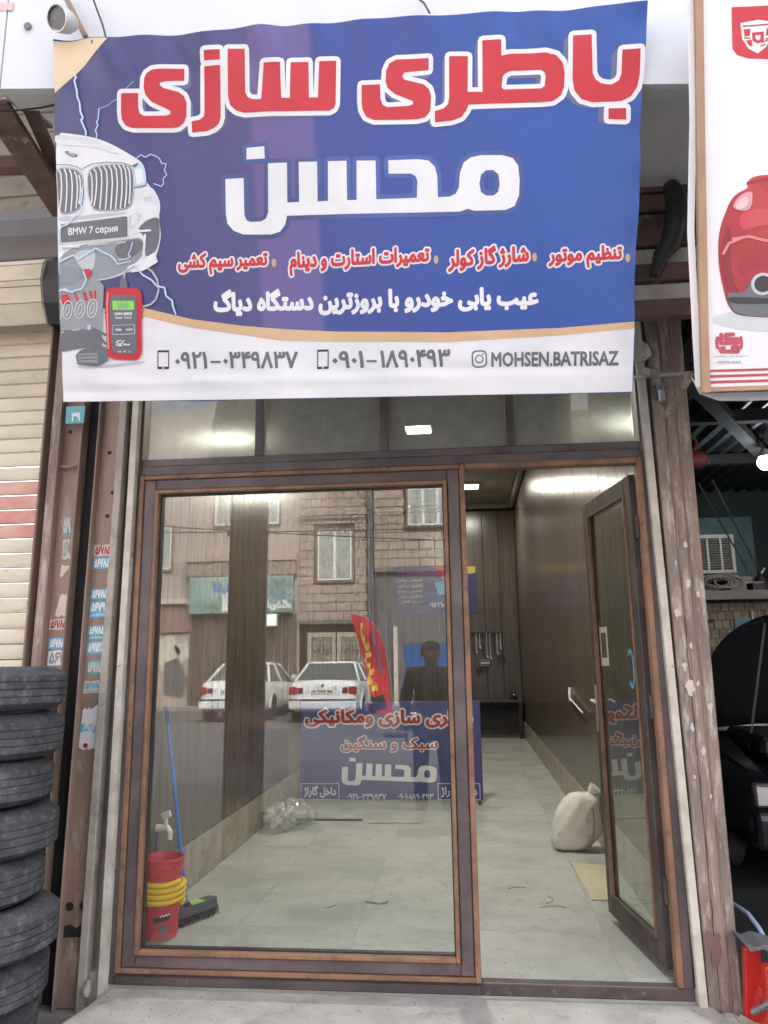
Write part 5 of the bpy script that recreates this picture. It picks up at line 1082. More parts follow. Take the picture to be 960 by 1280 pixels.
# grit swept about the doorway and the step
def grit(name, label, n, x0, x1, y0, y1, z, m, rmax=.004):
    rnd = random.Random(n); mb = MB()
    for _ in range(n):
        x = rnd.uniform(x0, x1); y = y0+(y1-y0)*rnd.random()**1.3; r = rnd.uniform(.0008, rmax)*(1 if rnd.random() > .05 else 1.8); a = rnd.uniform(0, 6)
        mb.add([(x+r*cos(a+k*2.09), y+r*.8*sin(a+k*2.09), z) for k in range(3)]+[(x, y, z+r*.8)], [(0, 1, 3), (1, 2, 3), (2, 0, 3), (0, 2, 1)])
    tag(mb.build(name, m), label, 'grit', kind='stuff')
grit('floor_grit', 'dark grit and crumbs scattered on the workshop tiles near the door', 700, .02, 2.4, .05, 2.6, .0008, M['paving'])
grit('step_grit', 'grit and small crumbs scattered on the marble step', 500, -.02, 2.5, -.09, -.62, -.0555, M['paving'], .0045)

# blue sign standing inside
sg = thing('standing_sign', 'dark blue sign with red and white Persian lettering standing inside behind the glass', 'sign', (.85, 4.15, 0))
q = [(-0.057,0.915),(1.671,0.895),(1.671,0.005),(-0.065,0.004)]
x0, z1 = q[0]; x1 = q[1][0]; zb_ = .03
SGY = 4.1
MB().box(x0, x1, SGY, SGY+.02, .025, z1).build('board', mat('navy printed board', (.05, .06, .2), (.065, .07, .24), scale=2, rough=.35, bump=.03), sg, bevel=.003)
for xx in (x0+.02, x1-.05): MB().box(xx, xx+.03, SGY+.02, SGY+.05, 0, z1-.02).build('leg', M['rail'], sg)
for xx in (x0+.02, x1-.05): MB().box(xx, xx+.03, SGY-.12, SGY+.24, 0, .024).build('foot', M['rail'], sg)
SG = VSurf(SGY)
def DS(nm, VF, n, ik): return decal(nm, VF, SG, .0015+n*.0015, INK[ik], sg)
def sline(body, quad, ik, bold, outl=None, nm='lettering', flatg=None):
    g = flatg or glyphs(body, 0, 2, not any(c in '۰۱۲۳۴۵۶۷۸۹' for c in body)); f = fit(dilate(g, bold, 6) if bold else g, quad)
    if outl: DS(nm+'_outline', dilate(f, outl, 6), 0, 'white')
    DS(nm, f, 1, ik)
sline('باطری سازی ومکانیکی', [(-0.017,0.854),(1.594,0.837),(1.588,0.669),(-0.016,0.683)], 'dred', .05, .013)
sline('سبک و سنگین', [(0.335,0.6),(1.262,0.597),(1.258,0.452),(0.335,0.453)], 'dred', .03, .010)
sline('', [(0.342,0.402),(1.249,0.402),(1.243,0.159),(0.342,0.149)], 'white', 0, None, 'name', name_)
sline('۰۹۲۱-۰۳۴۹۸۳۷', [(0.395,0.077),(0.767,0.079),(0.767,0.029),(0.395,0.027)], 'white', .02, None, 'phone_number')
sline('۰۹۰۱-۱۸۹۰۴۹۳', [(0.873,0.079),(1.211,0.081),(1.209,0.031),(0.872,0.03)], 'white', .02, None, 'phone_number')
for qa in ([(-0.051,0.169),(0.319,0.17),(0.319,0.02),(-0.049,0.018)], [(1.25,0.173),(1.645,0.174),(1.639,0.026),(1.246,0.024)]):
    (xa, za), (xb, _), (_, zc_) = qa[0], qa[1], qa[2]
    DS('box_outline', poly([(xa, zc_), (xb, zc_), (xb, za), (xa, za)], [(xa+.006, zc_+.006), (xb-.006, zc_+.006), (xb-.006, za-.006), (xa+.006, za-.006)]), 1, 'white')
    sline('داخل گاراژ', [(xa+.03, za-.02), (xb-.03, za-.02), (xb-.03, zc_+.02), (xa+.03, zc_+.02)], 'white', .03, None, 'side_lettering')

# back wall
YW = YB-.005
ps = thing('wall_poster', 'dark purple poster with pink and yellow Persian lines on the back wall', 'poster', (.9, YW, 2.2))
qp = [(0.303,2.953),(1.771,2.932),(1.741,2.094),(0.319,2.12)]
MB().box(qp[0][0], qp[1][0], YW-.012, YW, qp[2][1], qp[0][1]).build('board', INK['navy'], ps)
PSf = VSurf(YW-.012)
def pl_(body, quad, ik, b_=.03): decal('lettering', fit(glyphs(body, b_), quad), PSf, .003, INK[ik], ps)
pl_('پذیرش پنچرگیری چرخ خودرو', [(0.346,2.909),(1.111,2.89),(1.108,2.775),(0.344,2.793)], 'pink')
for i, (w_, s_) in enumerate(((530, 'تعویض روغن'), (522, 'باطری سازی'), (524, 'تعمیر دینام'), (521, 'تنظیم موتور'), (523, 'سیم کشی'))): pl_(s_, [(a, b) for a, b in ([(0.358,2.72),(0.834,2.71),(0.832,2.638),(0.356,2.648)] if 0 else [(qp[0][0]+.06, qp[0][1]-.22-.1*i), (qp[0][0]+.5, qp[0][1]-.22-.1*i), (qp[0][0]+.5, qp[0][1]-.29-.1*i), (qp[0][0]+.06, qp[0][1]-.29-.1*i)])], 'yellow', .02)
pl_('۰۹۲۲۱۰۳۴۹', [(0.91,2.294),(1.394,2.284),(1.391,2.199),(0.908,2.209)], 'white')
decal('red_band', poly([(1.026,2.943),(1.17,2.939),(1.428,2.468),(1.368,2.356)]), PSf, .003, INK['red'], ps); decal('yellow_patch', poly([(1.213,2.931),(1.756,2.918),(1.752,2.803),(1.351,2.755)]), PSf, .004, INK['yellow'], ps); decal('blue_patch', poly([(1.019,2.648),(1.263,2.671),(1.328,2.442),(1.085,2.418)]), PSf, .004, INK['sky'], ps)
tr_ = thing('tool_rack', 'small rack of hanging spanners on the back wall', 'tool rack', (2.3, YW, 1.9))
rx0, rz = [(1.629,1.732)][0]; rx1 = [(2.186,1.723)][0][0]
MB().box(rx0, rx1, YW-.03, YW, rz-.02, rz+.02).build('rail', M['black'], tr_)
for k in range(9):
    x = rx0+.04+k*(rx1-rx0-.08)/8; l = [.30, .34, .26, .38, .42, .44, .3, .36, .28][k]
    MB().tube([(x, YW-.04, rz), (x, YW-.045, rz-l+.05), (x+.012, YW-.045, rz-l)], [.008, .01, .018], 6).build('spanner', M['alu'] if k % 3 else M['black'], tr_)
bx_ = thing('wall_box', 'small pale box fixed on the back wall below the spanners', 'box', (1.862, 10.45, 1.234))
c = (1.862, 10.45, 1.234); MB().box(c[0]-.1, c[0]+.1, YW-.06, YW, c[2]-.08, c[2]+.05).build('case', M['hood'], bx_, bevel=.01); MB().box(c[0]-.07, c[0]+.08, YW-.066, YW-.06, c[2]-.02, c[2]+.0).build('front_strip', M['white'], bx_)
for p, r_, l in (((2.154, 10.45, 1.285), .055, 'coil of black cable hung on the back wall right of the pale box'), ((1.76, 10.45, 1.099), .035, 'small ring hung on the back wall left below the pale box')):
    o = MB().tube([(p[0]+r_*cos(a), YW-.03, p[2]+r_*sin(a)) for a in [k*pi/6 for k in range(13)]], .012, 6).build('cable_coil', M['black'], smooth=True); tag(o, l, 'coil')
wbn = thing('workbench', 'low dark workbench against the back wall', 'workbench', (2.2, 10.2, 0))
bz = .62
MB().box(1.2, 2.45, 9.95, YW, bz-.04, bz).build('bench_top', M['rail'], wbn, bevel=.005)
for x in (1.24, 2.38): MB().box(x, x+.05, 9.98, 10.03, .0, bz-.04).build('leg', M['black'], wbn)
MB().box(1.26, 2.42, 10.3, 10.32, .12, bz-.05).build('back_panel', M['black'], wbn)
vs_ = thing('bench_vice', 'small dark vice standing on the workbench by the corner', 'vice', (2.32, 10.1, bz))
MB().box(2.24, 2.38, 10.0, 10.14, bz, bz+.05).build('base', M['black'], vs_, bevel=.01); MB().box(2.27, 2.35, 9.96, 10.2, bz+.05, bz+.14).build('jaw', M['black'], vs_, bevel=.015); MB().tube([(2.31, 9.96, bz+.09), (2.31, 9.86, bz+.09)], .015, 8).build('screw', M['alu'], vs_)
vh = thing('wall_socket', 'small pale socket with a short white lead on the right wall', 'socket', (2.46, 3.736, 0.986))
c = (2.46, 3.736, 0.986); MB().box(2.462, 2.479, c[1]-.04, c[1]+.04, c[2]-.06, c[2]+.06).build('face_plate', M['white'], vh, bevel=.003)
MB().tube([(2.462, c[1], c[2]+.03), (2.44, c[1]-.2, c[2]-.02), (2.45, c[1]-.9, c[2]-.1)], .006, 6).build('lead', M['white'], vh)

# ================================================================== RIGHT NEIGHBOUR: open garage
gw_ = thing('garage_building', 'dark open garage next door with a corrugated roof', 'building', (5, 3, -.15))
GZ = 3.45
MB().box(2.603, 2.64, .1, 7.2, -.15, GZ).build('side_wall', mat('dark garage wall', (.05, .05, .055), (.03, .03, .035), rough=.8), gw_)  # plain near-black colour on the garage side wall
MB().box(2.62, 9.0, 7.0, 7.2, -.15, GZ+.8).build('back_wall', mat('dark teal painted wall', (.045, .07, .075), (.03, .045, .05), scale=1.2, rough=.8), gw_)
MB().box(8.9, 9.0, .0, 7.0, -.15, GZ+.8).build('side_wall', M['hood'], gw_)
# corrugated roof
cor = MB(); n = 150; vs = []
for y in (-.6, 7.2):
    for i in range(n+1): vs.append((2.62+6.4*i/n, y, GZ+.35*(y+.6)/7.8*0+.025*(1 if (i//2) % 2 else -1)))
cor.add(vs, [(i, i+1, n+2+i, n+1+i) for i in range(n)])
cor.add([(v[0], v[1], v[2]+.04) for v in vs], [(i, i+1, n+2+i, n+1+i) for i in range(n)])
rf = cor.build('corrugated_roof', mat('grey zinc sheet', (.09, .095, .1), (.05, .05, .055), scale=2, rough=.5, metal=.5), gw_)
rf.location = (0, 0, 0)
for y in (.15, 1.6, 3.2, 4.8): MB().box(2.7, 8.9, y, y+.1, GZ-.14, GZ-.035).build('purlin', M['dark'], gw_)
MB().beam((2.75, 1.2, GZ-.1), (5.2, 5.5, GZ-.12), .12, .08).build('roof_beam', M['dark'], gw_)
MB().box(2.72, 8.9, -.4, 7.0, -.17, -.146).build('garage_floor', mat('oily dark concrete', (.06, .06, .06), (.04, .04, .042), scale=2, rough=.6), gw_)
c = Vector((4.472, 4.0, 3.117))
ll = thing('garage_lamp', 'bright white hanging lamp in the dark garage', 'lamp', c)
MB().sphere(c, .075, 8).build('bulb', lit('cold lamp glow', (.85, .93, 1), 5), ll, smooth=True)
MB().lathe([(.0001, .13), (.03, .13), (.05, .09), (.06, .055), (.001, .05)], c, 16).build('lamp_socket', M['white'], ll, smooth=True)
MB().tube([c+Vector((0, 0, .12)), (c.x, c.y, GZ-.02)], .006, 5).build('cord', M['black'], ll)
l = bpy.data.lights.new('bulb_light', 'POINT'); l.energy = 3; l.color = (.85, .93, 1); l.shadow_soft_size = .08
lo = bpy.data.objects.new('bulb_light', l); COL.objects.link(lo); lo.parent = ll; lo.location = (0, -.0, -.1)
# louvred cooler unit
GY = 6.0
ac = thing('air_cooler', 'dark green air cooler with a white louvred grille high in the garage', 'cooler', (4.5, GY, 2.2))
qa = [(4.3,2.723),(4.78,2.719),(4.762,2.261),(4.288,2.272)]
x0, z1 = qa[0]; x1, z0_ = qa[2]
MB().box(x0-.18, x1+.25, GY+.03, GY+.6, z0_-.1, z1+.22).build('casing', mat('dark green enamel', (.04, .11, .11), (.03, .07, .075), rough=.5), ac, bevel=.01)
for a in ((x0, x0+.04, z0_, z1), (x1-.04, x1, z0_, z1), (x0+.04, x1-.04, z1-.045, z1), (x0+.04, x1-.04, z0_, z0_+.04)): MB().box(a[0], a[1], GY-.01, GY+.03, a[2], a[3]).build('grille_frame', M['white'], ac, bevel=.003)
for k in (1, 2): x = x0+(x1-x0)*k/3; MB().box(x-.012, x+.012, GY-.005, GY+.03, z0_+.04, z1-.045).build('grille_bar', M['white'], ac)
k = 0; z = z0_+.06
while z < z1-.07:
    MB().add([(x0+.04, GY+.0, z), (x1-.04, GY+.0, z), (x1-.04, GY+.02, z+.02), (x0+.04, GY+.02, z+.02), (x0+.04, GY+.004, z-.002), (x1-.04, GY+.004, z-.002), (x1-.04, GY+.024, z+.018), (x0+.04, GY+.024, z+.018)], [(0, 1, 2, 3), (7, 6, 5, 4), (0, 4, 5, 1), (1, 5, 6, 2), (2, 6, 7, 3), (3, 7, 4, 0)]).build('louvre', M['greyplaster'], ac); z += .03
# shelf with a coil
zs = (4.488, 5.8, 2.025)[2]
sf2 = thing('garage_shelf', 'dark shelf under the cooler in the garage', 'shelf', (4.5, 5.8, zs))
MB().box(3.6, 6.4, 5.6, 6.0, zs-.03, zs).build('shelf_board', M['black'], sf2); MB().box(3.6, 6.4, 5.58, 5.61, zs-.1, zs-.0).build('front_rail', M['hood'], sf2)
hc_ = Vector((4.49, 5.7, 2.181)); hz = thing('hose_coil', 'coiled pale grey hose lying on the garage shelf', 'hose', (hc_.x, hc_.y, zs))
mb = MB(); rnd = random.Random(3)
for j in range(9):
    r_ = .11+rnd.uniform(-.03, .05); ph_ = rnd.uniform(0, 6); ox = rnd.uniform(-.12, .1)
    mb.tube([(hc_.x+ox+r_*1.5*cos(a), hc_.y+.06*sin(a+ph_), zs+.1+r_*.62*sin(a)+.01*j*0) for a in [k*pi/7 for k in range(15)]], .011, 5, cap=False)
mb.build('loops', M['greyplaster'], hz, smooth=True)
pr = thing('bearing_ring', 'pale metal ring at the left end of the garage shelf', 'ring', (4.22, 5.7, 2.132))
c = Vector((4.221, 5.7, 2.141)); MB().tube([(c.x+.05*cos(a), c.y, c.z+.035*sin(a)+.0) for a in [k*pi/6 for k in range(13)]], .014, 6).build('ring', M['white'], pr, smooth=True)
# tiled band
tb = thing('tiled_wall', 'low wall in the garage faced with small pale tiles and a blue strip', 'wall', (4.6, 6.3, -.15))
zt0 = (4.595, 6.2, 1.883)[2]; MB().box(3.4, 6.6, 6.25, 6.45, -.15, zt0+.03).build('core', M['hood'], tb)
locs = [(3.42+.092*i+.046*(j % 2), 6.238, zt0-.055-.105*j) for j in range(7) for i in range(30)]
tm = mat('cream glazed tile', (.4, .37, .27), (.28, .25, .17), scale=3, rough=.4, c3=(.15, .12, .08), c3cut=(.6, .7), c3scale=5)
piece_row('tile', MB().box(0, .084, 0, .012, 0, .098), tm, tb, locs, bevel=.003)
MB().prism([(4.75, zt0-.15), (6.4, zt0-.02), (6.4, zt0-.12), (4.75, zt0-.30)], lambda u, v: (u, 6.21, v), lambda u, v: (u, 6.238, v)).build('blue_strip', INK['sky'], tb)
# clutter hanging under the shelf
cl = thing('hanging_parts', 'jumble of grey metal parts hanging beside the post in the garage', 'parts', (3.489, 3.2, 1.439))
rnd = random.Random(9)
for j, (px_, l_, w_) in enumerate((((3.482, 3.2, 1.505), .3, .05), ((3.547, 3.2, 1.439), .34, .03), ((3.494, 3.2, 1.277), .2, .06), ((3.536, 3.2, 1.18), .22, .05))):
    x, y, z = px_; MB().tube([(x, y, z+l_*.5), (x+rnd.uniform(-.04, .04), y, z), (x+rnd.uniform(-.03, .05), y-.02, z-l_*.4)], [w_*.4, w_*.8, w_*.5], 7).build('metal_part', [M['hood'], M['alu'], M['greyplaster'], M['alu']][j], cl, smooth=True)
MB().beam((3.437, 3.2, 1.571), (3.612, 3.2, 1.595), .03, .03).build('hook_rail', M['black'], cl)
# things stored on and under the shelf
bpt = ((4.686, 5.75, 2.035), (4.834, 5.75, 2.023), (4.941, 5.75, 2.038))
rnd = random.Random(12)
for i, (px_, w_, h_, mm, nm, lab) in enumerate((((924, 738), .26, .16, 'hood', 'storage_box', 'grey box on the garage shelf right of the coiled hose'), ((941, 739), .2, .1, 'rail', 'storage_box', 'low brown box on the garage shelf beside the grey box'), ((953, 737), .16, .2, 'black', 'oil_can', 'dark can at the right end of the garage shelf'))):
    p = bpt[i]
    t_ = thing(nm, lab, 'box' if i < 2 else 'can', (p[0], 5.75, zs))
    if i < 2:
        MB().box(p[0]-w_/2, p[0]+w_/2, 5.66, 5.9, zs, zs+h_).build('carton', M[mm], t_, bevel=.006); MB().box(p[0]-w_/2-.004, p[0]+w_/2+.004, 5.655, 5.905, zs+h_*.8, zs+h_).build('lid', M['greyplaster'], t_, bevel=.004)
    else:
        MB().lathe([(.0001, 0), (.07, 0), (.07, .15), (.05, .17), (.02, .2), (.0001, .2)], (p[0], 5.75, zs), 14).build('body', M[mm], t_, smooth=True); MB().tube([(p[0], 5.75, zs+.19), (p[0]+.05, 5.75, zs+.26)], .01, 6).build('spout', M['alu'], t_)
for i, (x_, l_) in enumerate(((4.95, .3), (5.1, .22), (5.22, .34), (5.36, .26))):
    o = MB().tube([(x_, 6.19, zt0-.04), (x_, 6.18, zt0-l_), (x_+.02, 6.18, zt0-l_-.05)], [.01, .012, .03], 6).build('hand_tool', M[['alu', 'hood', 'alu', 'rust'][i]], smooth=True)
    tag(o, ['leftmost spanner hung on the tiled garage wall', 'second dark tool hung on the tiled garage wall', 'longest spanner hung on the tiled garage wall', 'rust coloured tool at the right of the tools on the tiled garage wall'][i], 'tool', 'tools hung on the tiled garage wall')
# red bowl on a hook with two thin chains
rb = thing('red_funnel', 'dull red bowl shaped funnel hanging behind the right post', 'funnel', (2.987, 1.2, 2.503))
c = Vector((2.986, 1.2, 2.493)); MB().sphere(c, .1, 8, (1, .5, .62)).build('bowl', mat('dull red plastic', (.22, .035, .03), (.15, .03, .025), rough=.5), rb, smooth=True)
MB().tube([c+Vector((0, 0, .05)), c+Vector((.03, 0, .09)), c+Vector((.025, 0, .13)), c+Vector((-.01, 0, .14)), c+Vector((-.03, 0, .12))], .012, 6).build('hook', MATS['dull red plastic'], rb, smooth=True)
MB().tube([c+Vector((0, 0, .13)), (c.x, c.y, GZ-.03)], .004, 5).build('string', M['black'], rb)
for i, (a, b) in enumerate((((3.035, 1.3, 2.362), (3.855, 3.0, 1.993)), ((3.119, 1.3, 2.384), (4.001, 3.0, 1.841)))):
    o = MB().tube([a, b], .006, 5).build('chain_cord', M['hood']); tag(o, ['left of two thin hoist cords slanting down in the dark garage', 'right of two thin hoist cords slanting down in the dark garage'][i], 'cord')

# ================================================================== CARS
def pane(name, pts4, m, par, off=0): return MB().add(pts4, [tuple(range(len(pts4)))]).build(name, m, par)
def make_car(name, label, loc, rz, paint, group=None, hood_open=False, blue=False):
    t = thing(name, label, 'car', (0, 0, 0), group); X = {}
    Wd = .85; Lh = 2.2
    # stations along y (front = -y ... rear = +y): y, half width, bottom z, belt z
    st_ = [(-2.2, .60, .30, .60), (-2.12, .76, .24, .68), (-1.8, .83, .2, .76), (-1.0, .85, .2, .88), (0, .86, .2, .92), (1.0, .85, .2, .95), (1.7, .84, .22, .97), (2.05, .80, .26, .96), (2.18, .72, .32, .88)]
    def ringp(y, w, b, s):
        return [(-w*.86, y, b), (-w, y, b+.12), (-w*1.0, y, (b+s)/2), (-w*.97, y, s-.06), (-w*.88, y, s), (0, y, s+.025), (w*.88, y, s), (w*.97, y, s-.06), (w, y, (b+s)/2), (w, y, b+.12), (w*.86, y, b)]
    vs = [p for s in st_ for p in ringp(*s)]; n = 11; fs = []
    for i in range(len(st_)-1):
        for k in range(n): fs.append((i*n+k, i*n+(k+1) % n, (i+1)*n+(k+1) % n, (i+1)*n+k))
    fs += [tuple(range(n)), tuple((len(st_)-1)*n+k for k in reversed(range(n)))]
    # wheel arches are read from dark liners set proud
    MB().add(vs, fs).build('body', paint, t, bevel=.02, smooth=True)
    def rail(y, z, w): return (w, y, z)
    roof = [(-.95, .90, .78), (-.25, 1.36, .60), (.95, 1.38, .60), (1.55, .98, .74)]
    gv = []
    for y, z, w in roof: gv += [(-w, y, z), (w, y, z)]
    MB().add([(-.60, -.25, 1.33), (.60, -.25, 1.33), (.60, .95, 1.36), (-.60, .95, 1.36), (-.55, -.2, 1.4), (.55, -.2, 1.4), (.55, .88, 1.42), (-.55, .88, 1.42)], [(0, 3, 2, 1), (4, 5, 6, 7), (0, 1, 5, 4), (1, 2, 6, 5), (2, 3, 7, 6), (3, 0, 4, 7)]).build('roof', paint, t, bevel=.02, smooth=True)
    gl = flat('car window glass', (.09, .1, .1), .25, 0, .25)
    cab = MB(); cab.add([(-.78, -.97, .88), (.78, -.97, .88), (.79, 1.58, .95), (-.79, 1.58, .95), (-.58, -.26, 1.345), (.58, -.26, 1.345), (.58, .94, 1.37), (-.58, .94, 1.37)], [(0, 1, 5, 4), (1, 2, 6, 5), (2, 3, 7, 6), (3, 0, 4, 7)])
    cab.build('windows', gl, t)
    for s in (-1, 1):
        for a, b in (((.79*s, 1.6, .95), (.585*s, .95, 1.38)), ((.79*s, -.98, .89), (.585*s, -.27, 1.36)), ((.80*s, .35, .93), (.6*s, .35, 1.37))): MB().beam(a, b, .055, .045).build('pillar', paint, t, bevel=.008)
        tl = MB().box(s*.76-.15 if s > 0 else -.76-.04, s*.76+.04 if s > 0 else -.76+.15+.0, 2.08, 2.19, .66, .84).build('tail_light', flat('red lamp lens', (.35, .02, .02), .2), t, bevel=.012)
        tl2 = MB().box(*sorted((s*.60, s*.47)), 2.13, 2.192, .68, .82).build('tail_light_inner', flat('dark lamp lens', (.16, .03, .04), .2), t, bevel=.01)
        hl = MB().box(*sorted((s*.72, s*.42)), -2.2, -2.1, .52, .66).build('headlight', M['alu'], t, bevel=.015)
        MB().box(*sorted((s*.95, s*.83)), -.8, -.68, .95, 1.07).build('mirror', paint, t, bevel=.02)
    MB().box(-.80, .80, 2.12, 2.26, .32, .56).build('bumper', paint, t, bevel=.04, seg=2)
    MB().box(-.79, .79, 2.258, 2.268, .53, .56).build('bumper_strip', M['black'], t)
    MB().box(-.76, .76, -2.30, -2.12, .28, .5).build('bumper', paint, t, bevel=.04, seg=2)
    MB().box(-.4, .4, -2.225, -2.19, .5, .6).build('grille', M['black'], t)
    pl = MB().box(-.26, .26, 2.17, 2.2, .68, .79).build('number_plate', M['white'], t, bevel=.004)
    RS = Surf((0, 2.2, 0), (-1, 0, 0), (0, 0, 1)); decal('plate_text', fit(glyphs('۱۱ ۷۷۳ ۵۲', .03), [(-.22, .77), (.22, .77), (.22, .70), (-.22, .70)]), RS, .002, INK['black'], pl)
    MB().lathe([(.0001, 0), (.035, 0), (.03, .012), (.0001, .014)], (0, 0, 0), 12).build('emblem', M['black'], t, smooth=True)
    e_ = [c for c in t.children if c.name.startswith('emblem')][0]; e_.location = (0, 2.19, .87); e_.rotation_euler = (-pi/2, 0, 0)
    MB().beam((-.62, 2.05, .975), (.62, 2.05, .975), .02, .02).build('boot_lip', paint, t, bevel=.004)
    tm_ = M['tyre']
    for s in (-1, 1):
        for y in (-1.4, 1.35):
            w_ = MB().lathe([(.19, -.09), (.28, -.09), (.305, -.06), (.305, .06), (.28, .09), (.19, .09)], (0, 0, 0), 24, close=True).build('wheel', tm_, t, smooth=True, loc=(s*.765, y, .305), local=True)
            w_.rotation_euler = (0, pi/2, 0)
            rim = MB().lathe([(.0001, .02), (.05, .03), (.12, .01), (.17, .03), (.195, .06), (.195, -.06), (.0001, -.06)], (0, 0, 0), 16).build('rim', M['alu'], w_, smooth=True, local=True, loc=LOC[w_.name])
            if s < 0: rim.rotation_euler = (pi, 0, 0)
            ar = MB().tube([(s*.845, y+.36*cos(a), .305+.36*sin(a)) for a in [k*pi/10 for k in range(11)]], .028, 6).build('wheel_arch', paint, t, smooth=True)
            MB().lathe([(.0001, -.02), (.33, -.02), (.33, .02), (.0001, .02)], (0, 0, 0), 20).build('arch_liner', M['black'], t).matrix_local = Matrix.Translation((s*.842, y, .33)) @ Matrix.Rotation(pi/2, 4, 'Y')
    if hood_open:
        hv = MB(); n_ = 14
        vs = []
        for j in range(n_+1):
            v = j/n_
            w = .72*(sin(pi*min(1, .5+v*.5))**.35) if v > 0 else .74
            w = .74*sqrt(max(.0, 1-(v**3.2)))+.02
            for i in range(17):
                u = -1+i/8; vs.append((u*w, -.98-v*.38, .95+v*.90-.05*u*u+.03*sin(pi*v)))
        f_ = [(j*17+i, j*17+i+1, (j+1)*17+i+1, (j+1)*17+i) for j in range(n_) for i in range(16)]
        hv.add(vs, f_); hv.add([(x, y+.03, z-.01) for x, y, z in vs], f_)
        hv.build('raised_bonnet', paint, t, smooth='all')
        MB().beam((-.6, -1.7, .84), (-.3, -1.3, 1.7), .012, .012).build('bonnet_stay', M['alu'], t)
        MB().box(-.6, .6, -2.0, -1.05, .80, .93).build('engine', M['black'], t, bevel=.03)
    t.location = loc; t.rotation_euler = (0, 0, rz); return t
wp = mat('white car paint', (.72, .73, .75), (.66, .67, .69), scale=2, rough=.25, bump=0, coat=.6)
bkp = mat('black car paint', (.012, .013, .016), (.016, .017, .02), scale=2, rough=.16, bump=0, coat=.7, rvar=.05)
a, b = (-2.666, -15.106, -0.15), (-1.048, -15.018, -0.15)
make_car('parked_car', 'white saloon car parked across the street, its tail seen whole in the glass', ((a[0]+b[0])/2, -17.35, -.15), 0, wp, 'white saloon cars parked across the street')
c = (-4.314, -15.6, 0.476)
make_car('parked_car', 'white saloon car across the street, half hidden behind the dark pole in the reflection', (c[0]+.15, -17.7, -.15), 0, wp, 'white saloon cars parked across the street')
make_car('black_car', 'black car with its bonnet raised standing in the dark garage', (4.22, 3.95, -.15), radians(-4), bkp, hood_open=True)

# ================================================================== ACROSS THE STREET (seen in the glass)
FY = -20.5; GZ0 = -.034
def near(v): return FY+v
render_m = mat('grey beige render', (.4, .335, .3), (.35, .295, .26), scale=.6, rough=.85, c3=(.22, .18, .16), c3cut=(.66, .8), c3scale=2, bump=.2)
brick_m = mat('hollow clay block', (.38, .30, .245), (.31, .25, .2), scale=1.2, rough=.85, c3=(.54, .44, .35), c3cut=(.58, .7), c3scale=4, bump=.3)
mortar = mat('dark mortar joint', (.12, .095, .08), rough=.9)
plank = mat('weathered brown door planks', (.13, .1, .08), (.08, .06, .05), scale=2, stretch=(2, 1, .3), rough=.7, c3=(.22, .19, .16), c3cut=(.62, .75))
steel_c = mat('cream steel gate', (.42, .38, .3), (.34, .31, .25), scale=2, rough=.5)
wglass = flat('pale curtained window glass', (.35, .4, .38), .12)
iron = flat('black wrought iron', (.03, .03, .03), .5)
def BB(x0, x1, d0, d1, z0, z1): return MB().box(min(x0, x1), max(x0, x1), near(d0), near(d1), z0, z1)
def far_window(par, x0, x1, z0, z1, n=2):
    w = BB(x0-.07, x1+.07, -.0, .05, z0-.07, z1+.07).build('window', mat('brown window surround', (.25, .17, .14), rough=.6) if 'brown window surround' not in MATS else MATS['brown window surround'], par)
    for k in range(n):
        a = x0+(x1-x0)*k/n; b = x0+(x1-x0)*(k+1)/n
        BB(a+.04, b-.04, .05, .06, z0+.05, z1-.05).build('pane', wglass, w)
        for q in ((a, a+.045, z0, z1), (b-.045, b, z0, z1), (a+.045, b-.045, z0, z0+.05), (a+.045, b-.045, z1-.05, z1)): BB(q[0], q[1], .05, .08, q[2], q[3]).build('sash', M['white'], w)
        BB(a+.12, (a+b)/2+.04, .06, .066, z0+.08, z0+(z1-z0)*.62).build('curtain', M['greyplaster'], w)
    return w
bA = thing('rendered_building', 'beige rendered two storey building with a long pale green shop sign and brown plank doors', 'building', (-10, FY-4, GZ0))
xa = [(-3.562,4.381)][0][0]
BB(-24, xa, -9, 0, GZ0, 9.4).build('wall', render_m, bA)
(x0, z1), (x1, z0) = [(-6.321,6.894),(-4.244,5.546)]
far_window(bA, x0, x1, z0, z1, 3)
(x0, z1), (x1, z0) = [(-8.266,5.536),(-7.727,4.179)]
far_window(bA, x0, x1, z0, z1, 1)
(x0, z1), (x1, z0) = [(-7.111,4.547),(-3.638,4.357)]
BB(x0, x1, 0, .35, z0, z1).build('cornice', render_m, bA)
BB(x0, x1, 0, .3, z0-.45, z0-.02).build('signboard_back', M['postr'], bA)
(x0, z1), (x1, z0) = [(-6.979,3.878),(-3.707,2.751)]
sgn = BB(x0, x1, .12, .3, z0, z1).build('shop_sign', mat('pale green print', (.3, .42, .4), (.2, .34, .33), scale=.8, rough=.5, c3=(.14, .2, .16), c3cut=(.5, .6), c3scale=1.6), bA)
QS = BSurf(FY+.3)
def far_text(body, quad, ik, par, bold=.03, n=.006, surf=None, rtl=True):
    # lettering faces the street, so in world x it runs the other way round
    (a, b), (c, d), (e, f_), (g, h) = quad
    return decal('lettering', fit(glyphs(body, bold, rtl=rtl), [(c, d), (a, b), (g, h), (e, f_)]), surf or QS, n, INK[ik], par)
far_text('آسیا', [(-6.254,3.711),(-5.742,3.7),(-5.732,3.328),(-6.241,3.339)], 'blue', sgn, .05)
far_text('فروشگاه', [(-4.539,3.157),(-3.762,3.141),(-3.758,2.8),(-4.533,2.815)], 'white', sgn, .06)
far_text('لوازم یدکی', [(-4.544,3.427),(-3.765,3.41),(-3.763,3.214),(-4.54,3.23)], 'blue', sgn, .03)
(x0, z1), (x1, z0) = [(-5.938,3.432),(-5.641,2.811)]
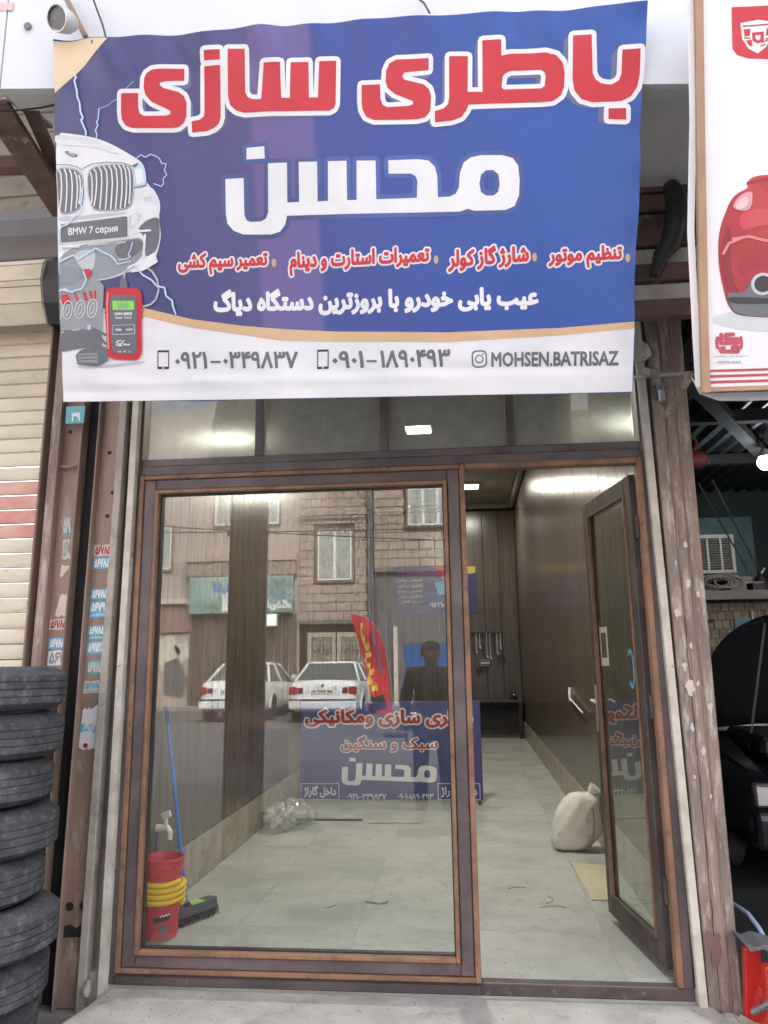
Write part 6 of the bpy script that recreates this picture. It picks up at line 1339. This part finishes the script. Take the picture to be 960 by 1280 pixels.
decal('white_panel', poly([(x0, z0), (x1, z0), (x1, z1), (x0, z1)]), QS, .004, INK['white'], sgn)
(x0, z1) = [(-7.04,2.704)][0]
pl_n = 14; xr_ = [(-3.621,2.643)][0][0]
for k in range(pl_n):
    w_ = (xr_-x0)/pl_n; BB(x0+k*w_+.02, x0+(k+1)*w_-.02, 0, .04+.02*(k % 2), GZ0, z1).build('door_plank', plank, bA)
(xa2, za2), (xb2, zb2) = [(-8.154,3.175),(-6.97,2.208)]
BB(xa2-6, xb2, 0, .2, za2-.1, za2+.06).build('ledge', M['plaster'], bA); BB(xa2-6, xb2, 0, .08, zb2, za2-.1).build('wall_band', mat('dusty rose render', (.3, .2, .17), rough=.8), bA)
decal('faded_mural', merge(poly([(-7.993,1.978),(-7.614,2.169),(-7.306,1.6),(-7.64,0.996),(-7.95,1.048)]), poly([(-7.519,1.774),(-7.115,1.965),(-6.993,1.474),(-7.291,1.235)])), BSurf(FY), .01, M['plaster'], bA)
decal('mural_dark', merge(poly([(-7.83,1.241),(-7.402,1.431),(-7.016,0.749),(-7.199,0.223),(-7.763,0.323)])), BSurf(FY), .012, M['hood'], bA)  # dark grey patch below the pale mural shapes
# lit green kiosk sign between pole and brick house
(x0, z1), (x1, z0) = [(-4.58,2.713),(-4.151,2.319)]
ks = thing('lit_sign', 'small bright green white sign lit under the long shop sign', 'sign', ((x0+x1)/2, FY+.4, z0))
BB(x0, x1, .3, .42, z0, z1).build('sign_box', M['alu'], ks); BB(x0+.03, x1-.03, .42, .43, z0+.03, z1-.03).build('sign_face', lit('kiosk glow', (.6, 1, .8), .6), ks)
# brick house
bB = thing('brick_house', 'house of bare clay blocks with a framed window over ornate cream steel gates', 'building', (-2.4, FY-3, GZ0))
(xb0, zb1), (xb1, zb0) = [(-3.569,8.013),(-1.307,2.384)]
BB(xa+.002, xb1, -8, -.02, GZ0, 9.2).build('wall', mortar, bB)
(wx0, wz1), (wx1, wz0) = [(-2.981,5.278),(-1.919,3.717)]
def bricks(par, x0, x1, z0, z1, holes, cw=.47, ch=.272):
    meb = {}; r_ = 0; z = z0
    rnd = random.Random(5)
    while z+ch <= z1+.02:
        x = x0-(cw/2 if r_ % 2 else 0)
        while x < x1:
            a, b = max(x, x0), min(x+cw, x1); x += cw
            if b-a < .08: continue
            segs = [(a, b)]
            for hx0, hx1, hz0, hz1 in holes:
                if z+ch > hz0 and z < hz1:
                    ns = []
                    for (p, q_) in segs:
                        if q_ <= hx0 or p >= hx1: ns.append((p, q_))
                        else:
                            if p < hx0-.05: ns.append((p, hx0))
                            if q_ > hx1+.05: ns.append((hx1, q_))
                    segs = ns
            for p, q_ in segs:
                L_ = round(q_-p, 2); key = L_
                if key not in meb:
                    o = MB().box(0, L_-.022, 0, .05, 0, ch-.022).build('brick', brick_m, par, loc=(p, near(-.02), z), local=True, bevel=.006); meb[key] = o.data
                else: o = link('brick', meb[key], None, par, loc=(p, near(-.02), z))
                o.location.y += rnd.uniform(0, .012)
        z += ch; r_ += 1
bricks(bB, xb0, xb1-.1, zb0+.12, 7.1, [(wx0-.1, wx1+.1, wz0-.1, wz1+.1)])
far_window(bB, wx0, wx1, wz0, wz1, 2)
BB(xb0, xb1, -.02, .12, zb0, zb0+.11).build('lintel', M['hood'], bB)
(p0, _), = [(-3.562,4.381)]; 
zr = [(-2.931,5.66)][0][1]; BB(xb0, xb1, .03, .07, zr-.03, zr+.03).build('ring_beam', M['hood'], bB)
gt = thing('ornate_gate', 'pair of cream steel gates with black scrollwork ovals across the street', 'gate', (-2.6, FY+.1, GZ0))
(gx0, gz1), (gx1, _) = [(-3.276,2.12),(-1.506,2.092)]
BB(gx0-.25, gx1+.2, -.015, .0, GZ0, zb0-.01).build('gate_recess', M['dark'], gt)
gm = (gx0+gx1)/2
for a, b in ((gx0, gm-.02), (gm+.02, gx1)):
    lf = BB(a, b, .06, .10, GZ0+.05, GZ0+.75).build('gate_panel', steel_c, gt)
    for q in ((a, a+.12, GZ0+.75, gz1), (b-.12, b, GZ0+.75, gz1), (a+.12, b-.12, gz1-.14, gz1)): BB(q[0], q[1], .06, .11, q[2], q[3]).build('gate_frame', steel_c, gt)
    BB(a+.12, b-.12, .07, .08, GZ0+.75, gz1-.14).build('dark_pane', M['hood'], gt)
    sc_ = MB(); cx = (a+b)/2; hz = (gz1-.14-GZ0-.75); wz = (b-a-.24)/2
    for kz in range(3):
        cz = GZ0+.75+hz*(kz+.5)/3
        for s in (-1, 1):
            for s2 in (-1, 1):
                path = [(cx+s*(.03+wz*.42+wz*.38*(1-t/14)*cos(t*.75*s2+1.5)), near(.12), cz+s2*.02+hz/7*(1-t/14)*sin(t*.75*s2+1.5)) for t in range(13)]
                sc_.tube(path, .016, 5)
    sc_.tube([(cx+wz*.85*cos(t_), near(.12), GZ0+.75+hz/2+hz*.46*sin(t_)) for t_ in [k*pi/12 for k in range(25)]], .016, 5, cap=False)
    sc_.tube([(cx, near(.12), GZ0+.8), (cx, near(.12), gz1-.16)], .014, 5)
    sc_.build('scrollwork', steel_c, gt, smooth=True)
# second brick house
bC = thing('brick_house', 'clay block building with a wide dark shuttered opening under its upper window', 'building', (2, FY-3, GZ0))
(_, zc0) = [(-0.422,3.979)][0]; xc1 = 3.4
BB(xb1+.05, 9, -8.1, -.022, GZ0, 8.9).build('wall', mortar, bC)
(vx0, vz1), (vx1, vz0) = [(-0.127,6.52),(1.244,5.356)]
bricks(bC, xb1+.1, xc1, zc0+.1, 7.1, [(vx0-.1, vx1+.1, vz0-.1, vz1+.1)])
far_window(bC, vx0, vx1, vz0, vz1, 3)
BB(xb1-.09, xb1+.06, .0, .14, GZ0, 9).build('drain_pipe', M['hood'], bC)
BB(xb1+.1, 9, -.02, .1, zc0-.05, zc0+.09).build('lintel', M['hood'], bC)
for k in range(int((zc0-.1-GZ0)/.2)): BB(xb1+.15, 8.8, -.02, .01+.012*(k % 2), GZ0+.2*k, GZ0+.2*k+.19).build('shutter_slat', M['hood'], bC)
(fx0, _), = [(-0.588,2.272)]
BB(fx0-.06, fx0+.06, .0, .14, GZ0, [(-0.588,2.272)][0][1]).build('door_post', M['plaster'], bC)
bD = thing('rendered_building', 'plain dull yellow rendered building at the far right across the street', 'building', (15, FY-3, GZ0)); BB(9.05, 26, -8, 0, GZ0, 8.6).build('wall', render_m, bD)
for k in range(3): far_window(bD, 10.5+5*k, 12+5*k, 4.6, 6.2)
BB(10, 14, 0, .05, GZ0, 2.9).build('roller_door', plank, bD); BB(18, 22, 0, .05, GZ0, 2.9).build('roller_door', plank, bD)
# overhead wires in front of the far houses
for i, (a, b, l) in enumerate((((-7.891, -18.0, 5.449), (-2.925, -18.0, 5.018), 'black overhead wire crossing in front of the beige building'), ((-3.018, -18.0, 5.113), (2.474, -18.0, 5.082), 'black overhead wire crossing in front of the brick houses'))):
    A, B = Vector(a), Vector(b); A2 = A+(A-B)*2.0; B2 = B+(B-A)*2.0
    o = MB().tube([A2.lerp(B2, k/12)+Vector((0, 0, -.25*sin(pi*k/12))) for k in range(13)], .018, 5).build('overhead_wire', M['black']); tag(o, l, 'wire')
# near pole on the kerb
up = thing('street_pole', 'square dark brown pole with a pale conduit, reflected in the left of the glass', 'pole', (-.2, -2.6, -.15))
lean_box(MB(), -.31, -.07, -.30, -.06, -2.72, -2.46, -.15, 5.2).build('shaft', mat('dark weathered timber', (.05, .035, .028), (.035, .027, .022), scale=3, stretch=(2, 2, .2), rough=.85), up, bevel=.01)
lean_box(MB(), -.045, -.0, -.035, .01, -2.50, -2.46, -.15, 5.2).build('conduit', M['hood'], up, bevel=.004)
for z in (.9, 2.3, 3.6): MB().box(-.32, .02, -2.455, -2.445, z, z+.04).build('clamp', M['black'], up)
# feather flag
fg = thing('feather_flag', 'tall red feather flag with yellow Persian lettering by the parked white car', 'flag', (0, -12, -.15))
out = [(-0.726,2.191),(-0.598,2.188),(-0.438,2.123),(-0.279,1.994),(-0.138,1.789),(-0.046,1.524),(-0.003,1.216),(0.024,0.911),(0.065,0.458),(0.093,0.263),(-0.233,0.265),(-0.324,0.611),(-0.43,1.068),(-0.522,1.454),(-0.616,1.844)]
def fw_(u, v): return .03*sin(v*5+u*4)
FSf = BSurf(-12); FSf.w = fw_
redc = mat('red flag cloth', (.55, .02, .03), (.42, .015, .03), scale=2, rough=.7, bump=.1)
decal('cloth', poly(out), FSf, 0, redc, fg, .12)
BSf2 = VSurf(-12.0); decal('cloth_back', poly(out), Surf((0, -12.012, 0), (1, 0, 0), (0, 0, 1), lambda u, v: -fw_(u, v)), 0, redc, fg, .12)
def rot_text(body, quad, ik):  # lettering running down the flag
    return decal('lettering', fit(glyphs(body, .06), quad), FSf, .008, INK[ik], fg, .15)
rot_text('تعویض روغن', [(-0.519,1.936),(-0.343,1.964),(-0.104,0.64),(-0.356,0.551)], 'yellow') if 0 else None
q = [(-0.551,2.015),(-0.39,2.043),(-0.182,0.671),(-0.355,0.612)]
(tl, tr, br, bl) = q
decal('lettering', fit(glyphs('آپاراتی', .05), [tuple(tr), tuple(br), tuple(bl), tuple(tl)]), FSf, .01, INK['yellow'], fg, .15)
tl, tr, br, bl = [(-0.312,1.87),(-0.201,1.868),(-0.068,1.064),(-0.178,1.035)]
decal('lettering', fit(glyphs('شبانه روزی', .03), [tuple(tr), tuple(br), tuple(bl), tuple(tl)]), FSf, .01, INK['blue'], fg, .15)
decal('tyre_picture', poly([(-0.324,0.581),(-0.073,0.64),(0.002,0.398),(-0.233,0.34)]), FSf, .01, INK['black'], fg)
P = [(a, -12.03, b) for a, b in [(-0.598,2.204),(-0.438,2.138),(-0.279,2.01),(-0.138,1.805),(-0.046,1.54),(0.013,1.216),(0.056,0.911),(0.096,0.458),(0.121,0.085)]]
MB().tube([*P, (P[-1][0]+.01, -12.03, -.1)], .012, 6).build('pole', M['alu'], fg, smooth=True)
MB().box(P[-1][0]-.2, P[-1][0]+.22, -12.2, -11.85, -.15, -.09).build('base', M['black'], fg, bevel=.02)
# blue pickup with raised bonnet beside the photographer
pk = thing('blue_pickup', 'bright blue pickup truck with its bonnet up, across the street behind the man', 'pickup', (1.0, -15.2, -.15))
bp1 = mat('bright blue car paint', (.03, .22, .55), (.04, .26, .6), scale=2, rough=.3, bump=0, coat=.4)
px0, px1 = .15, 1.85; y0 = -13.3
MB().prism([(0, .35), (0, .95), (1.0, 1.02), (1.35, 1.0), (1.9, 1.62), (2.9, 1.66), (3.0, 1.0), (5.0, 1.0), (5.0, .45), (.1, .3)], lambda u, v: (px0, y0-u, v-.15), lambda u, v: (px1, y0-u, v-.15)).build('body', bp1, pk, bevel=.04)
MB().add([(px0+.1, y0-1.05, .88), (px1-.1, y0-1.05, .88), (px1-.0, y0-.55, 1.62), (px0+.0, y0-.55, 1.62), (px0+.1, y0-1.08, .88), (px1-.1, y0-1.08, .88), (px1-.0, y0-.58, 1.62), (px0+.0, y0-.58, 1.62)], [(0, 1, 2, 3), (7, 6, 5, 4), (0, 4, 5, 1), (1, 5, 6, 2), (2, 6, 7, 3), (3, 7, 4, 0)]).build('raised_bonnet', bp1, pk)
MB().box(px0+.1, px1-.1, y0-.0, y0+.06, .2, .6).build('grille', M['black'], pk); MB().box(px0-.03, px1+.03, y0, y0+.12, .1, .22).build('bumper', M['alu'], pk, bevel=.02)
for x in (px0+.16, px1-.16):
    o = MB().lathe([(.0001, 0), (.09, 0), (.1, .03), (.0001, .04)], (0, 0, 0), 16).build('headlight', M['alu'], pk, smooth=True, local=True, loc=(x, y0+.06, .45)); o.rotation_euler = (-pi/2, 0, 0)
for x in (px0+.02, px1-.2):
    for yy in (-.9, -4.0):
        o = MB().lathe([(.0001, .05), (.18, .05), (.2, .0), (.3, 0), (.33, .04), (.33, .16), (.3, .2), (.0001, .2)], (0, 0, 0), 20).build('wheel', M['tyre'], pk, smooth=True, local=True, loc=(x, y0+yy, .18)); o.rotation_euler = (0, pi/2, 0)

# ================================================================== THE MAN TAKING THE PICTURE (seen only in the glass)
def skin_mesh(name, V, E, R_, m, parent, sub=2):
    me = bpy.data.meshes.new(name); me.from_pydata([tuple(v) for v in V], E, [])
    ob = bpy.data.objects.new(name+'_rig', me); COL.objects.link(ob)
    md = ob.modifiers.new('Skin', 'SKIN'); md.use_smooth_shade = True
    if not me.skin_vertices: return None
    sv = me.skin_vertices[0].data
    for i, r_ in enumerate(R_): sv[i].radius = (r_, r_) if not isinstance(r_, tuple) else r_; sv[i].use_root = (i == 0)
    ss = ob.modifiers.new('Sub', 'SUBSURF'); ss.levels = sub; ss.render_levels = sub
    dg = bpy.context.evaluated_depsgraph_get(); dg.update()
    nm = bpy.data.meshes.new_from_object(ob.evaluated_get(dg)); nm.name = name
    bpy.data.objects.remove(ob)
    base = LOC[parent.name]
    for v in nm.vertices: v.co = v.co-base
    nm.materials.clear(); nm.materials.append(m); nm.polygons.foreach_set('use_smooth', [True]*len(nm.polygons))
    o = bpy.data.objects.new(name, nm); COL.objects.link(o); o.parent = parent; LOC[o.name] = base.copy(); return o
gx, gy, g0 = 1.22, -4.02, -.15
man = thing('person', 'man in dark checked shirt and trousers holding up a phone, reflected in glass', 'person', (gx, gy, g0))
def Pt(x, y, z): return Vector((gx+x, gy+y, g0+z*.955))
skin = mat('skin', (.3, .18, .12), (.26, .155, .105), scale=6, rough=.5, bump=.05)
shirt = mat('dark checked shirt', (.05, .05, .06), (.09, .088, .09), scale=30, rough=.85, cut=(.48, .52), bump=.2)
trs = mat('dark trousers', (.025, .028, .04), (.035, .038, .05), scale=5, rough=.85, bump=.2)
ph_ = Vector((1.545, -3.70, 1.31))   # phone centre
hl_, hr_ = ph_+Vector((-.085, -.02, -.03)), ph_+Vector((.085, -.02, -.03))
lo_ = lambda v: (v.x-gx, v.y-gy, (v.z-g0)/.955)
HL, HR = Vector(lo_(hl_)), Vector(lo_(hr_))
V = [(0, 0, .95), (0, .0, 1.15), (0, -.01, 1.36), (0, -.01, 1.45), (.0, .015, 1.52), (.0, .02, 1.60), (0, .01, 1.67),
     (-.19, -.01, 1.40), (-.255, -.02, 1.13), (-.25, .05, .90), (-.245, .07, .84),
     (.19, -.01, 1.40), (.27, .02, 1.17), (.34, .16, 1.25), (HR.x+.01, HR.y-.05, HR.z-.05),
     (-.10, 0, .90), (-.115, .02, .50), (-.125, -.02, .09), (-.135, .10, .035),
     (.10, 0, .90), (.12, .03, .50), (.135, -.01, .09), (.15, .11, .035)]
E2 = [(0, 1), (1, 2), (2, 3), (3, 4), (4, 5), (5, 6), (2, 7), (7, 8), (8, 9), (9, 10), (2, 11), (11, 12), (12, 13), (13, 14), (0, 15), (15, 16), (16, 17), (17, 18), (0, 19), (19, 20), (20, 21), (21, 22)]
R2 = [(.14, .1), (.13, .09), (.15, .1), .052, .075, .092, .07, .055, .042, .036, .026, .055, .042, .036, .026, .08, .055, .04, .035, .08, .055, .04, .035]
skin_mesh('body', [Pt(*v) for v in V], E2, R2, skin, man)
sV = [(0, 0, .92), (0, .0, 1.15), (0, -.01, 1.38), (-.19, -.01, 1.40), (-.255, -.02, 1.13), (-.252, .03, .98), (-.25, .05, .90), (.19, -.01, 1.40), (.27, .02, 1.17), (.34, .16, 1.25), (HR.x+.03, HR.y-.09, HR.z-.07)]
sV.append((0, -.005, 1.455))
skin_mesh('shirt', [Pt(*v) for v in sV], [(2, 11), (0, 1), (1, 2), (2, 3), (3, 4), (4, 5), (5, 6), (2, 7), (7, 8), (8, 9), (9, 10)], [(.17, .125), (.16, .115), (.17, .12), .075, .06, .05, .043, .075, .06, .05, .043, (.085, .08)], shirt, man)
skin_mesh('trousers', [Pt(*v) for v in [(0, 0, .94), (-.10, 0, .86), (-.115, .02, .50), (-.125, -.02, .07), (.10, 0, .86), (.12, .03, .50), (.135, -.01, .07)]], [(0, 1), (1, 2), (2, 3), (0, 4), (4, 5), (5, 6)], [(.165, .125), (.1, .1), .075, .065, (.1, .1), .075, .065], trs, man)
for s, x, y in ((-1, -.13, 0), (1, .142, .01)):
    skin_mesh('shoe', [Pt(x, y-.05, .045), Pt(x, y+.06, .045), Pt(x+s*.01, y+.17, .035)], [(0, 1), (1, 2)], [(.045, .045), (.05, .045), (.04, .033)], M['black'], man, 1)
# face and hair
fc = Pt(0, .02, 1.575)
hm = blob(lambda a, th: tuple(fc+Vector((.094*sin(th)*cos(a), -.012+.104*sin(th)*sin(a), .045+.088*cos(th)))) if (cos(th) > -.15 or sin(a) < .2) else tuple(fc+Vector((.07*sin(th)*cos(a), .0, .03+.05*cos(th)))), 24, 14)
hm.build('hair', mat('black hair', (.015, .013, .012), rough=.6, bump=.4, bscale=200), man, smooth='all')
hdm = MB(); hdm.tube([fc+Vector((0, .085, .02)), fc+Vector((0, .112, -.012)), fc+Vector((0, .095, -.02))], [.008, .014, .009], 7); hdm.build('nose', skin, man, smooth=True)
for s in (-1, 1):
    MB().sphere(fc+Vector((s*.033, .088, .018)), .011, 6, (1.2, .6, .8)).build('eye', M['white'], man, smooth=True)
    MB().sphere(fc+Vector((s*.033, .094, .018)), .0055, 5).build('iris', M['black'], man, smooth=True)
    MB().sphere(fc+Vector((s*.094, .0, .0)), .026, 6, (.35, .7, 1.1)).build('ear', skin, man, smooth=True)
MB().tube([fc+Vector((-.028, .088, -.05)), fc+Vector((0, .096, -.052)), fc+Vector((.028, .088, -.05))], .006, 6).build('mouth', mat('lips', (.3, .12, .1), rough=.5), man, smooth=True)
# hands: palm, four bent fingers and a thumb closed on the phone's edges
for s, hc0 in ((1, hr_),):
    w0 = hc0+Vector((s*.025, -.045, -.045))
    VV = [w0, hc0+Vector((s*.018, -.02, -.01))]; EE = [(0, 1)]; RR = [(.024, .016), (.034, .014)]
    for k in range(4):
        b0 = hc0+Vector((s*.012, -.004, -.03+.021*k)); ln = (.8, .95, 1.0, .88)[k]
        i0 = len(VV); VV += [b0, b0+Vector((s*.008, .026*ln, .004)), b0+Vector((-s*.012, .036*ln, .006)), b0+Vector((-s*.03, .034, .006))]
        EE += [(1, i0), (i0, i0+1), (i0+1, i0+2), (i0+2, i0+3)]; RR += [.0095, .0085, .008, .007]
    i0 = len(VV); VV += [hc0+Vector((s*.0, -.032, -.02)), hc0+Vector((-s*.02, -.03, .0)), hc0+Vector((-s*.036, -.022, .012))]
    EE += [(1, i0), (i0, i0+1), (i0+1, i0+2)]; RR += [.012, .010, .008]
    skin_mesh('hand', VV, EE, RR, skin, man, 1)
hb0 = Pt(-.245, .07, .83)                      # the free hand hangs half open
VV = [hb0, hb0+Vector((0, .012, -.06))]; EE = [(0, 1)]; RR = [(.018, .024), (.014, .034)]
for k in range(4):
    b0 = hb0+Vector((.0, -.018+.02*k, -.085)); ln = (.82, .95, 1.0, .88)[k]; i0 = len(VV)
    VV += [b0, b0+Vector((.004, .004, -.03*ln)), b0+Vector((.012, .012, -.055*ln)), b0+Vector((.026, .016, -.07*ln))]
    EE += [(1, i0), (i0, i0+1), (i0+1, i0+2), (i0+2, i0+3)]; RR += [.0095, .0085, .008, .007]
i0 = len(VV); VV += [hb0+Vector((.01, .035, -.03)), hb0+Vector((.02, .052, -.055)), hb0+Vector((.026, .055, -.08))]
EE += [(0, i0), (i0, i0+1), (i0+1, i0+2)]; RR += [.012, .010, .008]
skin_mesh('hand', VV, EE, RR, skin, man, 1)
pho = thing('mobile_phone', 'dark mobile phone held up in the right hand of the man', 'phone', ph_)
MB().prism(rrect(-.078, .078, -.037, .037, .009), lambda u, v: ph_+Vector((u, 0, v)), lambda u, v: ph_+Vector((u, -.009, v))).build('case', M['black'], pho, bevel=.0015)
decal('screen', poly(rrect(-.074, .074, -.033, .033, .007)), Surf(ph_+Vector((0, -.0095, 0)), (1, 0, 0), (0, 0, 1)), .0006, flat('phone screen', (.02, .02, .025), .1), pho)
along(ph_+Vector((.05, .0, .018)), Vector((0, 1, 0)), [(.0001, 0), (.009, 0), (.009, .0015), (.0001, .0015)], 12).build('lens', M['black'], pho, smooth=True)

# ---- red jack by the right post with a pale hose
jk = thing('trolley_jack', 'bright red steel jack with a black saddle standing at the foot of the right post', 'jack', (2.645, -0.038, -0.15))
q = [(2.621,0.183),(2.675,0.196),(2.674,0.103),(2.694,0.087),(2.715,0.087),(2.69,-0.151),(2.593,-0.154),(2.61,0.044)]
rdm = mat('glossy red enamel', (.6, .03, .02), (.5, .02, .015), scale=4, rough=.35, coat=.3, c3=(.2, .02, .02), c3cut=(.68, .78))
MB().prism([(a, b) for a, b in [(2.621,0.183),(2.681,0.196),(2.679,0.121),(2.698,0.098),(2.688,-0.025),(2.655,-0.082),(2.648,-0.152),(2.593,-0.154),(2.61,0.044)]], lambda u, v: (u, -.13, v), lambda u, v: (u, -.09, v)).build('side_plate', rdm, jk, bevel=.004)
MB().prism([(a, b) for a, b in [(2.653,0.156),(2.719,0.169),(2.689,-0.1),(2.623,-0.102),(2.649,0.062)]], lambda u, v: (u, -.25, v), lambda u, v: (u, -.20, v)).build('side_plate', rdm, jk, bevel=.004)
MB().beam((2.629, -0.16, -0.023), (2.65, -0.2, 0.065), .014, .03).build('lift_arm', rdm, jk, bevel=.003)
MB().prism([(a, b) for a, b in [(2.595,0.23),(2.63,0.214),(2.667,0.226),(2.752,0.205),(2.749,0.17),(2.665,0.209),(2.616,0.199)]], lambda u, v: (u, -.22, v), lambda u, v: (u, -.06, v)).build('saddle', M['hood'], jk, bevel=.004)
MB().tube([(2.589, -0.25, 0.001), (2.628, -0.27, 0.031), (2.709, -0.3, 0.093)], .012, 8).build('handle_bar', M['hood'], jk, smooth=True)
o = MB().tube([(2.664, 0.25, 0.245), (2.69, 0.2, 0.253), (2.716, 0.1, 0.244), (2.727, -0.0, 0.213), (2.736, -0.05, 0.169), (2.75, -0.05, 0.073)], .009, 8).build('air_hose', mat('pale blue hose', (.4, .5, .68), rough=.4), smooth=True); tag(o, 'pale blue air hose curving down to the red jack', 'hose')
